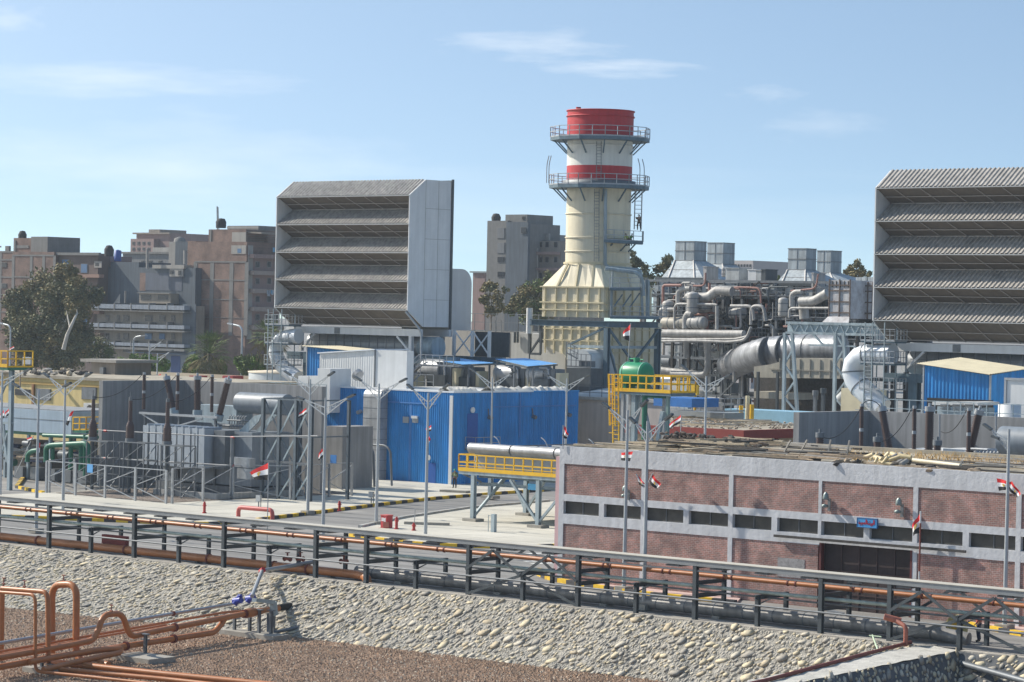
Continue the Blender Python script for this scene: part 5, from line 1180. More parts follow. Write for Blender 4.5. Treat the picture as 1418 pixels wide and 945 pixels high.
solo(M().box(V(905,553,200).x,V(958,556,200).x,200,204,V(905,562,200).z,V(905,550,200).z),'blue_tarpaulin',mat('tarp_blue',(.02,.14,.42),.6,0,.2,1),'dark blue sheet behind the legs of the green tank tower','sheet')
# red banded building
rcx=V(1030,597,185)
t=thing('red_band_building','low cream building with a dark red fascia and rubble on its flat roof','building',(rcx.x,190,0))
f0=V(860,585,185);f1=U(1150,590,rcx.x); h1,h0=7.35,6.6
M().box(f0.x,rcx.x,185,185.3,h0,h1).build('fascia',mat('fascia_red',(.24,.035,.025),.7,0,.1,.8),t); M().box(rcx.x-.3,rcx.x,185.3,205,h0,h1-.003).build('side_fascia',MATS['fascia_red'],t)
M().box(f0.x+.5,rcx.x-.5,185.5,204.5,0,h0+.3).build('walls',mat('tan_render',(.52,.40,.27),.8,0,.1,.6),t)
for y in (186,190,194,198,202): M().box(rcx.x-.5,rcx.x-.35,y,y+.35,0,h0).build('red_pilaster',MATS['fascia_red'],t)
for y in (187.6,188.8,191.6,192.8): M().box(rcx.x-.49,rcx.x-.44,y,y+.6,5.2,5.5).build('vent',dkdeb,t)
M().box(f0.x,rcx.x-.3,185.3,205,h1-.35,h1-.2).build('roof_slab',roofm,t)
random.seed(31)
heap('roof_rubble','brown rubble and dust spread over the red banded roof','rubble',930,1110,578,594,420,.13,[mat('rub1',(.40,.33,.25),.9,0,.3,3),mat('rub2',(.26,.20,.15),.9,0,.3,3),mat('rub3',(.50,.46,.40),.9,0,.2,3)],7.2,.1,'debris on the red banded roof',204)
pile('timber_stack','pale boards lying flat on the red banded roof','boards',935,1105,576,592,30,1.5,5,[plank[0],plank[2],plank[0]],(0,.3,1.4),.15,7.2,'debris on the red banded roof',.06,(-170,rcx.x-.5,185.6,204))
for k,(px,py,h) in enumerate([(1026,566,1.0),(1035,560,1.9),(1041,566,1.1)]):
    p=V(px,577,209); M_=M().tube([(p.x,209,p.z-.5),(p.x,209,p.z+h)],.2,8); solo(M_,'yellow_hydrant' if k!=1 else 'vent_post',yellow if k!=1 else MATS['cream_rib'],['small yellow post left of the tan vent pipe behind the rubble roof','taller tan vent post with a green top behind the rubble roof','small yellow post right of the tan vent pipe behind the rubble roof'][k],'post','posts behind the rubble roof')
a=V(1003,567,211);b=V(1090,575,211); solo(M().box(a.x,b.x+4,211,214,0,V(1003,572,211).z+.4),'pale_blue_tank',mat('blue_pool',(.25,.45,.58),.6,0,.1,1),'pale blue low basin wall behind the rubble roof','basin')

# ================================================================ green tank on its yellow tower
TT=thing('tank_tower','galvanised tower with a yellow railed deck and yellow caged ladder','tank tower',(-139.5,177,0))
pz=V(840,541,175).z; a=V(850,541,175);b=V(929,543,175)
M().box(a.x,b.x,175,178.2,pz-.25,pz).build('deck',bsteel,TT)
mb=M(); mb.hold=True
mb.rail([(a.x,175,pz),(b.x,175,pz),(b.x,178.2,pz),(a.x,178.2,pz),(a.x,175,pz)],1.3,.10,.85,True,True); mb.bar((a.x,174.98,pz+.12),(b.x,174.98,pz+.12),.05,.28); mb.build('yellow_railing',yellow,TT)
for (x,m_) in ((863,galv),(873,galv),(879,lbsteel),(925,green)):
    u=V(x,560,175.4).x; M().bar((u,175.4,0),(u,175.4,pz-.25),.24 if x!=879 else .4).build('leg',m_ if x!=925 else mat('green_grey',(.16,.24,.22),.6),TT)
for x in (870,920): u=V(x,560,178).x; M().bar((u,178,0),(u,178,pz-.25),.24).build('leg',galv,TT)
M().bar(V(886,545,175.6),V(868,612,175.6),.2).bar(V(889,548,175.6),V(903,612,175.6),.2).bar(V(888,552,176.6),V(876,612,176.6),.2).bar(V(918,570,175.2),V(911,610,175.2),.28).build('strut',lbsteel,TT)
u=V(893,560,175.5).x; M().tube([(u,175.5,0),(u,175.5,pz+.3)],.22,10).tube([(u,175.5,pz-.35),(u+2.5,175.5,pz-.35),(u+2.5,175.5,pz-.35)],.1,8).build('downpipe',green,TT)
# caged ladder
p=V(853,614,174.4);q=V(852,518,174.4); mb=M(); mb.hold=True; mb.ladder(p,q,.6,(1,0,0),t=.09,step=.33); w_=.6
for du in (-.45,.45,-.3,.3): mb.bar(p+Vector((du,-.5 if abs(du)<.4 else -.2,1.4)),q+Vector((du,-.5 if abs(du)<.4 else -.2,0)),.07)
for k in range(7): c=p.lerp(q,.15+k*.14); mb.bar(c+Vector((-.45,-.2,0)),c+Vector((-.3,-.5,0)),.05);mb.bar(c+Vector((-.3,-.5,0)),c+Vector((.3,-.5,0)),.05);mb.bar(c+Vector((.3,-.5,0)),c+Vector((.45,-.2,0)),.05);mb.bar(c+Vector((-.45,-.2,0)),c+Vector((-.3,0,0)),.05);mb.bar(c+Vector((.45,-.2,0)),c+Vector((.3,0,0)),.05)
mb.build('caged_ladder',yellow,TT)
GT=thing('green_tank','glossy green horizontal tank lying on the yellow railed tower','tank',tuple(V(880,533,176.6)))
c=V(880,518,176.6); r_=.95; x0,x1=c.x-.75,c.x+1.0; mb=M(); P=[];rr=[]
for k in range(7): a=k/6*math.pi/2; P.append((x0-.55*math.cos(a),176.6,c.z)); rr.append(max(.02,r_*math.sin(a)))
for k in range(7): a=math.pi/2-k/6*math.pi/2; P.append((x1+.55*math.cos(a),176.6,c.z)); rr.append(max(.02,r_*math.sin(a)))
mb.tube(P,1,28,radii=rr); mb.build('shell',green2,GT)
for x in (x0,x1): M().tube([(x-.03,176.6,c.z),(x+.03,176.6,c.z)],r_*1.03,28).build('band',mat('pale_green_band',(.25,.55,.42),.5),GT)
M().box(x0,x0+.3,176,177.2,pz,c.z-.5).box(x1-.3,x1,176,177.2,pz,c.z-.5).each('saddle',green2,GT)
M().tube([(c.x+.1,176.6,c.z+.9),(c.x+.1,176.6,c.z+1.3)],.25,10).tube([(c.x-.6,176.6,c.z+.8),(c.x-.6,176.6,c.z+1.2),(c.x+.8,176.6,c.z+1.15)],.05,6).build('nozzle',green2,GT)

# ================================================================ air cooler bank on legs
AC=thing('air_cooler','elevated bank of grey cooler bundles with yellow railing on braced grey legs','air cooler',(-140,178,0))
u0=V(640,650,165).x; zc=V(640,651,165).z; ub=-112.; vb=192
M().box(u0,ub,164.6,vb,zc-.3,zc-.05).build('deck',lbsteel,AC)
mb=M(); mb.hold=True; mb.rail([(u0,vb,zc),(u0,164.6,zc),(ub,164.6,zc)],1.25,.10,.95); mb.bar((u0,164.57,zc+.1),(ub,164.57,zc+.1),.05,.3); mb.bar((u0,164.55,zc+.38),(ub,164.55,zc+.38),.06);mb.build('yellow_railing',yellow,AC)
zt=V(654,616,166).z; u1=V(655,620,166).x
for k in range(5):
    v=166+k*5; M().box(u1+.2,ub,v,v+4.6,zc-.05,zt-.5).build('bundle_box',mat('cooler_grey',(.42,.44,.45),.55,.15,.1,.8),AC)
for k in range(5): x=u1+k*4.5; M().tube([(x,165.7,zt-.25),(x+4.35,165.7,zt-.25)],.42,14).build('header_pipe',alum,AC)
mb=M()
for k in range(9): v=167+k*2.8; mb.tube([(u1+.3,v,zt-.35),(ub,v,zt-.35)],.14,8)
mb.each('bundle_tube',galvd,AC)
mb=M()
for k in range(8): x=u1+1+k*4; mb.bar((x,166.5,zt-.15),(x+.5,vb-1,zt-.15),.08)
mb.each('tie_rod',galvd,AC)
for k in range(6): p=Vector((u1+2+k*3.2,167+k*2.,zt)); M().tube([p,p+Vector((-.3,0,.5)),p+Vector((-.7,0,.7))],.05,5,bend=.3).build('vent_hook',galv,AC)
zb=zc-.3
for k,(px,py,br) in enumerate([(655,722,[(1.0,0,1)]),(745,731,[(-2.4,0,1),(2.4,0,1)]),(728,714,[(-1.5,0,1),(1.8,0,1)]),(679,690,[(1.,0,1)])]):
    p=G(px,py,.14); M().ib((p.x,p.y,.3),(p.x,p.y,zb),.34,.34,.05,(0,1,0)).build('leg',lbsteel,AC)
    M().box(p.x-.7,p.x+.7,p.y-.5,p.y+.5,.1,.36).build('footing',foot,AC)
    if px in (745,): M().bar((p.x,p.y,.5),(p.x-2.9,p.y,zb-.1),.18).bar((p.x,p.y,.5),(p.x+3.1,p.y,zb-.1),.18).build('brace',lbsteel,AC)
    elif px==728: M().bar((p.x,p.y,.5),(p.x-1.9,p.y,zb-.1),.18).bar((p.x,p.y,.5),(p.x+2.4,p.y,zb-.1),.18).build('brace',lbsteel,AC)
    else: M().bar((p.x,p.y,.5),(p.x+.6,p.y+3.3,zb-.1),.2).build('brace',lbsteel,AC)
p=G(745,731,.14)
for z in (zb-.15,zb-.75): M().ib((u0+1,165.9,z),(ub,165.9,z),.25,.22,.03).build('girder',lbsteel,AC)
M().ib((u0+1,174.6,zb-.2),(ub,174.6,zb-.2),.25,.3,.03).ib((u0+1,183,zb-.2),(ub,183,zb-.2),.25,.3,.03).build('girder',galvd,AC)
M().bar((u0+.1,165,zb),(u0+1.5,165.6,zb-.6),.15).build('bracket',galvd,AC)
p=V(733.5,670,165.6);q=V(739.5,679,165.6); solo(M().box(p.x-.15,q.x+.25,165.55,165.62,q.z,p.z),'safety_sign',mat('sign_cyan',(.10,.45,.78),.5,0,.2,3),'cyan warning sign hanging under the yellow railed cooler platform','sign')
# ================================================================ old steam plant at the right
def slabcol(c,var=.1): return c
clad=[mat('clad_a',(.36,.40,.42),.55,.15,.22,.5,.25),mat('clad_b',(.42,.44,.44),.6,.1,.2,.7,.2),mat('clad_c',(.48,.46,.44),.7,0,.15,.6,.2)]
edge=mat('edge_grey',(.20,.20,.20),.7)
def fr(px0,px1,v): return V(px0,400,v).x,V(px1,400,v).x
def vent_hood(pxl,pxc,pxr,pyt,pym,pyb,pbl,pbr,v,label):
    """square vent with a pyramid skirt: pxl-pxc front face, pxc-pxr side face"""
    t=thing('vent_hood',label,'vent hood',tuple(V(pxl,pyb,v)),'vent hoods of the old boilers')
    a=V(pxl,pym,v);c=V(pxc,pym,v); s=U(pxr,pym,c.x).y; zt=V(pxc,pyt,v).z; zm=c.z
    M().box(a.x,c.x,v,s,zm,zt).build('vent_box',clad[0],t)
    mb=M(); 
    for z in (zt-.05,(zt+zm)/2,zm): mb.bar((a.x-.05,v-.04,z),(c.x+.04,v-.04,z),.06,.09); mb.bar((c.x+.04,v-.04,z),(c.x+.04,s,z),.06,.09)
    mid=(a.x+c.x)/2; mb.bar((mid,v-.03,zm),(mid,v-.03,zt),.05)
    mb.each('edge_angle',edge,t)
    L_=V(pbl,pyb,v-3).x;Rr_=V(pbr,pyb,v-3).x; zb=V(pbl,pyb,v-3).z; de=(s-v)
    vs=[(a.x,v,zm),(c.x,v,zm),(c.x,s,zm),(a.x,s,zm),(L_,v-3,zb),(Rr_,v-3,zb),(Rr_,s+3,zb),(L_,s+3,zb)]
    M().add(vs,[(0,4,5,1),(1,5,6,2),(2,6,7,3),(3,7,4,0)]).build('skirt',clad[0],t)
    mb=M(); 
    for f in (0.,1.): 
        p=Vector(vs[0]).lerp(Vector(vs[1]),f);q=Vector(vs[4]).lerp(Vector(vs[5]),.18+f*.62); mb.bar(p+Vector((0,-.12,0)),q+Vector((0,-.12,0)),.22,.1,(0,1,0))
    mb.bar(Vector(vs[0]).lerp(Vector(vs[4]),.5)+Vector((0,-.08,0)),Vector(vs[1]).lerp(Vector(vs[5]),.5)+Vector((0,-.08,0)),.06); mb.each('rib',clad[2],t)
    return t,(L_,Rr_,v-3,s+3,zb)
vA=300
h1,e1=vent_hood(935,961,978,334,361,386,915,974,vA,'leftmost grey vent hood with a pyramid skirt on the old boiler plant')
h2,e2=vent_hood(979,1001,1017,336,366,389,965,1018,vA+13,'second grey vent hood standing behind the leftmost one')
h3,e3=vent_hood(1091,1116,1130,344,374,394,1073,1126,vA-8,'third grey vent hood between the old plant and the rusty panel tower')
h4,e4=vent_hood(1131,1150,1165,347,378,392,1118,1166,vA+6,'rightmost grey vent hood behind the rusty panel tower')
for (px0,px1,py0,py1,v,lab) in ((912,985,386,440,vA-3.2,'stained grey boiler casing under the leftmost vent hoods'),(1073,1140,394,440,vA-11.2,'stained grey boiler casing under the third vent hood')):
    a=V(px0,py0,v);c=V(px1,py1,v); t=thing('old_boiler',lab,'boiler',(a.x,v,0),'old boilers')
    M().box(a.x,c.x,v,v+16,c.z-3,a.z).build('casing',clad[1],t); mb=M()
    for k in range(6): u=a.x+(c.x-a.x)*k/5; mb.bar((u,v-.1,c.z-2),(u,v-.1,a.z),.18)
    mb.bar((a.x-.3,v-.1,a.z),(c.x+.3,v-.1,a.z),.3,.35); mb.bar((a.x,v-.15,c.z),((a.x+c.x)/2,v-.15,a.z-.3),.14); mb.bar((c.x,v-.15,c.z),((a.x+c.x)/2,v-.15,a.z-.3),.14)
    mb.each('frame_member',dsteel,t)
# dark mass of the steelwork: open frame with several decks
SF=thing('plant_steelwork','dark many-storeyed open steelwork full of platforms between the old vent hoods','steelwork',tuple(Vector((V(1000,560,285).x,285,0))))
random.seed(17)
xs=[V(px,470,284).x for px in (905,924,945,968,992,1014,1040,1064,1088,1112,1140,1168,1200)]
def zpy(py,v=284): return V(1000,py,v).z
lev=[390,412,440,468,497,520,548,575]
for i,u in enumerate(xs):
    for v in (282,290,298):
        M().bar((u,v,0),(u,v,zpy(394+random.randint(-6,14))),.34 if v==282 else .5).build('column',random.choice([dsteel,galvd,dkdeb]),SF)
for py in lev[:-1]:
    for v in (282,290,298): M().bar((xs[0],v,zpy(py)),(xs[-1],v,zpy(py)),.22,.3).build('beam',random.choice([dsteel,galvd]),SF)
for py in (412,440,468): M().box(xs[0],xs[-1],283,298,zpy(py)+.16,zpy(py)+.22).build('deck',dkdeb,SF)
for i in range(len(xs)-1):
    for j in range(len(lev)-1):
        if random.random()<.55:
            a,b=(xs[i],xs[i+1]) if random.random()<.5 else (xs[i+1],xs[i]); v=random.choice((281.8,289.8)); M().bar((a,v,zpy(lev[j+1])),(b,v,zpy(lev[j])),.16).build('diagonal_brace',random.choice([dsteel,galvd,dkdeb]),SF)
for py in (412,440,468):
    mb=M(); mb.hold=True; mb.rail([(xs[0],281.7,zpy(py)+.2),(xs[-1],281.7,zpy(py)+.2)],1.1,.07,1.5); mb.build('railing',galvd,SF)
# dark interior, machinery blocks
for k in range(46):
    px=random.uniform(915,1075);py=random.choice([425,455,480,510,535,560]); v=random.uniform(286,297); p=V(px,py,v); w=random.uniform(1,3.5); h=random.uniform(.8,2.6)
    if random.random()<.5: M().box(p.x,p.x+w,v,v+2,p.z,p.z+h).build('machine_casing',random.choice([dkdeb,galvd,dsteel,clad[1]]),SF)
    else: M().tube([(p.x,v,p.z+h*.4),(p.x+w,v,p.z+h*.4)],h*.4,10).build('vessel',random.choice([galvd,alum,dsteel,dkdeb]),SF)
pp=mat('plant_pipe',(.40,.39,.37),.6,.15,.25,.8,.25)
for (x0,x1,y0,y1,v_,ci) in ((984,1000,392,412,288,0),(1002,1018,396,420,290,1),(1020,1036,392,409,287,0),(1038,1056,398,424,291,1),(1056,1072,392,415,288,0),(990,1010,428,446,287,1),(1032,1050,428,447,288,0),(1060,1080,420,444,287,1),(925,945,476,500,290,1),(950,975,480,515,291,0),(985,1008,478,498,289,1),(915,940,525,560,288,0),(990,1012,530,562,290,1),(905,918,395,440,289,0)):
    a=V(x0,y0,v_);c=V(x1,y1,v_); M().box(a.x,c.x,v_,v_+2.5,c.z,a.z).bar((a.x,v_-.05,(a.z+c.z)/2),(c.x,v_-.05,(a.z+c.z)/2),.08).bar(((a.x+c.x)/2,v_-.05,c.z),((a.x+c.x)/2,v_-.05,a.z),.08).build('machine_casing',clad[ci],SF)
pg='pipes of the old plant'
def ppipe(pts,r,v,label,m=pp,bend=.8,n=12):
    P=[V(x,y,v) for x,y in pts]; r=r*.8; return solo(M().tube(P,r,n,bend=bend),'plant_pipe',m,label,'pipe',pg,tuple(P[0]))
ppipe([(952,412),(982,412),(992,402),(1014,404)],.75,279,'fat pale pipe stepping up to the right above the left vessel')
ppipe([(939,420),(939,403),(948,400),(956,400)],.42,279.5,'pale pipe elbow rising left of the fat stepped pipe')
ppipe([(914,442),(914,430),(918,428),(934,429)],.32,278.5,'bent pale pipe at the left end of the old plant')
ppipe([(934,455),(934,421),(990,422),(993,423)],.2,278,'thin pale pipe frame across the left vessels')
ppipe([(949,455),(949,440),(953,434),(958,436)],.5,277.5,'thick elbow pipe standing before the left vessels')
ppipe([(993,456),(993,424)],.3,278,'upright pale pipe right of the left vessels')
ppipe([(1012,424),(1042,424),(1044,444)],.26,279,'pale pipe bridging the middle of the old plant')
ppipe([(1040,450),(1040,424),(1058,424),(1060,445)],.26,279,'pale pipe frame in the middle of the old plant')
ppipe([(880,461),(1030,463)],.62,276,'long fat pale pipe along the lower deck of the old plant')
ppipe([(880,470),(1020,470),(1035,466)],.2,275.5,'thin pale pipe under the long fat pipe')
ppipe([(880,474),(960,472),(1010,474),(1033,471),(1040,453)],.22,275,'slim pipe bending up at its right end under the deck')
ppipe([(950,472),(950,496)],.45,277,'short stub pipe hanging under the lower deck')
ppipe([(980,472),(980,512),(975,519),(930,518)],.5,277,'pale pipe dropping from the lower deck and turning left')
ppipe([(1017,470),(1017,530)],.28,277,'thin upright pipe at the right end of the lower deck')
ppipe([(895,510),(978,520)],.5,279,'pale pipe running low behind the green tank')
ppipe([(960,396),(975,396),(977,386),(977,378)],.14,279,'thin reddish pipe rising beside the leftmost vent hood',mat('reddish_pipe',(.32,.16,.13),.6))
ppipe([(984,404),(1020,398),(1053,399),(1054,420)],.16,280,'thin reddish pipe across the middle of the old plant',MATS['reddish_pipe'])
ppipe([(1096,425),(1096,408),(1102,404),(1110,404)],.35,276,'pale pipe elbow in front of the third vent hood')
ppipe([(1108,418),(1128,417),(1138,411),(1146,406)],.7,275,'fat pale pipe stepping up toward the rusty panel tower')
ppipe([(1093,440),(1093,427),(1150,427)],.2,274.5,'thin pipe frame before the third boiler')
ppipe([(1114,442),(1112,420)],.75,275.6,'stout upright pipe below the fat stepping pipe')
ppipe([(1095,403),(1130,400),(1133,380)],.13,276,'thin reddish pipe before the third vent hood',MATS['reddish_pipe'])
random.seed(23)
# random small-bore pipes through the frame
for k in range(150):
    px=random.uniform(908,1092);py=random.uniform(392,462) if k<115 else random.uniform(475,560); v=random.uniform(279,286); dx=random.uniform(6,30);dy=random.uniform(8,34)*random.choice((-1,1))
    pts=[(px,py),(px+dx,py),(px+dx,py+dy)] if random.random()<.6 else [(px,py),(px,py+dy),(px+dx,py+dy)]
    pts=[(x,min(max(y,392),575)) for x,y in pts]
    P=[V(x,y,v) for x,y in pts]; o=M().tube(P,random.uniform(.06,.18),8,bend=.4).build('small_pipe',random.choice([pp,galvd,pp,clad[2],MATS['reddish_pipe'],dsteel,dsteel]),SF)
def vessel(px0,py0,px1,py1,v,label,vert=True,m=pp):
    a=V(px0,py0,v);b=V(px1,py1,v); t=thing('vessel',label,'pressure vessel',(a.x,v,b.z),'vessels of the old plant'); w=b.x-a.x;h=a.z-b.z; P=[];rr=[]
    if vert:
        c=(a.x+b.x)/2; R_=w/2
        for k in range(6): x=k/5*math.pi/2; P.append((c,v,b.z+R_*.5*(1-math.cos(x)))); rr.append(max(.05,R_*math.sin(x)))
        for k in range(6): x=math.pi/2*(1-k/5); P.append((c,v,a.z-R_*.5*(1-math.cos(x)))); rr.append(max(.05,R_*math.sin(x)))
    else:
        c=(a.z+b.z)/2; R_=h/2
        for k in range(6): x=k/5*math.pi/2; P.append((a.x+R_*.6*(1-math.cos(x)),v,c)); rr.append(max(.05,R_*math.sin(x)))
        for k in range(6): x=math.pi/2*(1-k/5); P.append((b.x-R_*.6*(1-math.cos(x)),v,c)); rr.append(max(.05,R_*math.sin(x)))
    M().tube(P,1,18,radii=rr).build('shell',m,t)
    mb=M()
    for f in (.3,.7):
        q=Vector(P[0]).lerp(Vector(P[-1]),f); d=(Vector(P[-1])-Vector(P[0])).normalized()*.06; mb.tube([q-d,q+d],R_*1.03,18)
    mb.each('band',galvd,t)
vessel(919,416,932,441,279,'small upright steaming vessel at the left end of the old plant'); vessel(917,439,955,456,278.6,'horizontal beige vessel at the left end of the lower deck',False,mat('vessel_beige',(.40,.37,.31),.6,.1,.15,1)); vessel(953,404,966,436,278,'upright vessel under the fat stepped pipe'); vessel(962,412,984,434,280,'broad upright vessel behind the fat stepped pipe'); vessel(1010,424,1032,442,281,'horizontal grey vessel in the middle of the old plant',False)
vessel(953,438,978,456,277.8,'round ended vessel on the lower deck right of the thick elbow',False)
vessel(1079,412,1090,440,277,'upright vessel at the left of the third boiler'); vessel(1000,370,1004,384,285,'short silencer left of the small white boxes',True,clad[2]) 
# small boxes on the skyline
for k,(x0,x1,y0,y1,lab) in enumerate(((974,978,370,386,'slim pale silencer in front of the leftmost vent hood'),(1005,1023,372,388,'pale box right of the second vent hood'),(1036,1047,374,387,'white box on the skyline of the old plant'),(1047,1054,375,388,'grey box beside the white skyline box'),(1055,1060,374,388,'dark slim silencer on the skyline'),(1124,1126.5,379,394,'slim pale silencer by the third vent hood'))):
    a=V(x0,y0,284);c=V(x1,y1,284); solo(M().box(a.x,c.x,284,286.5,c.z-.4,a.z).box(a.x-.08,c.x+.08,283.9,286.6,a.z,a.z+.1),'roof_unit',[clad[2],clad[1],white,clad[1],dsteel,clad[2]][k],lab,'roof unit','roof units of the old plant')
# big silver duct
t=thing('silver_duct','huge silver insulated duct sloping down to the left through the old plant','duct',tuple(V(1080,490,268)))
mb=M(); mb.tube([V(1165,484,271),V(1105,484,271),V(1062,487,272),V(1035,496,276),V(1012,506,282)],1,28,radii=[1.75,1.75,1.75,1.78,1.78],bend=0); mb.build('duct',mat('bright_cladding',(.32,.33,.35),.45,.5,.35,.45,.3),t)
mb=M(); 
for f in range(5): p=V(1010+f*25,513-f*6,268); 
for (px,py) in ((1085,485),(1062,488),(1120,484)): p=V(px,py,271); mb.tube([p-Vector((.06,0,0)),p+Vector((.06,0,0))],1.8,28)
mb.each('band',galvd,t)
p=V(1112,474,266);q=V(1080,470,266); 
# beige duct below
t=thing('beige_duct','beige panelled duct running level below the huge silver duct','duct',tuple(V(1100,510,262)))
a=V(1063,497,262);b=V(1180,525,262); beige=mat('beige_panel',(.42,.39,.32),.7,0,.1,.6,.15)
M().poly([(V(1044,508,262).x,262,V(1044,508,262).z),(V(1066,505,262).x,262,V(1066,505,262).z),(V(1100,496,262).x,262,V(1100,496,262).z),(b.x,262,V(1180,497,262).z),(b.x,262,b.z),(V(1044,523,262).x,262,V(1044,523,262).z)],(0,4,0)).build('duct',beige,t)
mb=M()
for k in range(8): u=V(1080+k*14,510,262).x; mb.bar((u,261.93,b.z),(u,261.93,V(1100,497,262).z),.12,.1,(0,1,0))
mb.bar((V(1066,511,262).x,261.9,V(1066,511,262).z),(b.x,261.9,V(1066,511,262).z),.1); mb.each('rib',mat('beige_rib',(.30,.28,.24),.7),t)
a=V(1044,542,262);b=V(1105,554,262); M().box(a.x,b.x,262,266,b.z,a.z).build('lower_duct',beige,t)
for px in (1050,1077): p=V(px,515,261.5); M().bar(p,(p.x,p.y,0),.28).build('post',dsteel,t)
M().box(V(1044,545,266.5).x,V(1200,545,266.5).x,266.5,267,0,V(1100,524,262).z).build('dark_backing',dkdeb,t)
# pale blue portal frame
t=thing('portal_frame','pale blue steel portal with a zigzag girder and latticed legs before the silver duct','portal frame',tuple(V(1140,560,236)))
v=236; a=V(1089,447,v);b=V(1215,449,v); zt=a.z; zb=V(1089,461,v).z
M().box(a.x,b.x,v+.2,v+.3,zb+.1,zt-.1).build('girder_web',mat('portal_web',(.36,.44,.47),.6),t)
mb=M(); mb.bar((a.x,v,zt),(b.x,v,zt),.2,.25).bar((a.x,v,zb),(b.x,v,zb),.2,.25)
k=a.x+.4; s=0
while k<b.x-.6: mb.bar((k,v,zb if s else zt),(k+.62,v,zt if s else zb),.1); s=1-s; k+=.62
mb.each('girder_member',lbsteel,t)
for (tx0,tx1,bx0,bx1) in ((1087,1097,1085,1104),(1157,1168,1155,1174)):
    A0=V(tx0,461,v);A1=V(tx1,461,v);B0=V(bx0,572,v);B1=V(bx1,572,v)
    M().bar(A0,B0,.3).build('leg',lbsteel,t); M().bar(A1,B1,.3).build('leg',lbsteel,t)
    mb=M(); n=5
    for i in range(n):
        f0,f1=i/n,(i+1)/n; p0=A0.lerp(B0,f0);p1=A1.lerp(B1,f1);q0=A1.lerp(B1,f0);q1=A0.lerp(B0,f1)
        mb.bar(p0 if i%2==0 else q0,p1 if i%2==0 else q1,.18)
    mb.each('lacing',lbsteel,t)
M().bar(V(1125,462,v),V(1140,478,v),.18).bar(V(1140,478,v),V(1155,478,v),.18).bar(V(1120,478,v),V(1185,480,v),.15).build('bracket',lbsteel,t)
# rusty panel tower
t=thing('panel_tower','white rust-streaked panelled tower left of the right air intake','panel tower',tuple(V(1180,445,262)))
m,N,L,B,co=node_mat('rusty_white')
n=N.new('ShaderNodeTexNoise'); n.inputs['Scale'].default_value=.9; n.inputs['Detail'].default_value=9; n.inputs['Roughness'].default_value=.75; mp=N.new('ShaderNodeMapping'); mp.inputs['Scale'].default_value=(1,1,.8); L.new(co,mp.inputs[0]); L.new(mp.outputs[0],n.inputs['Vector'])
r=ramp(N,[(.30,(.16,.07,.045)),(.40,(.42,.40,.40)),(.6,(.62,.62,.63))]); L.new(n.outputs['Fac'],r.inputs[0]); L.new(r.outputs[0],B.inputs['Base Color']); rw=m
v=262; a=V(1148.5,388,v);c=V(1178,388,v); zb=V(1150,441,v).z
M().box(a.x,c.x,v,v+9,zb,a.z).build('main_body',rw,t); 
a2=V(1178,390,v+3);c2=V(1216,390,v+3); M().box(a2.x,c2.x,v+3,v+10,zb,a2.z).build('side_body',rw,t)
vs=[(a.x,v-.1,zb+.2),(c.x,v-.1,zb+.2),(c.x+.6,v-1.2,zb-1.1),(a.x-.8,v-1.2,zb-1.1)]; M().quad(*vs).build('skirt',rw,t)
mb=M()
for py in (396,403.5,419,434): z=V(1160,py,v).z; mb.box(a.x-.05,c.x+.05,v-.1,v,z,z+.14); mb.box(a2.x,c2.x,v+2.9,v+3,z,z+.14)
for px in (1148.8,1163,1177.5): u=V(px,400,v).x; mb.box(u-.05,u+.07,v-.12,v,zb,a.z+.1)
for px in (1186,1194,1202,1209): u=V(px,400,v+3).x; mb.box(u-.05,u+.07,v+2.88,v+3,zb,a2.z)
mb.each('panel_seam',mat('seam_rust',(.16,.12,.10),.8),t)
for (x0,x1) in ((1185,1192),(1193,1200),(1202,1210)): p=V(x0,384,v+4);q=V(x1,391,v+4); M().box(p.x,q.x,v+4,v+6,q.z,p.z).build('roof_box',clad[0],t)
for k in range(5): p=V(1152+k*5.5,392,v-.05); M().box(p.x,p.x+.12,v-.06,v-.0,p.z-.5,p.z+.2).build('slot',dkdeb,t)
# yellow-cream enclosure and dark hall under the portal
a=V(1151,537,232);b=V(1196,563,232); t=thing('machine_cover','cream machine cover standing under the pale blue portal','machine cover',(a.x,232,0))
M().box(a.x+1.2,b.x,232,236,0,a.z).build('cover',cr_roof,t); M().tube([(a.x+.5,233,a.z-1.2),(a.x+1.4,233,a.z-.4)],.6,10).build('elbow',clad[1],t)
for k,px in enumerate((1129,1140)): p=V(px,548 if k==0 else 545,228); solo(M().bar(p,(p.x,p.y,0),.3).tube([p,p+Vector((0,0,.5))],.3,8),'steel_post',galvd if k==0 else dsteel,['short pale post below the beige duct','second dark post below the beige duct'][k],'post')

# ================================================================ town: apartment blocks
shade=[mat('brick_town',(.30,.19,.155),.9,0,.15,.35,.15),mat('render_grey',(.105,.125,.145),.9,0,.12,.25,.18),mat('render_tan',(.28,.24,.20),.9,0,.12,.3,.15),mat('render_pink',(.30,.21,.19),.9,0,.1,.3,.12),mat('render_pale',(.34,.32,.29),.9,0,.1,.3,.12),mat('town_concrete',(.20,.195,.185),.9,0,.12,.5,.1)]
m,N,L,B,co=node_mat('town_brick_courses')
mp=N.new('ShaderNodeMapping'); mp.inputs['Rotation'].default_value=(R(90),0,0); L.new(co,mp.inputs[0])
bt=N.new('ShaderNodeTexBrick'); bt.inputs['Scale'].default_value=1.5; bt.inputs['Color1'].default_value=(.23,.135,.10,1); bt.inputs['Color2'].default_value=(.17,.105,.085,1); bt.inputs['Mortar'].default_value=(.22,.18,.155,1); bt.inputs['Mortar Size'].default_value=.03; L.new(mp.outputs[0],bt.inputs['Vector'])
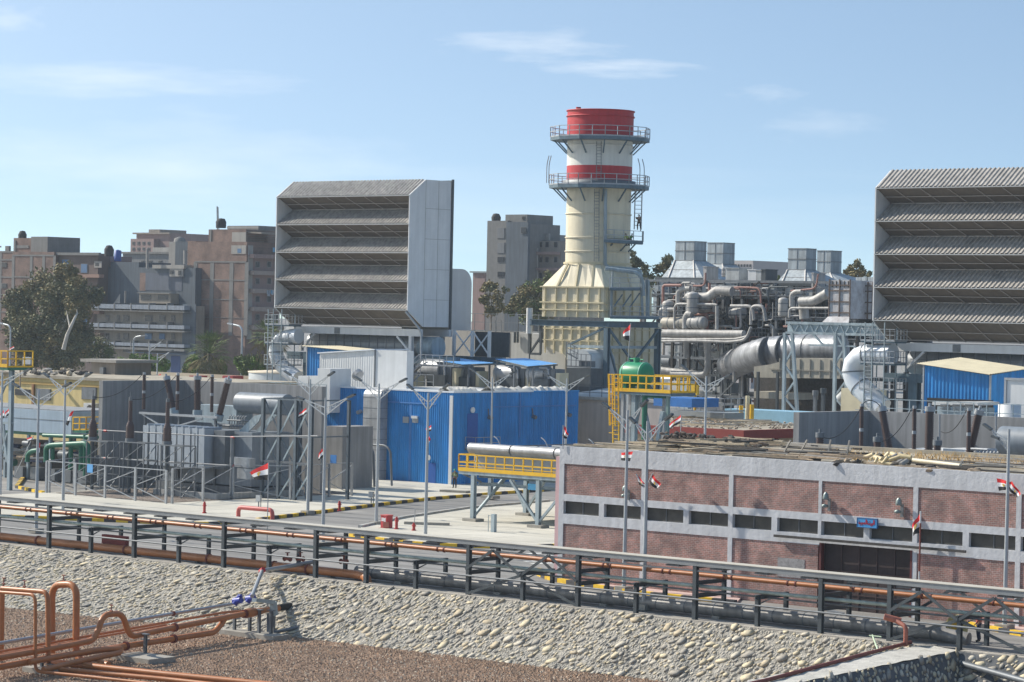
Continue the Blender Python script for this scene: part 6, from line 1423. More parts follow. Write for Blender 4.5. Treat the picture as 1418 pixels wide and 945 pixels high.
n=N.new('ShaderNodeTexNoise'); n.inputs['Scale'].default_value=.4; n.inputs['Detail'].default_value=8; L.new(co,n.inputs['Vector']); r=ramp(N,[(.35,(.7,.7,.7)),(.65,(1.2,1.2,1.2))]); L.new(n.outputs['Fac'],r.inputs[0])
mx=N.new('ShaderNodeMix'); mx.data_type='RGBA'; mx.blend_type='MULTIPLY'; mx.inputs[0].default_value=1; L.new(bt.outputs['Color'],mx.inputs[6]); L.new(r.outputs[0],mx.inputs[7]); L.new(mx.outputs[2],B.inputs['Base Color']); shade[0]=m
win_m=mat('town_window',(.015,.018,.024),.3); shut=mat('blue_shutter',(.08,.16,.28),.7); wframe=mat('town_frame',(.22,.21,.20),.8); cloth=[mat('laundry_a',(.5,.55,.6),.9),mat('laundry_b',(.15,.35,.5),.9),mat('laundry_c',(.5,.15,.2),.9)]
def block(name,label,px0,px1,pyt,v,dep,m,group='apartment blocks of the town',pyb=560,cat='apartment block'):
    a=V(px0,pyt,v);c=V(px1,pyt,v); t=thing(name,label,cat,((a.x+c.x)/2,v,0),group)
    M().box(a.x,c.x,v,v+dep,0,a.z).build('wall',m,t); t['_x']=(a.x,c.x,v,dep,a.z); return t
def part(t,name,px0,py0,px1,py1,m,proud=.15,v=None,inner=None):
    x=t['_x']; v=v if v is not None else x[2]; a=V(px0,py0,v);c=V(px1,py1,v); return M().box(a.x,c.x,v-proud,v-.004 if proud<1 else v-.004,c.z,a.z).build(name,m,inner or t)
def win(t,px,py,w,h,m=None,v=None):
    f=part(t,'window',px-w/2-.6,py-h/2-.5,px+w/2+.6,py+h/2+.5,wframe,.08,v); x=t['_x']; vv=v if v is not None else x[2]; a=V(px-w/2,py-h/2,vv);c=V(px+w/2,py+h/2,vv)
    M().box(a.x,c.x,vv-.13,vv-.083,c.z,a.z).build('pane',m or win_m,f)
def grid(t,pxs,pys,m=None,w=.25,v=None):
    x=t['_x']
    for p_ in pxs: part(t,'concrete_column',p_-w*4,x[5] if len(x)>5 else pys[0],p_+w*4,pys[-1],shade[5] if m is None else m,.06,v)
    for p_ in pys: part(t,'floor_slab',pxs[0],p_-1.2,pxs[-1],p_+1.2,shade[5] if m is None else m,.09,v)
# far left brick houses
t=block('apartment_block','unfinished brick block at the far left edge of the town',-40,19,348,352,12,shade[0])
grid(t,(-20,0,19),(349,360,384,408,432,456)); [win(t,6,y,6,6) for y in (367,396,422)]; part(t,'roof_post',-6,341,2,343,shade[5],.3,353); part(t,'roof_post',10,341,15,348,shade[5],.5,353)
t=block('apartment_block','brick apartment block with a square stair head behind the big tree',18,75,349,345,14,shade[0])
grid(t,(18,43,60,75),(354,384,410,436)); a=V(19,332,347);c=V(67,349,347); M().box(a.x,V(43,332,347).x,347,354,c.z-.3,a.z+.3).build('stair_head',shade[0],t); M().box(V(43,332,346).x,V(66,332,346).x,346,354,c.z-.3,V(43,328,346).z).build('stair_head',shade[5],t)
M().box(V(20,334,346.9).x,V(22,334,346.9).x,346.8,347,V(20,349,347).z,V(20,333,347).z).build('concrete_column',shade[5],t); part(t,'window',20,340,40,344,shade[5],.1,347)
b=M(); b.lathe((V(31,330,350).x,350,V(31,331,350).z),[(.8,0),(.85,.8),(.5,1.5),(0,1.6)],12); b.build('water_tank',dark,t); 
t=block('apartment_block','brown house with blue shutters and a long flat roof beside the big tree',75,136,351,346,3,mat('render_brown',(.15,.115,.10),.9,0,.15,.3,.1))
part(t,'roof_slab',72,350,140,354,shade[5],.6); [win(t,px,y,8,12,shut) for (px,y) in ((91,366),(117,372),(117,447),(96,454))]; [part(t,'balcony',108,y,144,y+5,mat('balcony_brown',(.30,.19,.15),.9),1.2) for y in (380,402,430,460)]; part(t,'wall_panel',131,362,141,371,shade[4],.1); win(t,135,366.5,5,4)
b=M(); b.lathe((V(151,350,336).x,336,V(151,355,336).z),[(.85,0),(.9,1.2),(.5,1.9),(0,2)],12); 
# grey rendered block, in front
t=block('apartment_block','tall windowless dark grey rendered block in the middle of the left town',130,271,370,348.5,12,shade[1])
a=V(153,363,348.5);M().box(a.x,V(192,363,348.5).x,348.55,356.5,a.z-4,a.z).build('upper_wall',shade[1],t); M().box(V(141,352,349.5).x,V(152,352,349.5).x,349.5,355,V(150,380,349.5).z,V(150,355,349.5).z).build('stair_head',shade[3],t); part(t,'brick_infill',194,378,202,403,shade[0],.05); part(t,'panel',202,378,252,403,mat('render_bluegrey',(.12,.135,.165),.9,0,.1,.4,.1),.06)
b.build('water_tank',dark,t); b=M(); b.lathe((V(157.5,350,349).x,350,V(157,362,349).z),[(.7,0),(.7,2.0),(0,2.2)],12); b.build('blue_drum',mat('drum_blue',(.03,.08,.3),.5),t)
a=V(252,366,347.5);M().box(V(211,366,348.0).x,a.x,348.0,353,V(215,372,348.0).z,V(215,367,348.0).z).build('roof_slab',shade[4],t); M().box(V(235,370,348.1).x,V(253,370,348.1).x,348.1,353,V(236,383,348.1).z,V(236,369,348.1).z).build('roof_room',shade[4],t); win(t,238,377,4,5,None,348.1); win(t,249,378,3,6,None,348.1)
M().tube([V(204,372,347),V(204,345,347)],.25,6).build('mast',shade[4],t); M().tube([V(256.5,366,347),V(256.5,347,347)],.3,6).build('mast',shade[4],t)
# balconied block
t=block('balcony_block','lower cream block with long blue-grey balconies on three floors',130,270,421,346,2.4,mat('render_cream',(.28,.245,.20),.9,0,.12,.3,.12))
part(t,'side_wall',254,421,270,520,shade[1],.12)
balc=mat('balcony_blue',(.27,.30,.34),.9,0,.15,.8,.2)
for y in (421,447.5,473): 
    f=part(t,'balcony',133 if y!=421 else 135,y,264,y+9,balc,1.6); part(t,'balcony_slab',132,y+9.2,265,y+11,shade[5],1.7)
    for px in (145,167,190,215,240): part(t,'balcony_post',px,y-1,px+1,y+9,shade[5],1.66)
for y in (441,466): [win(t,px,y,w,8,m_) for (px,w,m_) in ((149,4,None),(164,3,None),(175,7,win_m),(206,9,None if y==441 else shut),(225,7,win_m if y==441 else shut),(240,4,None))]
[win(t,px,485,w,5) for (px,w) in ((155,6),(175,8))]; part(t,'ground_wall',232,486,270,530,mat('ground_bluegrey',(.24,.27,.31),.9,0,.1,.5),.3); part(t,'shop_shutter',239,493,251,519,mat('shutter_navy',(.05,.09,.22),.7),.36); part(t,'awning',188,488,262,491,mat('awning_blue',(.10,.18,.33),.8),2.2)
a=V(193,406,346.5);c=V(236,421,346.5); M().box(a.x,c.x,346.5,349,c.z,a.z).build('roof_room',MATS['render_cream'],t); [win(t,px,412,13,6,win_m,346.5) for px in (202,226)]; part(t,'roof_slab',192,405.5,237,407,shade[4],.5,346.5)
b=M(); d_=V(160,417,346.3); b.add([(d_.x-1.2,346.3,d_.z-1.2),(d_.x+1.2,346.3,d_.z-1.4),(d_.x+.9,346.6,d_.z+1.4),(d_.x,346.5,d_.z-.4)],[(0,1,3),(1,2,3),(2,0,3)]); b.build('satellite_dish',shade[4],t); part(t,'roof_post',174,403,174.8,420,shade[5],.3,346.4)
# upper grey and far pale blocks
t=block('apartment_block','long grey block with tiny windows behind the dark grey rendered block',170,262,350,400,14,mat('render_midgrey',(.19,.195,.20),.9,0,.1,.2,.1)); [win(t,px,363,4,3.5) for px in (198,208,222,245,252)]; part(t,'roof_slab',169,349,262,352,shade[5],.4)
t=block('apartment_block','pale pinkish stepped tower on the skyline above the grey blocks',181,213,331,470,16,shade[3]); [win(t,px,y,2.5,3.5) for px in (185,192,199,206) for y in (337,345)]; a=V(189,323,472); M().box(a.x,V(235,323,472).x,472,486,a.z-9,a.z).build('upper_storey',shade[3],t); M().box(V(206,318,473).x,V(221,318,473).x,473,482,a.z-.2,V(206,318,473).z).build('stair_head',shade[2],t); part(t,'roof_slab',186,322.5,237,324.5,shade[2],.6,472); part(t,'side_block',213,343,236,352,shade[4],.4); M().box(V(214,334,475).x,V(236,334,475).x,475,486,a.z-16,a.z-3).build('side_wing',shade[4],t)
t=block('apartment_block','grey and cream house with a low dome left of the tall brick block',234,264,335,380,12,shade[4]); part(t,'grey_bay',245,335,264,370,shade[1],.4); b=M(); b.lathe((V(249,335,384).x,384,V(249,336,384).z),[(1.3,0),(1.1,.8),(0,1.2)],12); b.build('dome',shade[5],t)
t=block('apartment_block','narrow brick building wedged left of the tall brick block',260,271,334,352,14,shade[0])
# tall brick corner block
ut=V(342,345,350).x
t=block('apartment_block','tall brick corner block with concrete grid and laundry hanging on its right side',270,342,335,350,.5,shade[0]); x=t['_x']
yR=U(386,340,ut).y; M().box(x[0]+.1,ut-.02,350.5,yR,0,x[4]).build('rear_mass',shade[0],t); t['_x']=(x[0],ut,350,1,x[4])
a=V(289,318,352); M().box(a.x,V(341,318,352).x,352,362,x[4]-1,a.z).build('upper_storey',shade[0],t); part(t,'concrete_column',291,318,293,335,shade[5],.1,352); part(t,'cream_wall',321,340,341,352,shade[4],.1); win(t,332,347.5,5,6,shut)
grid(t,(270,293,320,341),(363,388,415,440,465),w=.4)
part(t,'cream_wall',322,322,341,336,shade[4],.12,352); part(t,'roof_slab',316,314,359,316.5,shade[4],.3,353); 
M().box(V(315,314,355).x,V(358,314,355).x,355,365,a.z,V(315,313,355).z).build('roof_room',shade[5],t); M().poly([V(322,320,352.5),V(362,322,352.5),V(362,324,352.5),V(322,322,352.5)],(0,5,0)).build('roof_slab',shade[2],t)
b=M(); b.lathe((V(306,314,356).x,356,V(306,316,356).z),[(.95,0),(1.,1.1),(.7,1.7),(0,1.8)],12); b.build('water_tank',dark,t); M().tube([V(301,318,356),V(300.5,286,356)],.12,5).tube([V(303,318,356),V(302,287,356)],.08,5).build('mast',shade[4],t); M().tube([V(367,340,357),V(367,328,357)],.55,8).build('chimney',shade[0],t)
t['_x']=(x[0],ut,350,1,x[4])
def sidep(name,px0,py0,px1,py1,m,proud,inner=None): a=U(px0,py0,ut);c=U(px1,py1,ut); return M().box(ut,ut+proud,a.y,c.y,c.z,a.z).build(name,m,inner or t)
sidep('pink_facade',343,352,386,470,shade[3],.1); sidep('pale_strip',343.5,340,347,470,shade[4],.2)
for k,y in enumerate((352,375,400,425,450)):
    sidep('balcony',344,y,386,y+7,mat('balcony_tan',(.34,.27,.23),.9,0,.1,1) if k else shade[3],1.4)
    for px in (353,369,379): f=sidep('window',px,y+10,px+6,y+19,wframe,.16); f2=U(px+1,y+11,ut);f3=U(px+5,y+18,ut); M().box(ut+.162,ut+.2,f2.y,f3.y,f3.z,f2.z).build('pane',win_m,f)
random.seed(8)
for k in range(11): px=random.uniform(357,382); yy=402 if k<7 else 343; a=U(px,yy,ut);c=U(px+2.5,yy+random.uniform(5,8),ut); M().box(ut+1.45,ut+1.5,a.y,c.y,c.z,a.z).build('laundry',random.choice(cloth),t)
# centre grey tower
t=block('grey_tower','tall unfinished grey concrete tower behind the trees right of the left intake',675,703,306,424,12,shade[5],None,cat='tower block'); part(t,'bay',704,308,731,470,shade[1],.6) 
M().box(V(704,300,424).x,V(731,300,424).x,424,434,0,V(704,310,424).z).build('right_bay',shade[5],t); M().box(V(700,297,425).x,V(730,297,425).x,425,433,V(700,312,425).z,V(700,297.5,425).z).build('stair_head',shade[5],t)
for y,h in ((323,14),(343.5,14),(359.5,7),(380,7)): win(t,694,y,9,h,MATS['render_midgrey'] if h>10 else win_m)
win(t,725,302,3,4,dark,425); win(t,725,319,6,8,win_m,423.3)
b=M(); b.lathe((V(687,305,428).x,428,V(687,308,428).z),[(.9,0),(1.,1.0),(.6,1.7),(0,1.8)],12); b.build('water_tank',dark,t)
t=block('apartment_block','lower tan and brick block with windows joined to the grey tower',731,777,334,428,14,shade[2],pyb=500); part(t,'roof_slab',724,324,762,333,shade[4],.5,430); M().box(V(724,324,431).x,V(761,324,431).x,431,440,V(724,336,431).z,V(724,325,431).z).build('upper_storey',shade[4],t)
[win(t,px,y,4,7) for px in (738,749,758,770) for y in (339,360,382)]; [part(t,'balcony',742,y,776,y+4,shade[3],1.2) for y in (349,371)]; part(t,'brick_wall',722,342,742,352,shade[0],.7); M().tube([V(744,430,427),V(744,344,427)],.2,5).build('mast',shade[4],t)
t=block('apartment_block','low pink block seen between the duct and the trees right of the left intake',655,672,378,440,12,shade[3]); part(t,'roof_slab',652,376,676,378,shade[5],.4)
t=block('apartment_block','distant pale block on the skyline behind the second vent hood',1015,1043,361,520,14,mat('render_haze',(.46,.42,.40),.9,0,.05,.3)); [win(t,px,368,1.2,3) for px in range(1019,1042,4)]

# ================================================================ yellow building, tanks, left corner plant
t=thing('yellow_building','low yellow building with a cluttered roof left of the big fire wall','building',tuple(V(70,560,187)))
v=184; a=V(-30,530,v);b=V(142,527,v); zt=V(70,524.5,v).z; yb=mat('yellow_render',(.66,.52,.24),.85,0,.08,.4,.12)
M().box(a.x-8,b.x+14,v,v+14,0,zt).build('wall',yb,t); M().box(a.x-8.2,b.x+14.2,v-.3,v+14.2,zt,zt+.3).build('roof_slab',roofm,t)
t['_x']=(a.x,b.x,v,10,zt)
M().box(a.x-8,b.x+3,v-.12,v-.002,V(70,530,v).z-.25,V(70,530,v).z).build('cornice',mat('yellow_trim',(.50,.34,.12),.85),t)
for (x,y,w,h,m_) in ((32,543.5,20,9,win_m),(60.5,546.5,19,16,galvd),(124,545,19,17,galvd)): win(t,x,y,w,h,m_)
part(t,'drainpipe',46,532,48,566,mat('drain_brown',(.30,.16,.08),.8),.2); part(t,'doorway',119,576,126,600,dark,.05)
p=V(121,567,v-.8); M().box(p.x-.6,p.x+.9,v-.8,v-.02,p.z-.6,p.z+.6).build('air_conditioner',MATS['dusty_lid'],t); M().tube([(p.x+.35,v-.84,p.z),(p.x+.35,v-.8,p.z)],.45,14).build('fan_grille',dkdeb,t)
random.seed(12)
heap('roof_scrap','scattered boards and scrap on the roof of the yellow building','scrap',0,120,514,521,60,.35,[plank[0],plank[2],dkdeb],zt+.3,.3,None,v+13)
a=V(118,501,194);b=V(159,524,194); t=thing('roof_hut','small grimy rendered hut with a flat slab behind the yellow building','hut',(a.x,194,0)); M().box(a.x+1.,b.x,194,199,0,a.z).build('wall',shade[2],t); M().box(a.x-.3,b.x+.6,193.6,199.5,a.z,a.z+.3).build('roof_slab',shade[4],t); M().box(V(141,510,193.9).x,V(146,510,193.9).x,193.6,193.99,V(141,518,193.9).z,V(141,509,193.9).z).build('air_conditioner',galvd,t)
# sandy strip and round tank
c=V(352,516,250); t=thing('round_tank','wide low round tank with a dusty top behind the left fire wall','tank',(c.x,256,0)); mb=M(); zt=V(352,514,250).z; mb.lathe((c.x+.8,256,0),[(5.6,0),(5.6,zt-.25)],48); mb.build('shell',MATS['duct_pale'],t); mb=M(); mb.lathe((c.x+.8,256,0),[(5.7,zt-.25),(5.7,zt-.1),(0,zt+.25)],48); mb.build('top',mat('dusty_cream',(.60,.52,.40),.9,0,.1,.4),t)
a=V(140,526,262);b=V(470,526,262); solo(M().box(a.x,b.x+10,262,262.4,0,V(300,519,262).z),'perimeter_wall',mat('sandy_wall',(.52,.44,.32),.9,0,.12,.3),'low sandy perimeter wall running behind the fire wall and the round tank','wall')
for k,(x0,x1) in enumerate(((258,272),(304,322))): a=V(x0,520,259);b=V(x1,526,259); solo(M().poly([(a.x,259,b.z-2),(b.x,259,b.z-2),(b.x,259,a.z),(a.x+.6,259,a.z)],(0,2,0)).box(a.x+.3,b.x-.3,258.8,259,b.z-1.2,b.z-.3),'red_skip',mat('skip_red',(.30,.03,.03),.6),['left dark red skip behind the left fire wall','right dark red skip below the palm behind the fire wall'][k],'skip')
# far left cooler with green piping
t=thing('blue_cooler','long pale blue cooler box raised on green framing at the far left','cooler',tuple(V(50,600,168)))
v=168; a=V(-40,568,v);b=V(99,569.5,v); zb=V(50,599,v).z
M().box(a.x-4,b.x,v,v+7,zb,V(50,568,v).z).build('cooler_box',mat('cooler_blue',(.33,.42,.50),.6,0,.08,.6,.12),t); M().box(a.x-4,b.x+.02,v-.03,v,V(50,581,v).z,V(50,581,v).z+.05).build('seam',galvd,t); M().box(a.x-4,b.x-.3,v+.3,v+6.8,V(50,568,v).z,V(50,568,v).z+.12).build('dusty_top',mat('dusty_top',(.25,.26,.27),.8,0,.3,1.5),t)
for px in (8,40,70,98): p=V(px,600,v+.5); M().bar((p.x,v+.5,0),(p.x,v+.5,zb),.25).build('leg',green if px==98 else lbsteel,t); M().bar((p.x,v+6,0),(p.x,v+6,zb),.25).build('leg',galvd,t)
M().bar((a.x,v+.5,zb-.15),(b.x+2,v+.5,zb-.15),.3,.3).build('girder',green,t)
pl=V(101,596,167); pr_=V(119,596,167); mb=M(); mb.hold=True; mb.rail([pl,pr_,pr_+Vector((0,3,0))],V(101,578,167).z-pl.z,.10,.9); mb.build('yellow_railing',yellow,t); M().box(pl.x,pr_.x,167,170,pl.z-.2,pl.z).build('deck',green,t)
gp='green pipes at the far left'
def gpipe(pts,r,v,lab): P=[V(x,y,v) for x,y in pts]; solo(M().tube(P,r,12,bend=.6),'green_pipe',green,lab,'pipe',gp,tuple(P[0]))
gpipe([(64,640),(64,620),(70,617),(122,614),(125,650)],.24,163.5,'long green pipe bending down at both ends below the blue cooler')
gpipe([(73,640),(73,618)],.18,163.8,'green upright pipe just right of the long pipe bend'); gpipe([(98,650),(98,612)],.2,164,'green upright pipe before the fire wall'); gpipe([(112,652),(112,616)],.2,164,'green upright pipe nearest the fire wall'); gpipe([(38,640),(38,630),(44,625),(52,624)],.22,164.2,'short green elbow at the far left'); gpipe([(60,603),(135,606)],.18,165,'thin green pipe under the blue cooler'); gpipe([(118,660),(118,602)],.2,165,'slim green riser left of the cable terminations')
random.seed(14)
t=thing('pump_group','dark pumps and pipework in the shade under the blue cooler','pump set',tuple(V(40,650,167)))
M().box(V(-30,650,176).x,V(118,650,176).x,176,176.6,0,3.2).build('shade_backdrop',dkdeb,t)  # added dark slab, its colour stands in for the shade below the cooler
for k in range(60):
    p=V(random.uniform(-5,125),random.uniform(612,640),random.uniform(165,172)); s=random.uniform(.3,.9); m_=random.choice([dkdeb,dsteel,navy,galvd,wood,green])
    (M().tube([p,p+Vector((s*1.5,0,0))],s*.45,10) if k%2 else M().bar(p-Vector((1,0,0)),p+Vector((1.4,0,random.uniform(-.2,.2))),.15)).build('pump_part',m_,t)
for k in range(5): p=V(20+k*22,652,168); M().box(p.x,p.x+1.2,168,169.5,.1,1.2).build('pump_base',galvd,t)
# steel column with yellow platform, far left
t=thing('yellow_platform_tower','grey steel tower with a yellow railed platform at the left edge','platform tower',tuple(G(14,662)))
v=157.5; p=V(16,520,v); 
for px in (16.5,): q=V(px,505,v); M().ib((q.x,v,0),(q.x,v,V(16,507,v).z),.36,.36,.05,(0,1,0)).build('column',lbsteel,t)
M().bar((V(-8,505,v).x,v,0),(V(-8,505,v).x,v,V(16,507,v).z),.3).build('column',lbsteel,t)
M().bar(V(10,528,v),V(-10,575,v),.16).bar(V(2,585,v),V(14,658,v),.16).bar(V(5,585,v),V(9,640,v),.14).bar(V(-5,586,v),V(17,586,v),.2).bar(V(-6,658,v),V(10,600,v),.14).each('brace',lbsteel,t)
a=V(-25,507,v);b=V(20.5,507,v); M().box(a.x,b.x,v-.8,v+2,a.z-.25,a.z).build('deck',green,t); mb=M(); mb.hold=True; mb.rail([(a.x,v-.8,a.z),(b.x,v-.8,a.z),(b.x,v+2,a.z)],V(10,486,v).z-a.z,.1,.9); mb.bar((a.x,v-.82,a.z+.15),(b.x,v-.82,a.z+.15),.05,.3);mb.build('yellow_railing',yellow,t)
p=V(39,499,175); t=thing('roof_floodlight','tilted white floodlight on a leaning arm in front of the big tree','floodlight',tuple(p)); M().box(p.x-.6,p.x+.6,174.8,175,p.z-.4,p.z+.3).build('lamp_head',galv,t); M().bar(p-Vector((.4,0,.1)),V(28,512,175),.12).bar(V(28,512,175),(V(28,512,175).x,175,8),.12).build('arm',wood,t)

# ================================================================ vegetation
def leafmat(n,c,c2): 
    m,N,L,B,co=node_mat(n,.7); nz=N.new('ShaderNodeTexNoise'); nz.inputs['Scale'].default_value=.8; nz.inputs['Detail'].default_value=4; L.new(co,nz.inputs['Vector']); r=ramp(N,[(.35,c),(.65,c2)]); L.new(nz.outputs['Fac'],r.inputs[0]); L.new(r.outputs[0],B.inputs['Base Color']); B.inputs['Specular IOR Level'].default_value=.2; return m
lf=[leafmat('leaf_olive',(.11,.115,.06),(.21,.20,.10)),leafmat('leaf_dry',(.18,.15,.07),(.30,.24,.11)),leafmat('leaf_green',(.10,.14,.045),(.19,.23,.08)),leafmat('leaf_bright',(.10,.18,.025),(.20,.30,.06)),leafmat('leaf_dark',(.07,.08,.045),(.14,.15,.08))]
bark=mat('bark',(.30,.25,.20),.9,0,.2,2); barkp=mat('bark_pale',(.52,.48,.42),.8,0,.2,1.5)
def tree(label,clumps,base,leaf=.32,per=230,mats=(0,1),trunk=.35,seed=1,barkm=bark,cat='tree',name='tree',group=None,limbs=True):
    """clumps: (px,py,radius px, depth offset) at plane v of base"""
    rnd=random.Random(seed); v=base[2]; b0=V(base[0],base[1],v); gb=Vector((b0.x,v,0)); t=thing(name,label,cat,tuple(gb),group)
    mb=M(); mb.hold=True; tk=M(); tk.hold=True
    sp=(V(base[0]+10,400,v)-V(base[0],400,v)).length/10*.72
    fork=Vector((gb.x,v,b0.z))
    if limbs: tk.tube([gb,gb.lerp(fork,.5)+Vector((rnd.uniform(-.4,.4),0,0)),fork],1,8,radii=[trunk,trunk*.85,trunk*.7])
    for (px,py,rp,dv) in clumps:
        c=V(px,py,v+dv); r=rp*sp
        if limbs: m_=fork.lerp(c,.5)+Vector((rnd.uniform(-.5,.5),0,rnd.uniform(-.3,.6))); tk.tube([fork,m_,c],1,6,radii=[trunk*.55,trunk*.35,trunk*.12])
        nsub=max(3,int(rp*.9))
        subs=[]
        for _ in range(nsub):
            d=Vector((rnd.gauss(0,1),rnd.gauss(0,1),rnd.gauss(0,1))).normalized()*r*rnd.uniform(.35,.95); subs.append((c+d,r*rnd.uniform(.3,.6),rnd.choice(mats)))
        n=int(per*1.7*(rp/10)**1.6)
        for _ in range(n):
            s,sr,mi=rnd.choice(subs); mb.cur=mi if rnd.random()<.8 else rnd.choice(mats)
            d=Vector((rnd.gauss(0,1),rnd.gauss(0,1),rnd.gauss(0,.8))); p=s+d.normalized()*sr*rnd.random()**.4*1.15
            a=Vector((rnd.gauss(0,1),rnd.gauss(0,1),rnd.gauss(0,1))).normalized(); b_=a.orthogonal().normalized(); k=leaf*.72*rnd.uniform(.6,1.3)
            mb.add([p-a*k,p+b_*k*.45,p+a*k,p-b_*k*.45],[(0,1,2,3)])
    if limbs: tk.build('trunk',barkm,t)
    mb.build('crown',lf,t); return t
bigtree=tree('large dark eucalyptus with drooping foliage in front of the brick houses at the left',[(30,420,22,0),(60,400,22,2),(92,385,18,0),(108,405,18,-2),(78,425,26,0),(45,450,26,-1),(110,430,18,0),(128,412,13,1),(18,442,12,0),(85,455,24,0),(60,478,26,0),(98,480,22,0),(35,490,20,0),(30,470,18,-2),(112,460,14,1),(75,500,22,0),(100,378,8,0)],(70,500,290),.42,330,(0,0,4,1),.5,3,barkp)
mb=M(); mb.tube([V(88,484,286),V(93,464,286),V(97,455,286),V(103,442,286.5),V(107,434,287.5),V(106,424,289)],1,8,radii=[.34,.27,.24,.2,.14,.06]); mb.tube([V(97,455,286),V(94,440,286.5),V(92,430,288)],1,6,radii=[.15,.1,.04]); mb.build('limb',barkp,bigtree)
tree('bushy low tree between the eucalyptus and the cream balcony block',[(125,478,16,0),(143,485,14,1),(120,495,14,0),(150,492,9,1)],(135,500,300),.3,260,(4,0,2),.2,9)
tree('sparse yellowish tree right of the left intake duct',[(678,400,11,0),(690,412,10,0),(672,415,9,0),(680,428,11,0),(694,428,8,0),(668,398,6,0),(700,402,5,0)],(680,440,330),.34,250,(1,1,0),.22,5)
tree('leafy green tree in front of the grey tower',[(735,408,17,0),(752,395,13,0),(720,420,14,0),(745,425,16,0),(762,385,9,0),(728,435,14,0),(757,415,12,0),(708,430,9,0),(748,438,16,0)],(738,445,335),.34,300,(2,0,0,1),.3,6)
tree('dark tree rising behind the platforms right of the stack',[(880,365,14,0),(893,380,13,0),(875,385,12,0),(888,395,12,0),(900,395,9,0),(878,352,7,0),(885,410,14,0)],(888,440,330),.34,270,(4,0),.3,7)
tree('olive tree left of the leftmost vent hood',[(918,372,12,0),(928,362,10,0),(912,388,11,0),(925,385,12,0),(935,374,9,0)],(922,410,335),.34,270,(0,1,4),.25,8)
tree('golden tree on the skyline left of the right intake',[(1186,366,8,0),(1178,374,8,0),(1195,376,9,0),(1186,382,10,0),(1172,378,5,0),(1203,380,5,0)],(1188,400,345),.34,280,(1,0,1),.2,10)
tree('distant low green tree behind the skyline boxes',[(1062,382,6,0),(1070,384,5,0),(1052,385,4,0),(1078,386,4,0)],(1065,400,345),.3,260,(2,1),.2,11)
tree('bright green hedge behind the left yard in front of the blue door',[(172,505,10,0),(185,500,10,0),(198,500,10,0),(208,505,10,0),(178,512,9,0),(195,512,10,0),(214,498,7,0),(224,503,9,0),(228,512,8,0),(165,512,7,0),(210,514,9,0)],(195,520,275),.3,330,(3,3,2),.1,12,cat='hedge',name='hedge')
tree('green bushes under the palm left of the round tank',[(262,508,10,0),(270,500,9,0),(275,512,9,0),(258,516,7,0),(310,508,9,0),(303,515,9,0)],(275,520,276),.3,300,(3,2,0),.1,13,cat='bushes',name='bushes')
tree('green hedge right of the street lamp behind the round tank',[(330,503,9,0),(342,501,9,0),(355,502,9,0),(365,506,7,0),(337,510,9,0),(350,510,9,0)],(345,518,278),.3,300,(3,2,2),.1,14,cat='hedge',name='hedge')
def palm(px,pyt,pyb,v,label,n=44,fl=3.2,seed=1):
    rnd=random.Random(seed); c=V(px,pyt,v); t=thing('palm_tree',label,'palm tree',(c.x,v,0),'palms behind the plant'); M().tube([(c.x,v,0),(c.x+.2,v,c.z*.5),(c.x,v,c.z)],1,10,radii=[.35,.28,.3]).build('trunk',bark,t)
    mb=M(); mb.hold=True
    for k in range(n):
        az=rnd.random()*6.283; el=rnd.uniform(-.7,1.35); d=Vector((math.cos(az)*math.cos(el),math.sin(az)*math.cos(el),math.sin(el))); s_=Vector((-math.sin(az),math.cos(az),0)); mb.cur=2 if el>-.2 else rnd.choice((1,1,0))
        tip=c+d*fl*.55
        for j in range(11):
            a=(j-5)/5*1.15; dd=(d*math.cos(a)+s_*math.sin(a)).normalized(); L_=fl*.5*rnd.uniform(.8,1.1); e=tip+dd*L_-Vector((0,0,.35*L_*rnd.random()+.15*L_)); w=d.cross(dd); w=s_*.07
            mb.add([tip,tip.lerp(e,.5)+w+Vector((0,0,.08)),e,tip.lerp(e,.5)-w+Vector((0,0,.08))],[(0,1,2,3)])
        mb.add([c-s_*.05,c+s_*.05,tip+s_*.05,tip-s_*.05],[(0,1,2,3)])
    for _ in range(160):
        p=c+Vector((rnd.gauss(0,.9),rnd.gauss(0,.9),rnd.uniform(-3.2,-.5))); mb.cur=1; mb.add([p,p+Vector((.1,0,-.7)),p+Vector((.2,.1,-.1))],[(0,1,2)])
    mb.build('crown',lf,t)
palm(290,490,540,272,'fan palm with a skirt of dry leaves behind the left yard',64,4.0,1); palm(373,470,540,276,'second palm half hidden by the left elbow pipe',50,3.4,2)
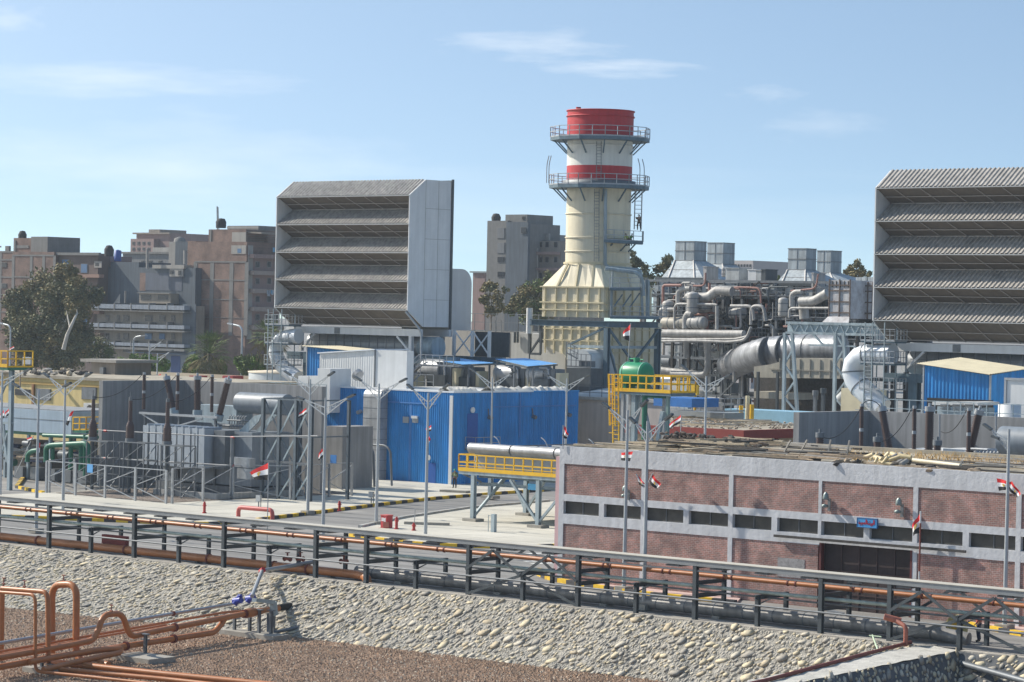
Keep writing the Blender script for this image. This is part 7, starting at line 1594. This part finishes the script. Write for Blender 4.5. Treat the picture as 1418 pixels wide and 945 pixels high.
# ================================================================ lamps
lampm=mat('lamp_pole_galv',(.42,.45,.47),.45,.35,.1,1)
def lamp(px,pyb,pyt,label,tips,m=lampm,v=None,zb=.14,group='double armed street lamps of the plant'):
    """tips: arm end pixels, each (px,py)"""
    b=G(px,pyb,zb) if v is None else None
    if v is None: 
        v=b.y; 
    else: q=V(px,pyt,v); b=Vector((q.x,v,zb))
    T_=V(px+(pyb-pyt)*.0209,pyt,v); T_=Vector((b.x,v,T_.z))
    t=thing('street_lamp',label,'street lamp',(b.x,v,b.z),group)
    h=T_.z-b.z; P=[Vector((b.x,v,b.z+h*k/6)) for k in range(7)]
    M().tube(P,1,10,radii=[.135-.01*k for k in range(7)]).tube([P[-1],P[-1]+Vector((0,0,.25))],.07,8).build('pole',m,t)
    M().box(b.x-.4,b.x+.4,v-.4,v+.4,b.z-.1,b.z+.22).build('footing',foot,t)
    for (tx,ty) in tips:
        e=V(tx,ty,v); d=e-T_; s=1 if d.x>0 else -1; r0=T_-Vector((0,0,.45)); r1=T_-Vector((0,0,1.0)); inner=r0.lerp(e,.86)
        mb=M(); mb.hold=True; mb.bar(r0,inner,.06).bar(r1,inner,.06)
        for k in range(1,4): f=k/4.5; mb.bar(r0.lerp(inner,f),r1.lerp(inner,f),.04)
        mb.bar(r0.lerp(inner,.22),r1.lerp(inner,.45),.035)
        a=mb.build('lamp_arm',m,t)
        dd=(e-inner).normalized(); M().bar(inner-dd*.1,e+dd*.25,.26,.12).build('lamp_head',dsteel,a)
    return t
lamp(50,736,545,'street lamp at the left with its pole standing before the left yard fence',[(21,533),(95,532)])
lamp(87,712,531,'street lamp second from the left with a red flag halfway up',[(63,519),(124,518)])
lamp(0,690,520,'street lamp cut by the left picture edge',[(-36,513),(40,512)])
lamp(426,711,530,'street lamp in front of the braced steel stand of the left transformer',[(397,516),(460,517)])
lamp(447,755,556,'street lamp before the right end of the left fire wall',[(415,551),(488,548)])
lamp(521,726,536,'street lamp in front of the silver duct on the blue wall',[(495,524),(560,526)])
lamp(589,747,549,'street lamp before the blue building with two small flags',[(567,535),(619,534)])
lamp(682,700,526,'street lamp rising behind the yellow railed cooler platform',[(653,512),(712,515)],v=199)
lamp(785,690,528,'street lamp at the right end of the blue building',[(755,518),(815,520)],v=196)
lamp(864,817,574,'street lamp on the left before the brick workshop carrying a flag at the roof line',[(838,561),(893,558)])
lamp(891.3,842,590,'taller street lamp before the workshop with a flag on each side',[(876,582),(927,577)])
lamp(978,640,526,'street lamp rising behind the workshop roof in front of the red banded building',[(946,508),(1009,520)],v=170)
lamp(1391,870,601,'street lamp near the right edge before the brick workshop with two flags',[(1367,591),(1379,606)])
lamp(207,520,478,'slim lamp with one arm in front of the bright green hedge',[(227,471)],v=262,group='small lamps behind the left yard')
lamp(218,523,492,'slim lamp standing right of the hedge lamp behind the fire wall',[(238,486)],v=255,group='small lamps behind the left yard')
def slamp(px,pyb,pyt,v,label,dirn):
    b=V(px,pyb,v);T_=V(px,pyt,v); t=thing('street_lamp',label,'street lamp',(b.x,v,0),'town street lamps'); M().tube([(T_.x,v,0),(T_.x,v,T_.z-.6),(T_.x+dirn*.5,v,T_.z-.1),(T_.x+dirn*2,v,T_.z+.1)],.14,8,bend=.5).build('pole',lampm,t); M().bar((T_.x+dirn*1.9,v,T_.z+.1),(T_.x+dirn*3,v,T_.z+.25),.4,.2).build('lamp_head',galv,t)
slamp(335.5,505,451,282,'curved street lamp between the two palms in front of the brick block',-1); slamp(15,510,450,285,'curved street lamp at the far left before the big tree',-1); slamp(185,510,466,300,'thin dark street lamp before the cream balcony block',1)

# ================================================================ flags
fb=mat('flag_black',(.01,.01,.012),.75,0,.1)
def flag(c4,v,label,pole=None,emb=True,rip=.1,group='red white and black flags',pm=None,seed=0):
    """c4: hoist top, fly top, fly bottom, hoist bottom in pixels"""
    A_,B_,C_,D_=[V(x,y,v) for x,y in c4]; base=pole[1] if pole else c4[0]
    t=thing('flag',label,'flag',tuple(V(*base,v)),group)
    mb=M(); nx,ny=12,9; vs=[]
    for j in range(ny+1):
        for i in range(nx+1):
            f=i/nx; p=A_.lerp(B_,f).lerp(D_.lerp(C_,f),j/ny); vs.append(p+Vector((0,math.sin(f*7+seed+j*.12)*rip*(.3+f),math.sin(f*6+seed)*rip*.35*f)))
    mb.v=[tuple(p) for p in vs]; mb.g=[0]*len(vs)
    for j in range(ny):
        for i in range(nx):
            a=j*(nx+1)+i; mb.f.append((a,a+1,a+nx+2,a+nx+1)); mb.mi.append(min(2,j*3//ny)); mb.sm.append(True)
    cl=mb.build('cloth',[fred,fwhite,fb],t)
    if emb:
        e=M(); e.hold=True
        w=(B_-A_).length; h=(D_-A_).length; U_=(B_-A_)/max(w,.01); H_=(A_-D_)/max(h,.01); m_=A_.lerp(B_,.5).lerp(D_.lerp(C_,.5),.5)
        s=h*.12
        for sd_ in (-1,1):
            off=Vector((0,sd_*.03+math.sin(3.5+seed+.5)*rip*.8,math.sin(3+seed)*rip*.17)); P_=lambda x,y: m_+off+U_*x*s+H_*y*s
            e.add([P_(-.25,.9),P_(.25,.9),P_(.3,.5),P_(1,.75),P_(.85,-.5),P_(.4,-.7),P_(.5,-1),P_(-.5,-1),P_(-.4,-.7),P_(-.85,-.5),P_(-1,.75),P_(-.3,.5)],[tuple(range(12))])
        e.build('emblem',gold,t)
    if pole: p=V(*pole[0],v);q=V(*pole[1],v); M().tube([q,p],.035 if not pm else .06,6).build('staff',pm or galv,t)
    return t
flag([(371.5,641),(344.5,655),(349,665.5),(371.5,657)][0:1]+[(344.5,654.5),(350,664),(371.5,665.5)],139,'largest flag in the yard streaming left from its own staff beside the curved red pipe',((372,640),(369,790)),True,.12)
flag([(102,569),(94,573),(90,584),(93.5,586)][:1]+[(96.5,572),(90.5,588),(94,590)],150.5,'furled flag halfway up the second lamp from the left',None,False,.05,seed=1)
flag([(45,605),(36,607.5),(38.5,612),(48.5,610)],155,'small flag at the top of a leaning stick beside the leftmost yard fence post',((46,604),(20,660)),False,.05)
flag([(52.5,613),(55.5,614),(54.5,634),(51.5,633)],131,'red furled flag hanging upright on the leftmost full street lamp',None,False,.04,seed=2)
flag([(5,568),(-4,577),(-1,582),(6,579)],151,'left one of the two flags crossing on the lamp at the left picture edge',None,False,.05); flag([(12,566),(6,573),(8,579),(12,575)],150.8,'right one of the two flags crossing on the lamp at the left picture edge',None,False,.05)
flag([(424,565),(415.5,572),(413.5,580),(425,573)],160,'flag drooping left on the lamp before the braced steel stand',None,False,.06,seed=3)
flag([(446,621),(440,632),(440.5,638),(447.5,634)],139.6,'flag drooping left on the lamp before the end of the fire wall',None,False,.06,seed=1)
flag([(597,589),(589,594),(590.5,599),(597,597)],149,'upper small flag on the lamp before the blue building',None,False,.04); flag([(594.5,604),(596,609),(592,618),(589.5,616)],149,'lower folded flag on the lamp before the blue building',None,False,.05,seed=2)
flag([(782,590),(787,601),(783.5,608),(778,604)],133.4,'flag on a short staff at the left corner of the workshop roof',((780,589),(779.5,622)),False,.05)
flag([(876.5,625.5),(860,627),(859,637.5),(872,639)],G(864,817).y-.2,'flag spread flat across the left workshop lamp at roof level',None,True,.05)
flag([(881,657),(895,671),(893.5,675),(885,672)],G(891,842).y-.25,'flag pointing right and down just left of the tall workshop lamp',((881,657),(892,676)),True,.05); flag([(903.5,656.5),(915,671),(909,679),(900,670)],G(891,842).y-.25,'flag hanging just right of the tall workshop lamp',((904,656),(893,678)),True,.05,seed=2)
flag([(943,574.5),(926,588),(926,595),(942,586)],166,'flag streaming left behind the workshop roof below the tower',((943.5,574),(942,612)),True,.08)
flag([(873,449),(864,465),(862,468),(872,471.5)][:1]+[(862,461),(861.5,468),(871.5,473)],176.6,'flag flying from the top of the green tank',((873.5,448),(869,510)),False,.08)
flag([(1275,709.5),(1262.5,724),(1262.5,741),(1274,733)][:1]+[(1262,729),(1263,742),(1274,738)],133.0,'flag on a red and white striped pole beside the dark workshop door',None,True,.1)
pp_=V(1275,708,133.0); t=thing('flag_pole','red and white striped flag pole standing beside the dark workshop door','flag pole',(pp_.x,133.0,0)); n=9
for k in range(n): M().tube([(pp_.x,133.0,pp_.z*k/n),(pp_.x,133.0,pp_.z*(k+1)/n)],.05,8).build('red_band' if k in (4,5,6,7) else 'white_band',rust if k in (4,5,6,7) else white,t)
flag([(1380,662.5),(1401,667.5),(1398,678),(1383,680)],G(1391,870).y-.2,'left flag of the pair on the right edge lamp',None,True,.06); flag([(1401,666),(1414,685),(1409,689.5),(1398,680)],G(1391,870).y-.35,'right flag of the pair on the right edge lamp pointing down to the right',None,True,.06,seed=3)
flag([(223,518),(212,522),(212,527),(222,526)],250,'small flag behind the left fire wall below the green hedge',None,False,.05); flag([(19,479.5),(13,483),(12.5,487),(20,483)],157,'small flag on the yellow railed platform at the left edge',None,False,.05)

# ================================================================ small yard objects
def hydrant(px,pyb,pyt,label,m=hyd,w=.11,group='red posts and hydrants'):
    p=G(px,pyb,.14); h=(V(px,pyt,p.y)-p).z; t=thing('hydrant',label,'hydrant',tuple(p),group); M().tube([p,p+Vector((0,0,h))],w,10).tube([p,p+Vector((0,0,.08))],w*1.6,10).build('barrel',m,t); M().tube([p+Vector((0,0,h)),p+Vector((0,0,h+.1))],w*.7,8).tube([p+Vector((-w*1.6,0,h*.75)),p+Vector((w*1.6,0,h*.75))],w*.55,8).build('cap',m,t)
hydrant(283,711,696.5,'slim red post on the pavement left of the big flag'); hydrant(470,708,695.5,'slim red post on the pavement beside the striped kerb'); hydrant(549,733,717.5,'dark red hydrant just right of the red cabinet'); hydrant(573,735,726,'short red hydrant with a thin rod further right of the red cabinet')
p=G(573.5,734,.14); solo(M().tube([p,p+Vector((.05,0,1.6))],.03,6),'marker_rod',galv,'thin grey rod standing at the short red hydrant','rod')
# red cabinet
p=G(527,731,.14); q=G(543,731,.14); v=p.y; w=(V(534,725,v)-V(527,725,v)).length*1.15; h=(V(527,713,v)-V(527,730,v)).z
t=thing('red_cabinet','bright red metal fire cabinet with white writing on the pavement edge','cabinet',(p.x,v,.14)); x0=V(527,731,v).x; x1=V(535.5,731,v).x; d_=U(543.5,731,x1).y-v
M().box(x0,x1,v,v+d_,.14,.14+h).build('body',mat('cabinet_red',(.50,.045,.05),.55,0,.1,1.5),t); M().box(x0-.04,x1+.04,v-.04,v+d_+.04,.14+h,.2+h).build('lid',mat('cabinet_red_lid',(.55,.10,.09),.6),t)
mb=M(); mb.hold=True; zf=.14+h*.55; xx=x0+(x1-x0)*.2; sx=(x1-x0)*.62
for k,(a,b) in enumerate([((0,0),(0,1)),((0,1),(.12,.3)),((.12,.3),(.22,1)),((.22,1),(.22,0)),((.36,0),(.36,.9)),((.36,.9),(.5,.9)),((.36,.45),(.5,.45)),((.6,0),(.6,.9)),((.6,0),(.74,0)),((.84,0),(.84,.9)),((.84,.9),(1,.9)),((.84,.45),(1,.45)),((.84,0),(1,0))]):
    mb.bar((xx+a[0]*sx,v-.012,zf+a[1]*.26),(xx+b[0]*sx,v-.012,zf+b[1]*.26),.012,.07,(0,0,1) if abs(a[0]-b[0])>abs(a[1]-b[1]) else (1,0,0))
mb.build('lettering',fwhite,t)
M().box(x0-.1,x1+.1,v-.1,v+d_+.1,.13,.145).box(x0+.3,x0+.9,v-.06,v-.005,.2,.6).build('hose_bracket',rust,t)
# curved red pipe
a=G(330,716,.14);b=G(377,720,.14); solo(M().tube([a,a+Vector((0,0,.75)),b+Vector((0,0,.75)),b],.17,12,bend=.5),'red_pipe_hoop',mat('hoop_red',(.50,.10,.09),.5,0,.08,2),'low red pipe hoop on the pavement beside the large flag','pipe')
for k,(px,py,pt,lab) in enumerate(((358,705,686,'small grey meter box on a stand before the left yard'),(514,697,681,'small grey meter box on a stand near the lamp at the silver duct'))):
    p=G(px,py,.14); q=V(px,pt,p.y); t=thing('meter_box',lab,'meter box',tuple(p)); M().box(p.x-.25,p.x+.25,p.y-.1,p.y+.1,q.z-.5,q.z).build('box',galv,t); M().bar(p,(p.x,p.y,q.z-.5),.07).bar(p+Vector((.25,0,0)),(p.x+.25,p.y,q.z-.5),.05).build('stand',galvd,t)
for k,(px,py,pt) in enumerate(((683,737,712),)):
    p=G(px,py,.14);q=V(px,pt,p.y); solo(M().box(p.x-.12,p.x+.2,p.y-.15,p.y+.15,.14,q.z).bar((p.x-.5,p.y,.14),(p.x-.5,p.y,q.z-.1),.04).bar((p.x-.5,p.y,q.z-.15),(p.x,p.y,q.z-.15),.04),'steel_bollard',lbsteel,'short grey steel post on the open concrete below the yellow platform','post')
for k,(x0,y0,x1,y1,lab) in enumerate(((612,681,648,683,'low concrete step by the standing worker at the blue wall'),(560,726,622,728,'low grey kerb piece lying left of the platform legs'))):
    a=G(x0,y0,.14);b=G(x1,y1,.14); solo(M().bar(a+Vector((0,0,.1)),b+Vector((0,0,.1)),.9 if k==0 else .4,.2),'concrete_step',foot,lab,'step')
# dark saddle on the road and a small broken barrier by the rack
p=G(1157,858,0); solo(M().bar(p+Vector((-.5,0,.45)),p+Vector((.5,0,.35)),.3,.12).bar(p+Vector((-.4,0,0)),p+Vector((-.3,0,.45)),.08).bar(p+Vector((.4,0,0)),p+Vector((.3,0,.4)),.08),'wheel_chock',galv,'small pale metal trestle standing on the road behind the rack','trestle')
t=thing('yellow_dish','tilted yellow dish-shaped cover behind the rack at the lower right','cover',tuple(G(1325,880,0))); q=V(1325,868,125.8); M().tube([q+Vector((0,-.1,0)),q+Vector((0,.12,0))],.62,22).build('disc',mat('pale_yellow',(.55,.48,.20),.6,0,.2,2),t); M().tube([q+Vector((0,-.15,0)),q+Vector((0,-.11,0))],.25,14).build('hub',yellow,t); M().bar(q-Vector((0,0,.5)),(q.x,q.y,0),.1).build('stand',dsteel,t)

# ================================================================ people
def person(pos,h,face,label,top,legs,hat=None,pose='stand',vest=None,hair=None):
    """pos: foot point in grid coords; face: heading angle in grid frame (0 = +u)"""
    t=thing('person',label,'person',tuple(pos)); k=h/1.75; ca,sa=math.cos(face),math.sin(face)
    def T_(x,y,z): return Vector((pos[0]+(x*ca-y*sa)*k,pos[1]+(x*sa+y*ca)*k,pos[2]+z*k))  # x forward, y left
    if pose=='climb':
        hip=(-.15,0,.98);ch=(.02,0,1.35);nk=(.1,0,1.50);hd=(.14,0,1.64)
        arms={1:[(.10,.19,1.42),(.30,.25,1.30),(.50,.2,1.45)],-1:[(.10,-.19,1.42),(.33,-.24,1.45),(.52,-.2,1.62)]}
        lg={1:[(-.15,.1,.93),(.12,.14,.62),(-.02,.13,.2),(.14,.13,.16)],-1:[(-.15,-.1,.93),(-.28,-.12,.5),(-.52,-.12,.10),(-.38,-.12,.03)]}
    elif pose=='bend':
        hip=(-.12,0,.95);ch=(.18,0,1.22);nk=(.33,0,1.34);hd=(.43,0,1.42)
        arms={1:[(.26,.2,1.25),(.36,.22,.98),(.52,.15,.82)],-1:[(.26,-.2,1.25),(.36,-.22,.98),(.52,-.12,.84)]}
        lg={s:[(-.12,.1*s,.9),(0.0,.12*s,.5),(-.06,.12*s,.08),(.1,.13*s,.04)] for s in (1,-1)}
    else:
        hip=(0,0,.98);ch=(0,0,1.33);nk=(0,0,1.49);hd=(.02,0,1.64)
        arms={1:[(0,.2,1.42),(-.02,.27,1.14),(.14,.22,.95)],-1:[(0,-.2,1.42),(-.02,-.27,1.14),(.12,-.24,.93)]}
        lg={1:[(0,.1,.93),(.03,.12,.5),(-.03,.12,.08),(.12,.14,.04)],-1:[(0,-.1,.93),(.02,-.12,.5),(-.05,-.13,.08),(.1,-.15,.04)]}
    def skinmesh(name,verts,edges,rad,m,sub=2):
        b=Vector(t['_b']); me=bpy.data.meshes.new(name); me.from_pydata([T_(*p)-b for p in verts],edges,[]); o=bpy.data.objects.new(name,me); COL.objects.link(o)
        md=o.modifiers.new('s','SKIN'); o.modifiers.new('d','SUBSURF').levels=sub
        for i,r in enumerate(rad): me.skin_vertices[0].data[i].radius=(r[0]*k,r[1]*k); me.skin_vertices[0].data[i].use_root=(i==0)
        dg=bpy.context.evaluated_depsgraph_get(); ev=bpy.data.meshes.new_from_object(o.evaluated_get(dg)); o.modifiers.clear(); o.data=ev; bpy.data.meshes.remove(me); ev.name=name
        ev.materials.clear(); ev.materials.append(m); o.parent=t; return o
    vs=[hip,ch,nk,hd]; ed=[(0,1),(1,2),(2,3)]; rd=[(.15,.12),(.17,.12),(.06,.06),(.095,.11)]
    for s in (1,-1):
        i=len(vs); vs+=arms[s]; ed+=[(1,i),(i,i+1),(i+1,i+2)]; rd+=[(.065,.065),(.05,.05),(.035,.035)]
        i=len(vs); vs+=lg[s]; ed+=[(0,i),(i,i+1),(i+1,i+2),(i+2,i+3)]; rd+=[(.09,.09),(.07,.07),(.045,.045),(.04,.035)]
    body=skinmesh('body',vs,ed,rd,skin)
    # clothing slightly outside the body
    vs=[hip,ch,(nk[0],0,nk[2]-.06)];ed=[(0,1),(1,2)];rd=[(.17,.14),(.19,.145),(.10,.09)]
    for s in (1,-1): i=len(vs); vs+=[arms[s][0],arms[s][1],tuple(Vector(arms[s][1]).lerp(Vector(arms[s][2]),.75))]; ed+=[(1,i),(i,i+1),(i+1,i+2)]; rd+=[(.085,.085),(.068,.068),(.055,.055)]
    skinmesh('jacket',vs,ed,rd,top)
    vs=[(hip[0],0,hip[2]+.02),(hip[0],0,hip[2]-.06)];ed=[(0,1)];rd=[(.168,.138),(.15,.13)]
    for s in (1,-1): i=len(vs); vs+=[lg[s][0],lg[s][1],lg[s][2]]; ed+=[(1,i),(i,i+1),(i+1,i+2)]; rd+=[(.11,.11),(.088,.088),(.07,.07)]
    skinmesh('trousers',vs,ed,rd,legs)
    for s in (1,-1): M().tube([T_(*lg[s][2]),T_(*lg[s][3])],.055*k,8).build('shoe',black,t)
    if vest: skinmesh('vest',[(hip[0],0,hip[2]+.05),ch,(ch[0]+(nk[0]-ch[0])*.7,0,ch[2]+(nk[2]-ch[2])*.7)],[(0,1),(1,2)],[(.19,.16),(.215,.17),(.14,.12)],vest)
    hm=hat or black; c=T_(hd[0],0,hd[2]+.04)
    mb=M(); mb.lathe(c,[(.135*k,0),(.13*k,.06*k),(.09*k,.11*k),(0,.13*k)],14); 
    if hat: mb.lathe(c,[(.17*k,-.005),(.13*k,.01)],14)
    mb.build('helmet' if hat else 'hair',hm,t)
    # face: nose and eyes; hands with fingers
    M().tube([T_(hd[0]+.10,0,hd[2]+.01),T_(hd[0]+.125,0,hd[2]-.02)],.014*k,5).build('nose',skin,t)
    for s in (1,-1):
        w=Vector(arms[s][2]);d=(w-Vector(arms[s][1])).normalized(); mb=M(); mb.hold=True; pal=w+d*.07; mb.bar(T_(*w),T_(*pal),.085*k,.035*k)
        for j,l in enumerate((.065,.078,.072,.055)): o_=(j-1.5)*.021; a=pal+Vector((0,o_,0)); b_=a+d*l*.6; e=b_+Vector((d.x*.4,d.y,d.z-.5)).normalized()*l*.45; mb.tube([T_(*a),T_(*b_),T_(*e)],.0105*k,5)
        a=w+d*.02+Vector((.02,-.035*s,0)); mb.tube([T_(*a),T_(*(a+d*.03+Vector((.03,-.02*s,0))))],.012*k,5); mb.build('hand',skin,t)
    return t
gh=mat('helmet_green',(.02,.30,.18),.4)
p=G(629.5,676,.14); person((p.x,p.y,.14),1.72,R(-60),'worker with a green helmet and pale vest standing at the blue wall',mat('shirt_olive',(.12,.14,.07),.8),mat('trouser_dark',(.03,.03,.04),.8),gh,'stand',mat('vest_pale',(.45,.52,.28),.7))
p=G(1355,889,0); person((p.x,p.y,0),1.72,R(200),'worker in an orange vest standing behind the rack at the lower right',mat('shirt_red',(.5,.12,.08),.8),navy,fwhite,'stand',horange)
q=D(884.5,320,307.2); person((q.x,q.y,q.z),1.75,R(140),'climber in olive clothes on the ladder at the right side of the stack',mat('olive_cloth',(.10,.085,.05),.8),mat('dark_cloth',(.03,.03,.03),.8),None,'climb')
for k,(px,col) in enumerate(((869,hivis),(873.5,mat('vest_green',(.10,.35,.10),.7)))):
    q=D(px,334.5,306.3); person((q.x,q.y,q.z-.5),1.5,R(-90+k*60),['crouching worker in a yellow vest on the small stack platform','crouching worker in a green vest on the small stack platform'][k],col,black,black,'bend',col)

# ================================================================ haze
HZ=M().box(-900,60,-60,720,-7,75); h=HZ.build('haze',[]); tag(h,kind='stuff'); h['label']='thin pale haze over the plant and the town'
hm=bpy.data.materials.new('haze_air'); hm.use_nodes=True; N=hm.node_tree.nodes; N.remove(N['Principled BSDF']); pv=N.new('ShaderNodeVolumePrincipled'); pv.inputs['Color'].default_value=(.72,.82,.92,1); pv.inputs['Density'].default_value=.00016; pv.inputs['Anisotropy'].default_value=.2
hm.node_tree.links.new(pv.outputs[0],N['Material Output'].inputs['Volume']); h.data.materials.append(hm)
for o in bpy.data.objects:
    for k in ('_b','_x'):
        if k in o.keys(): del o[k]
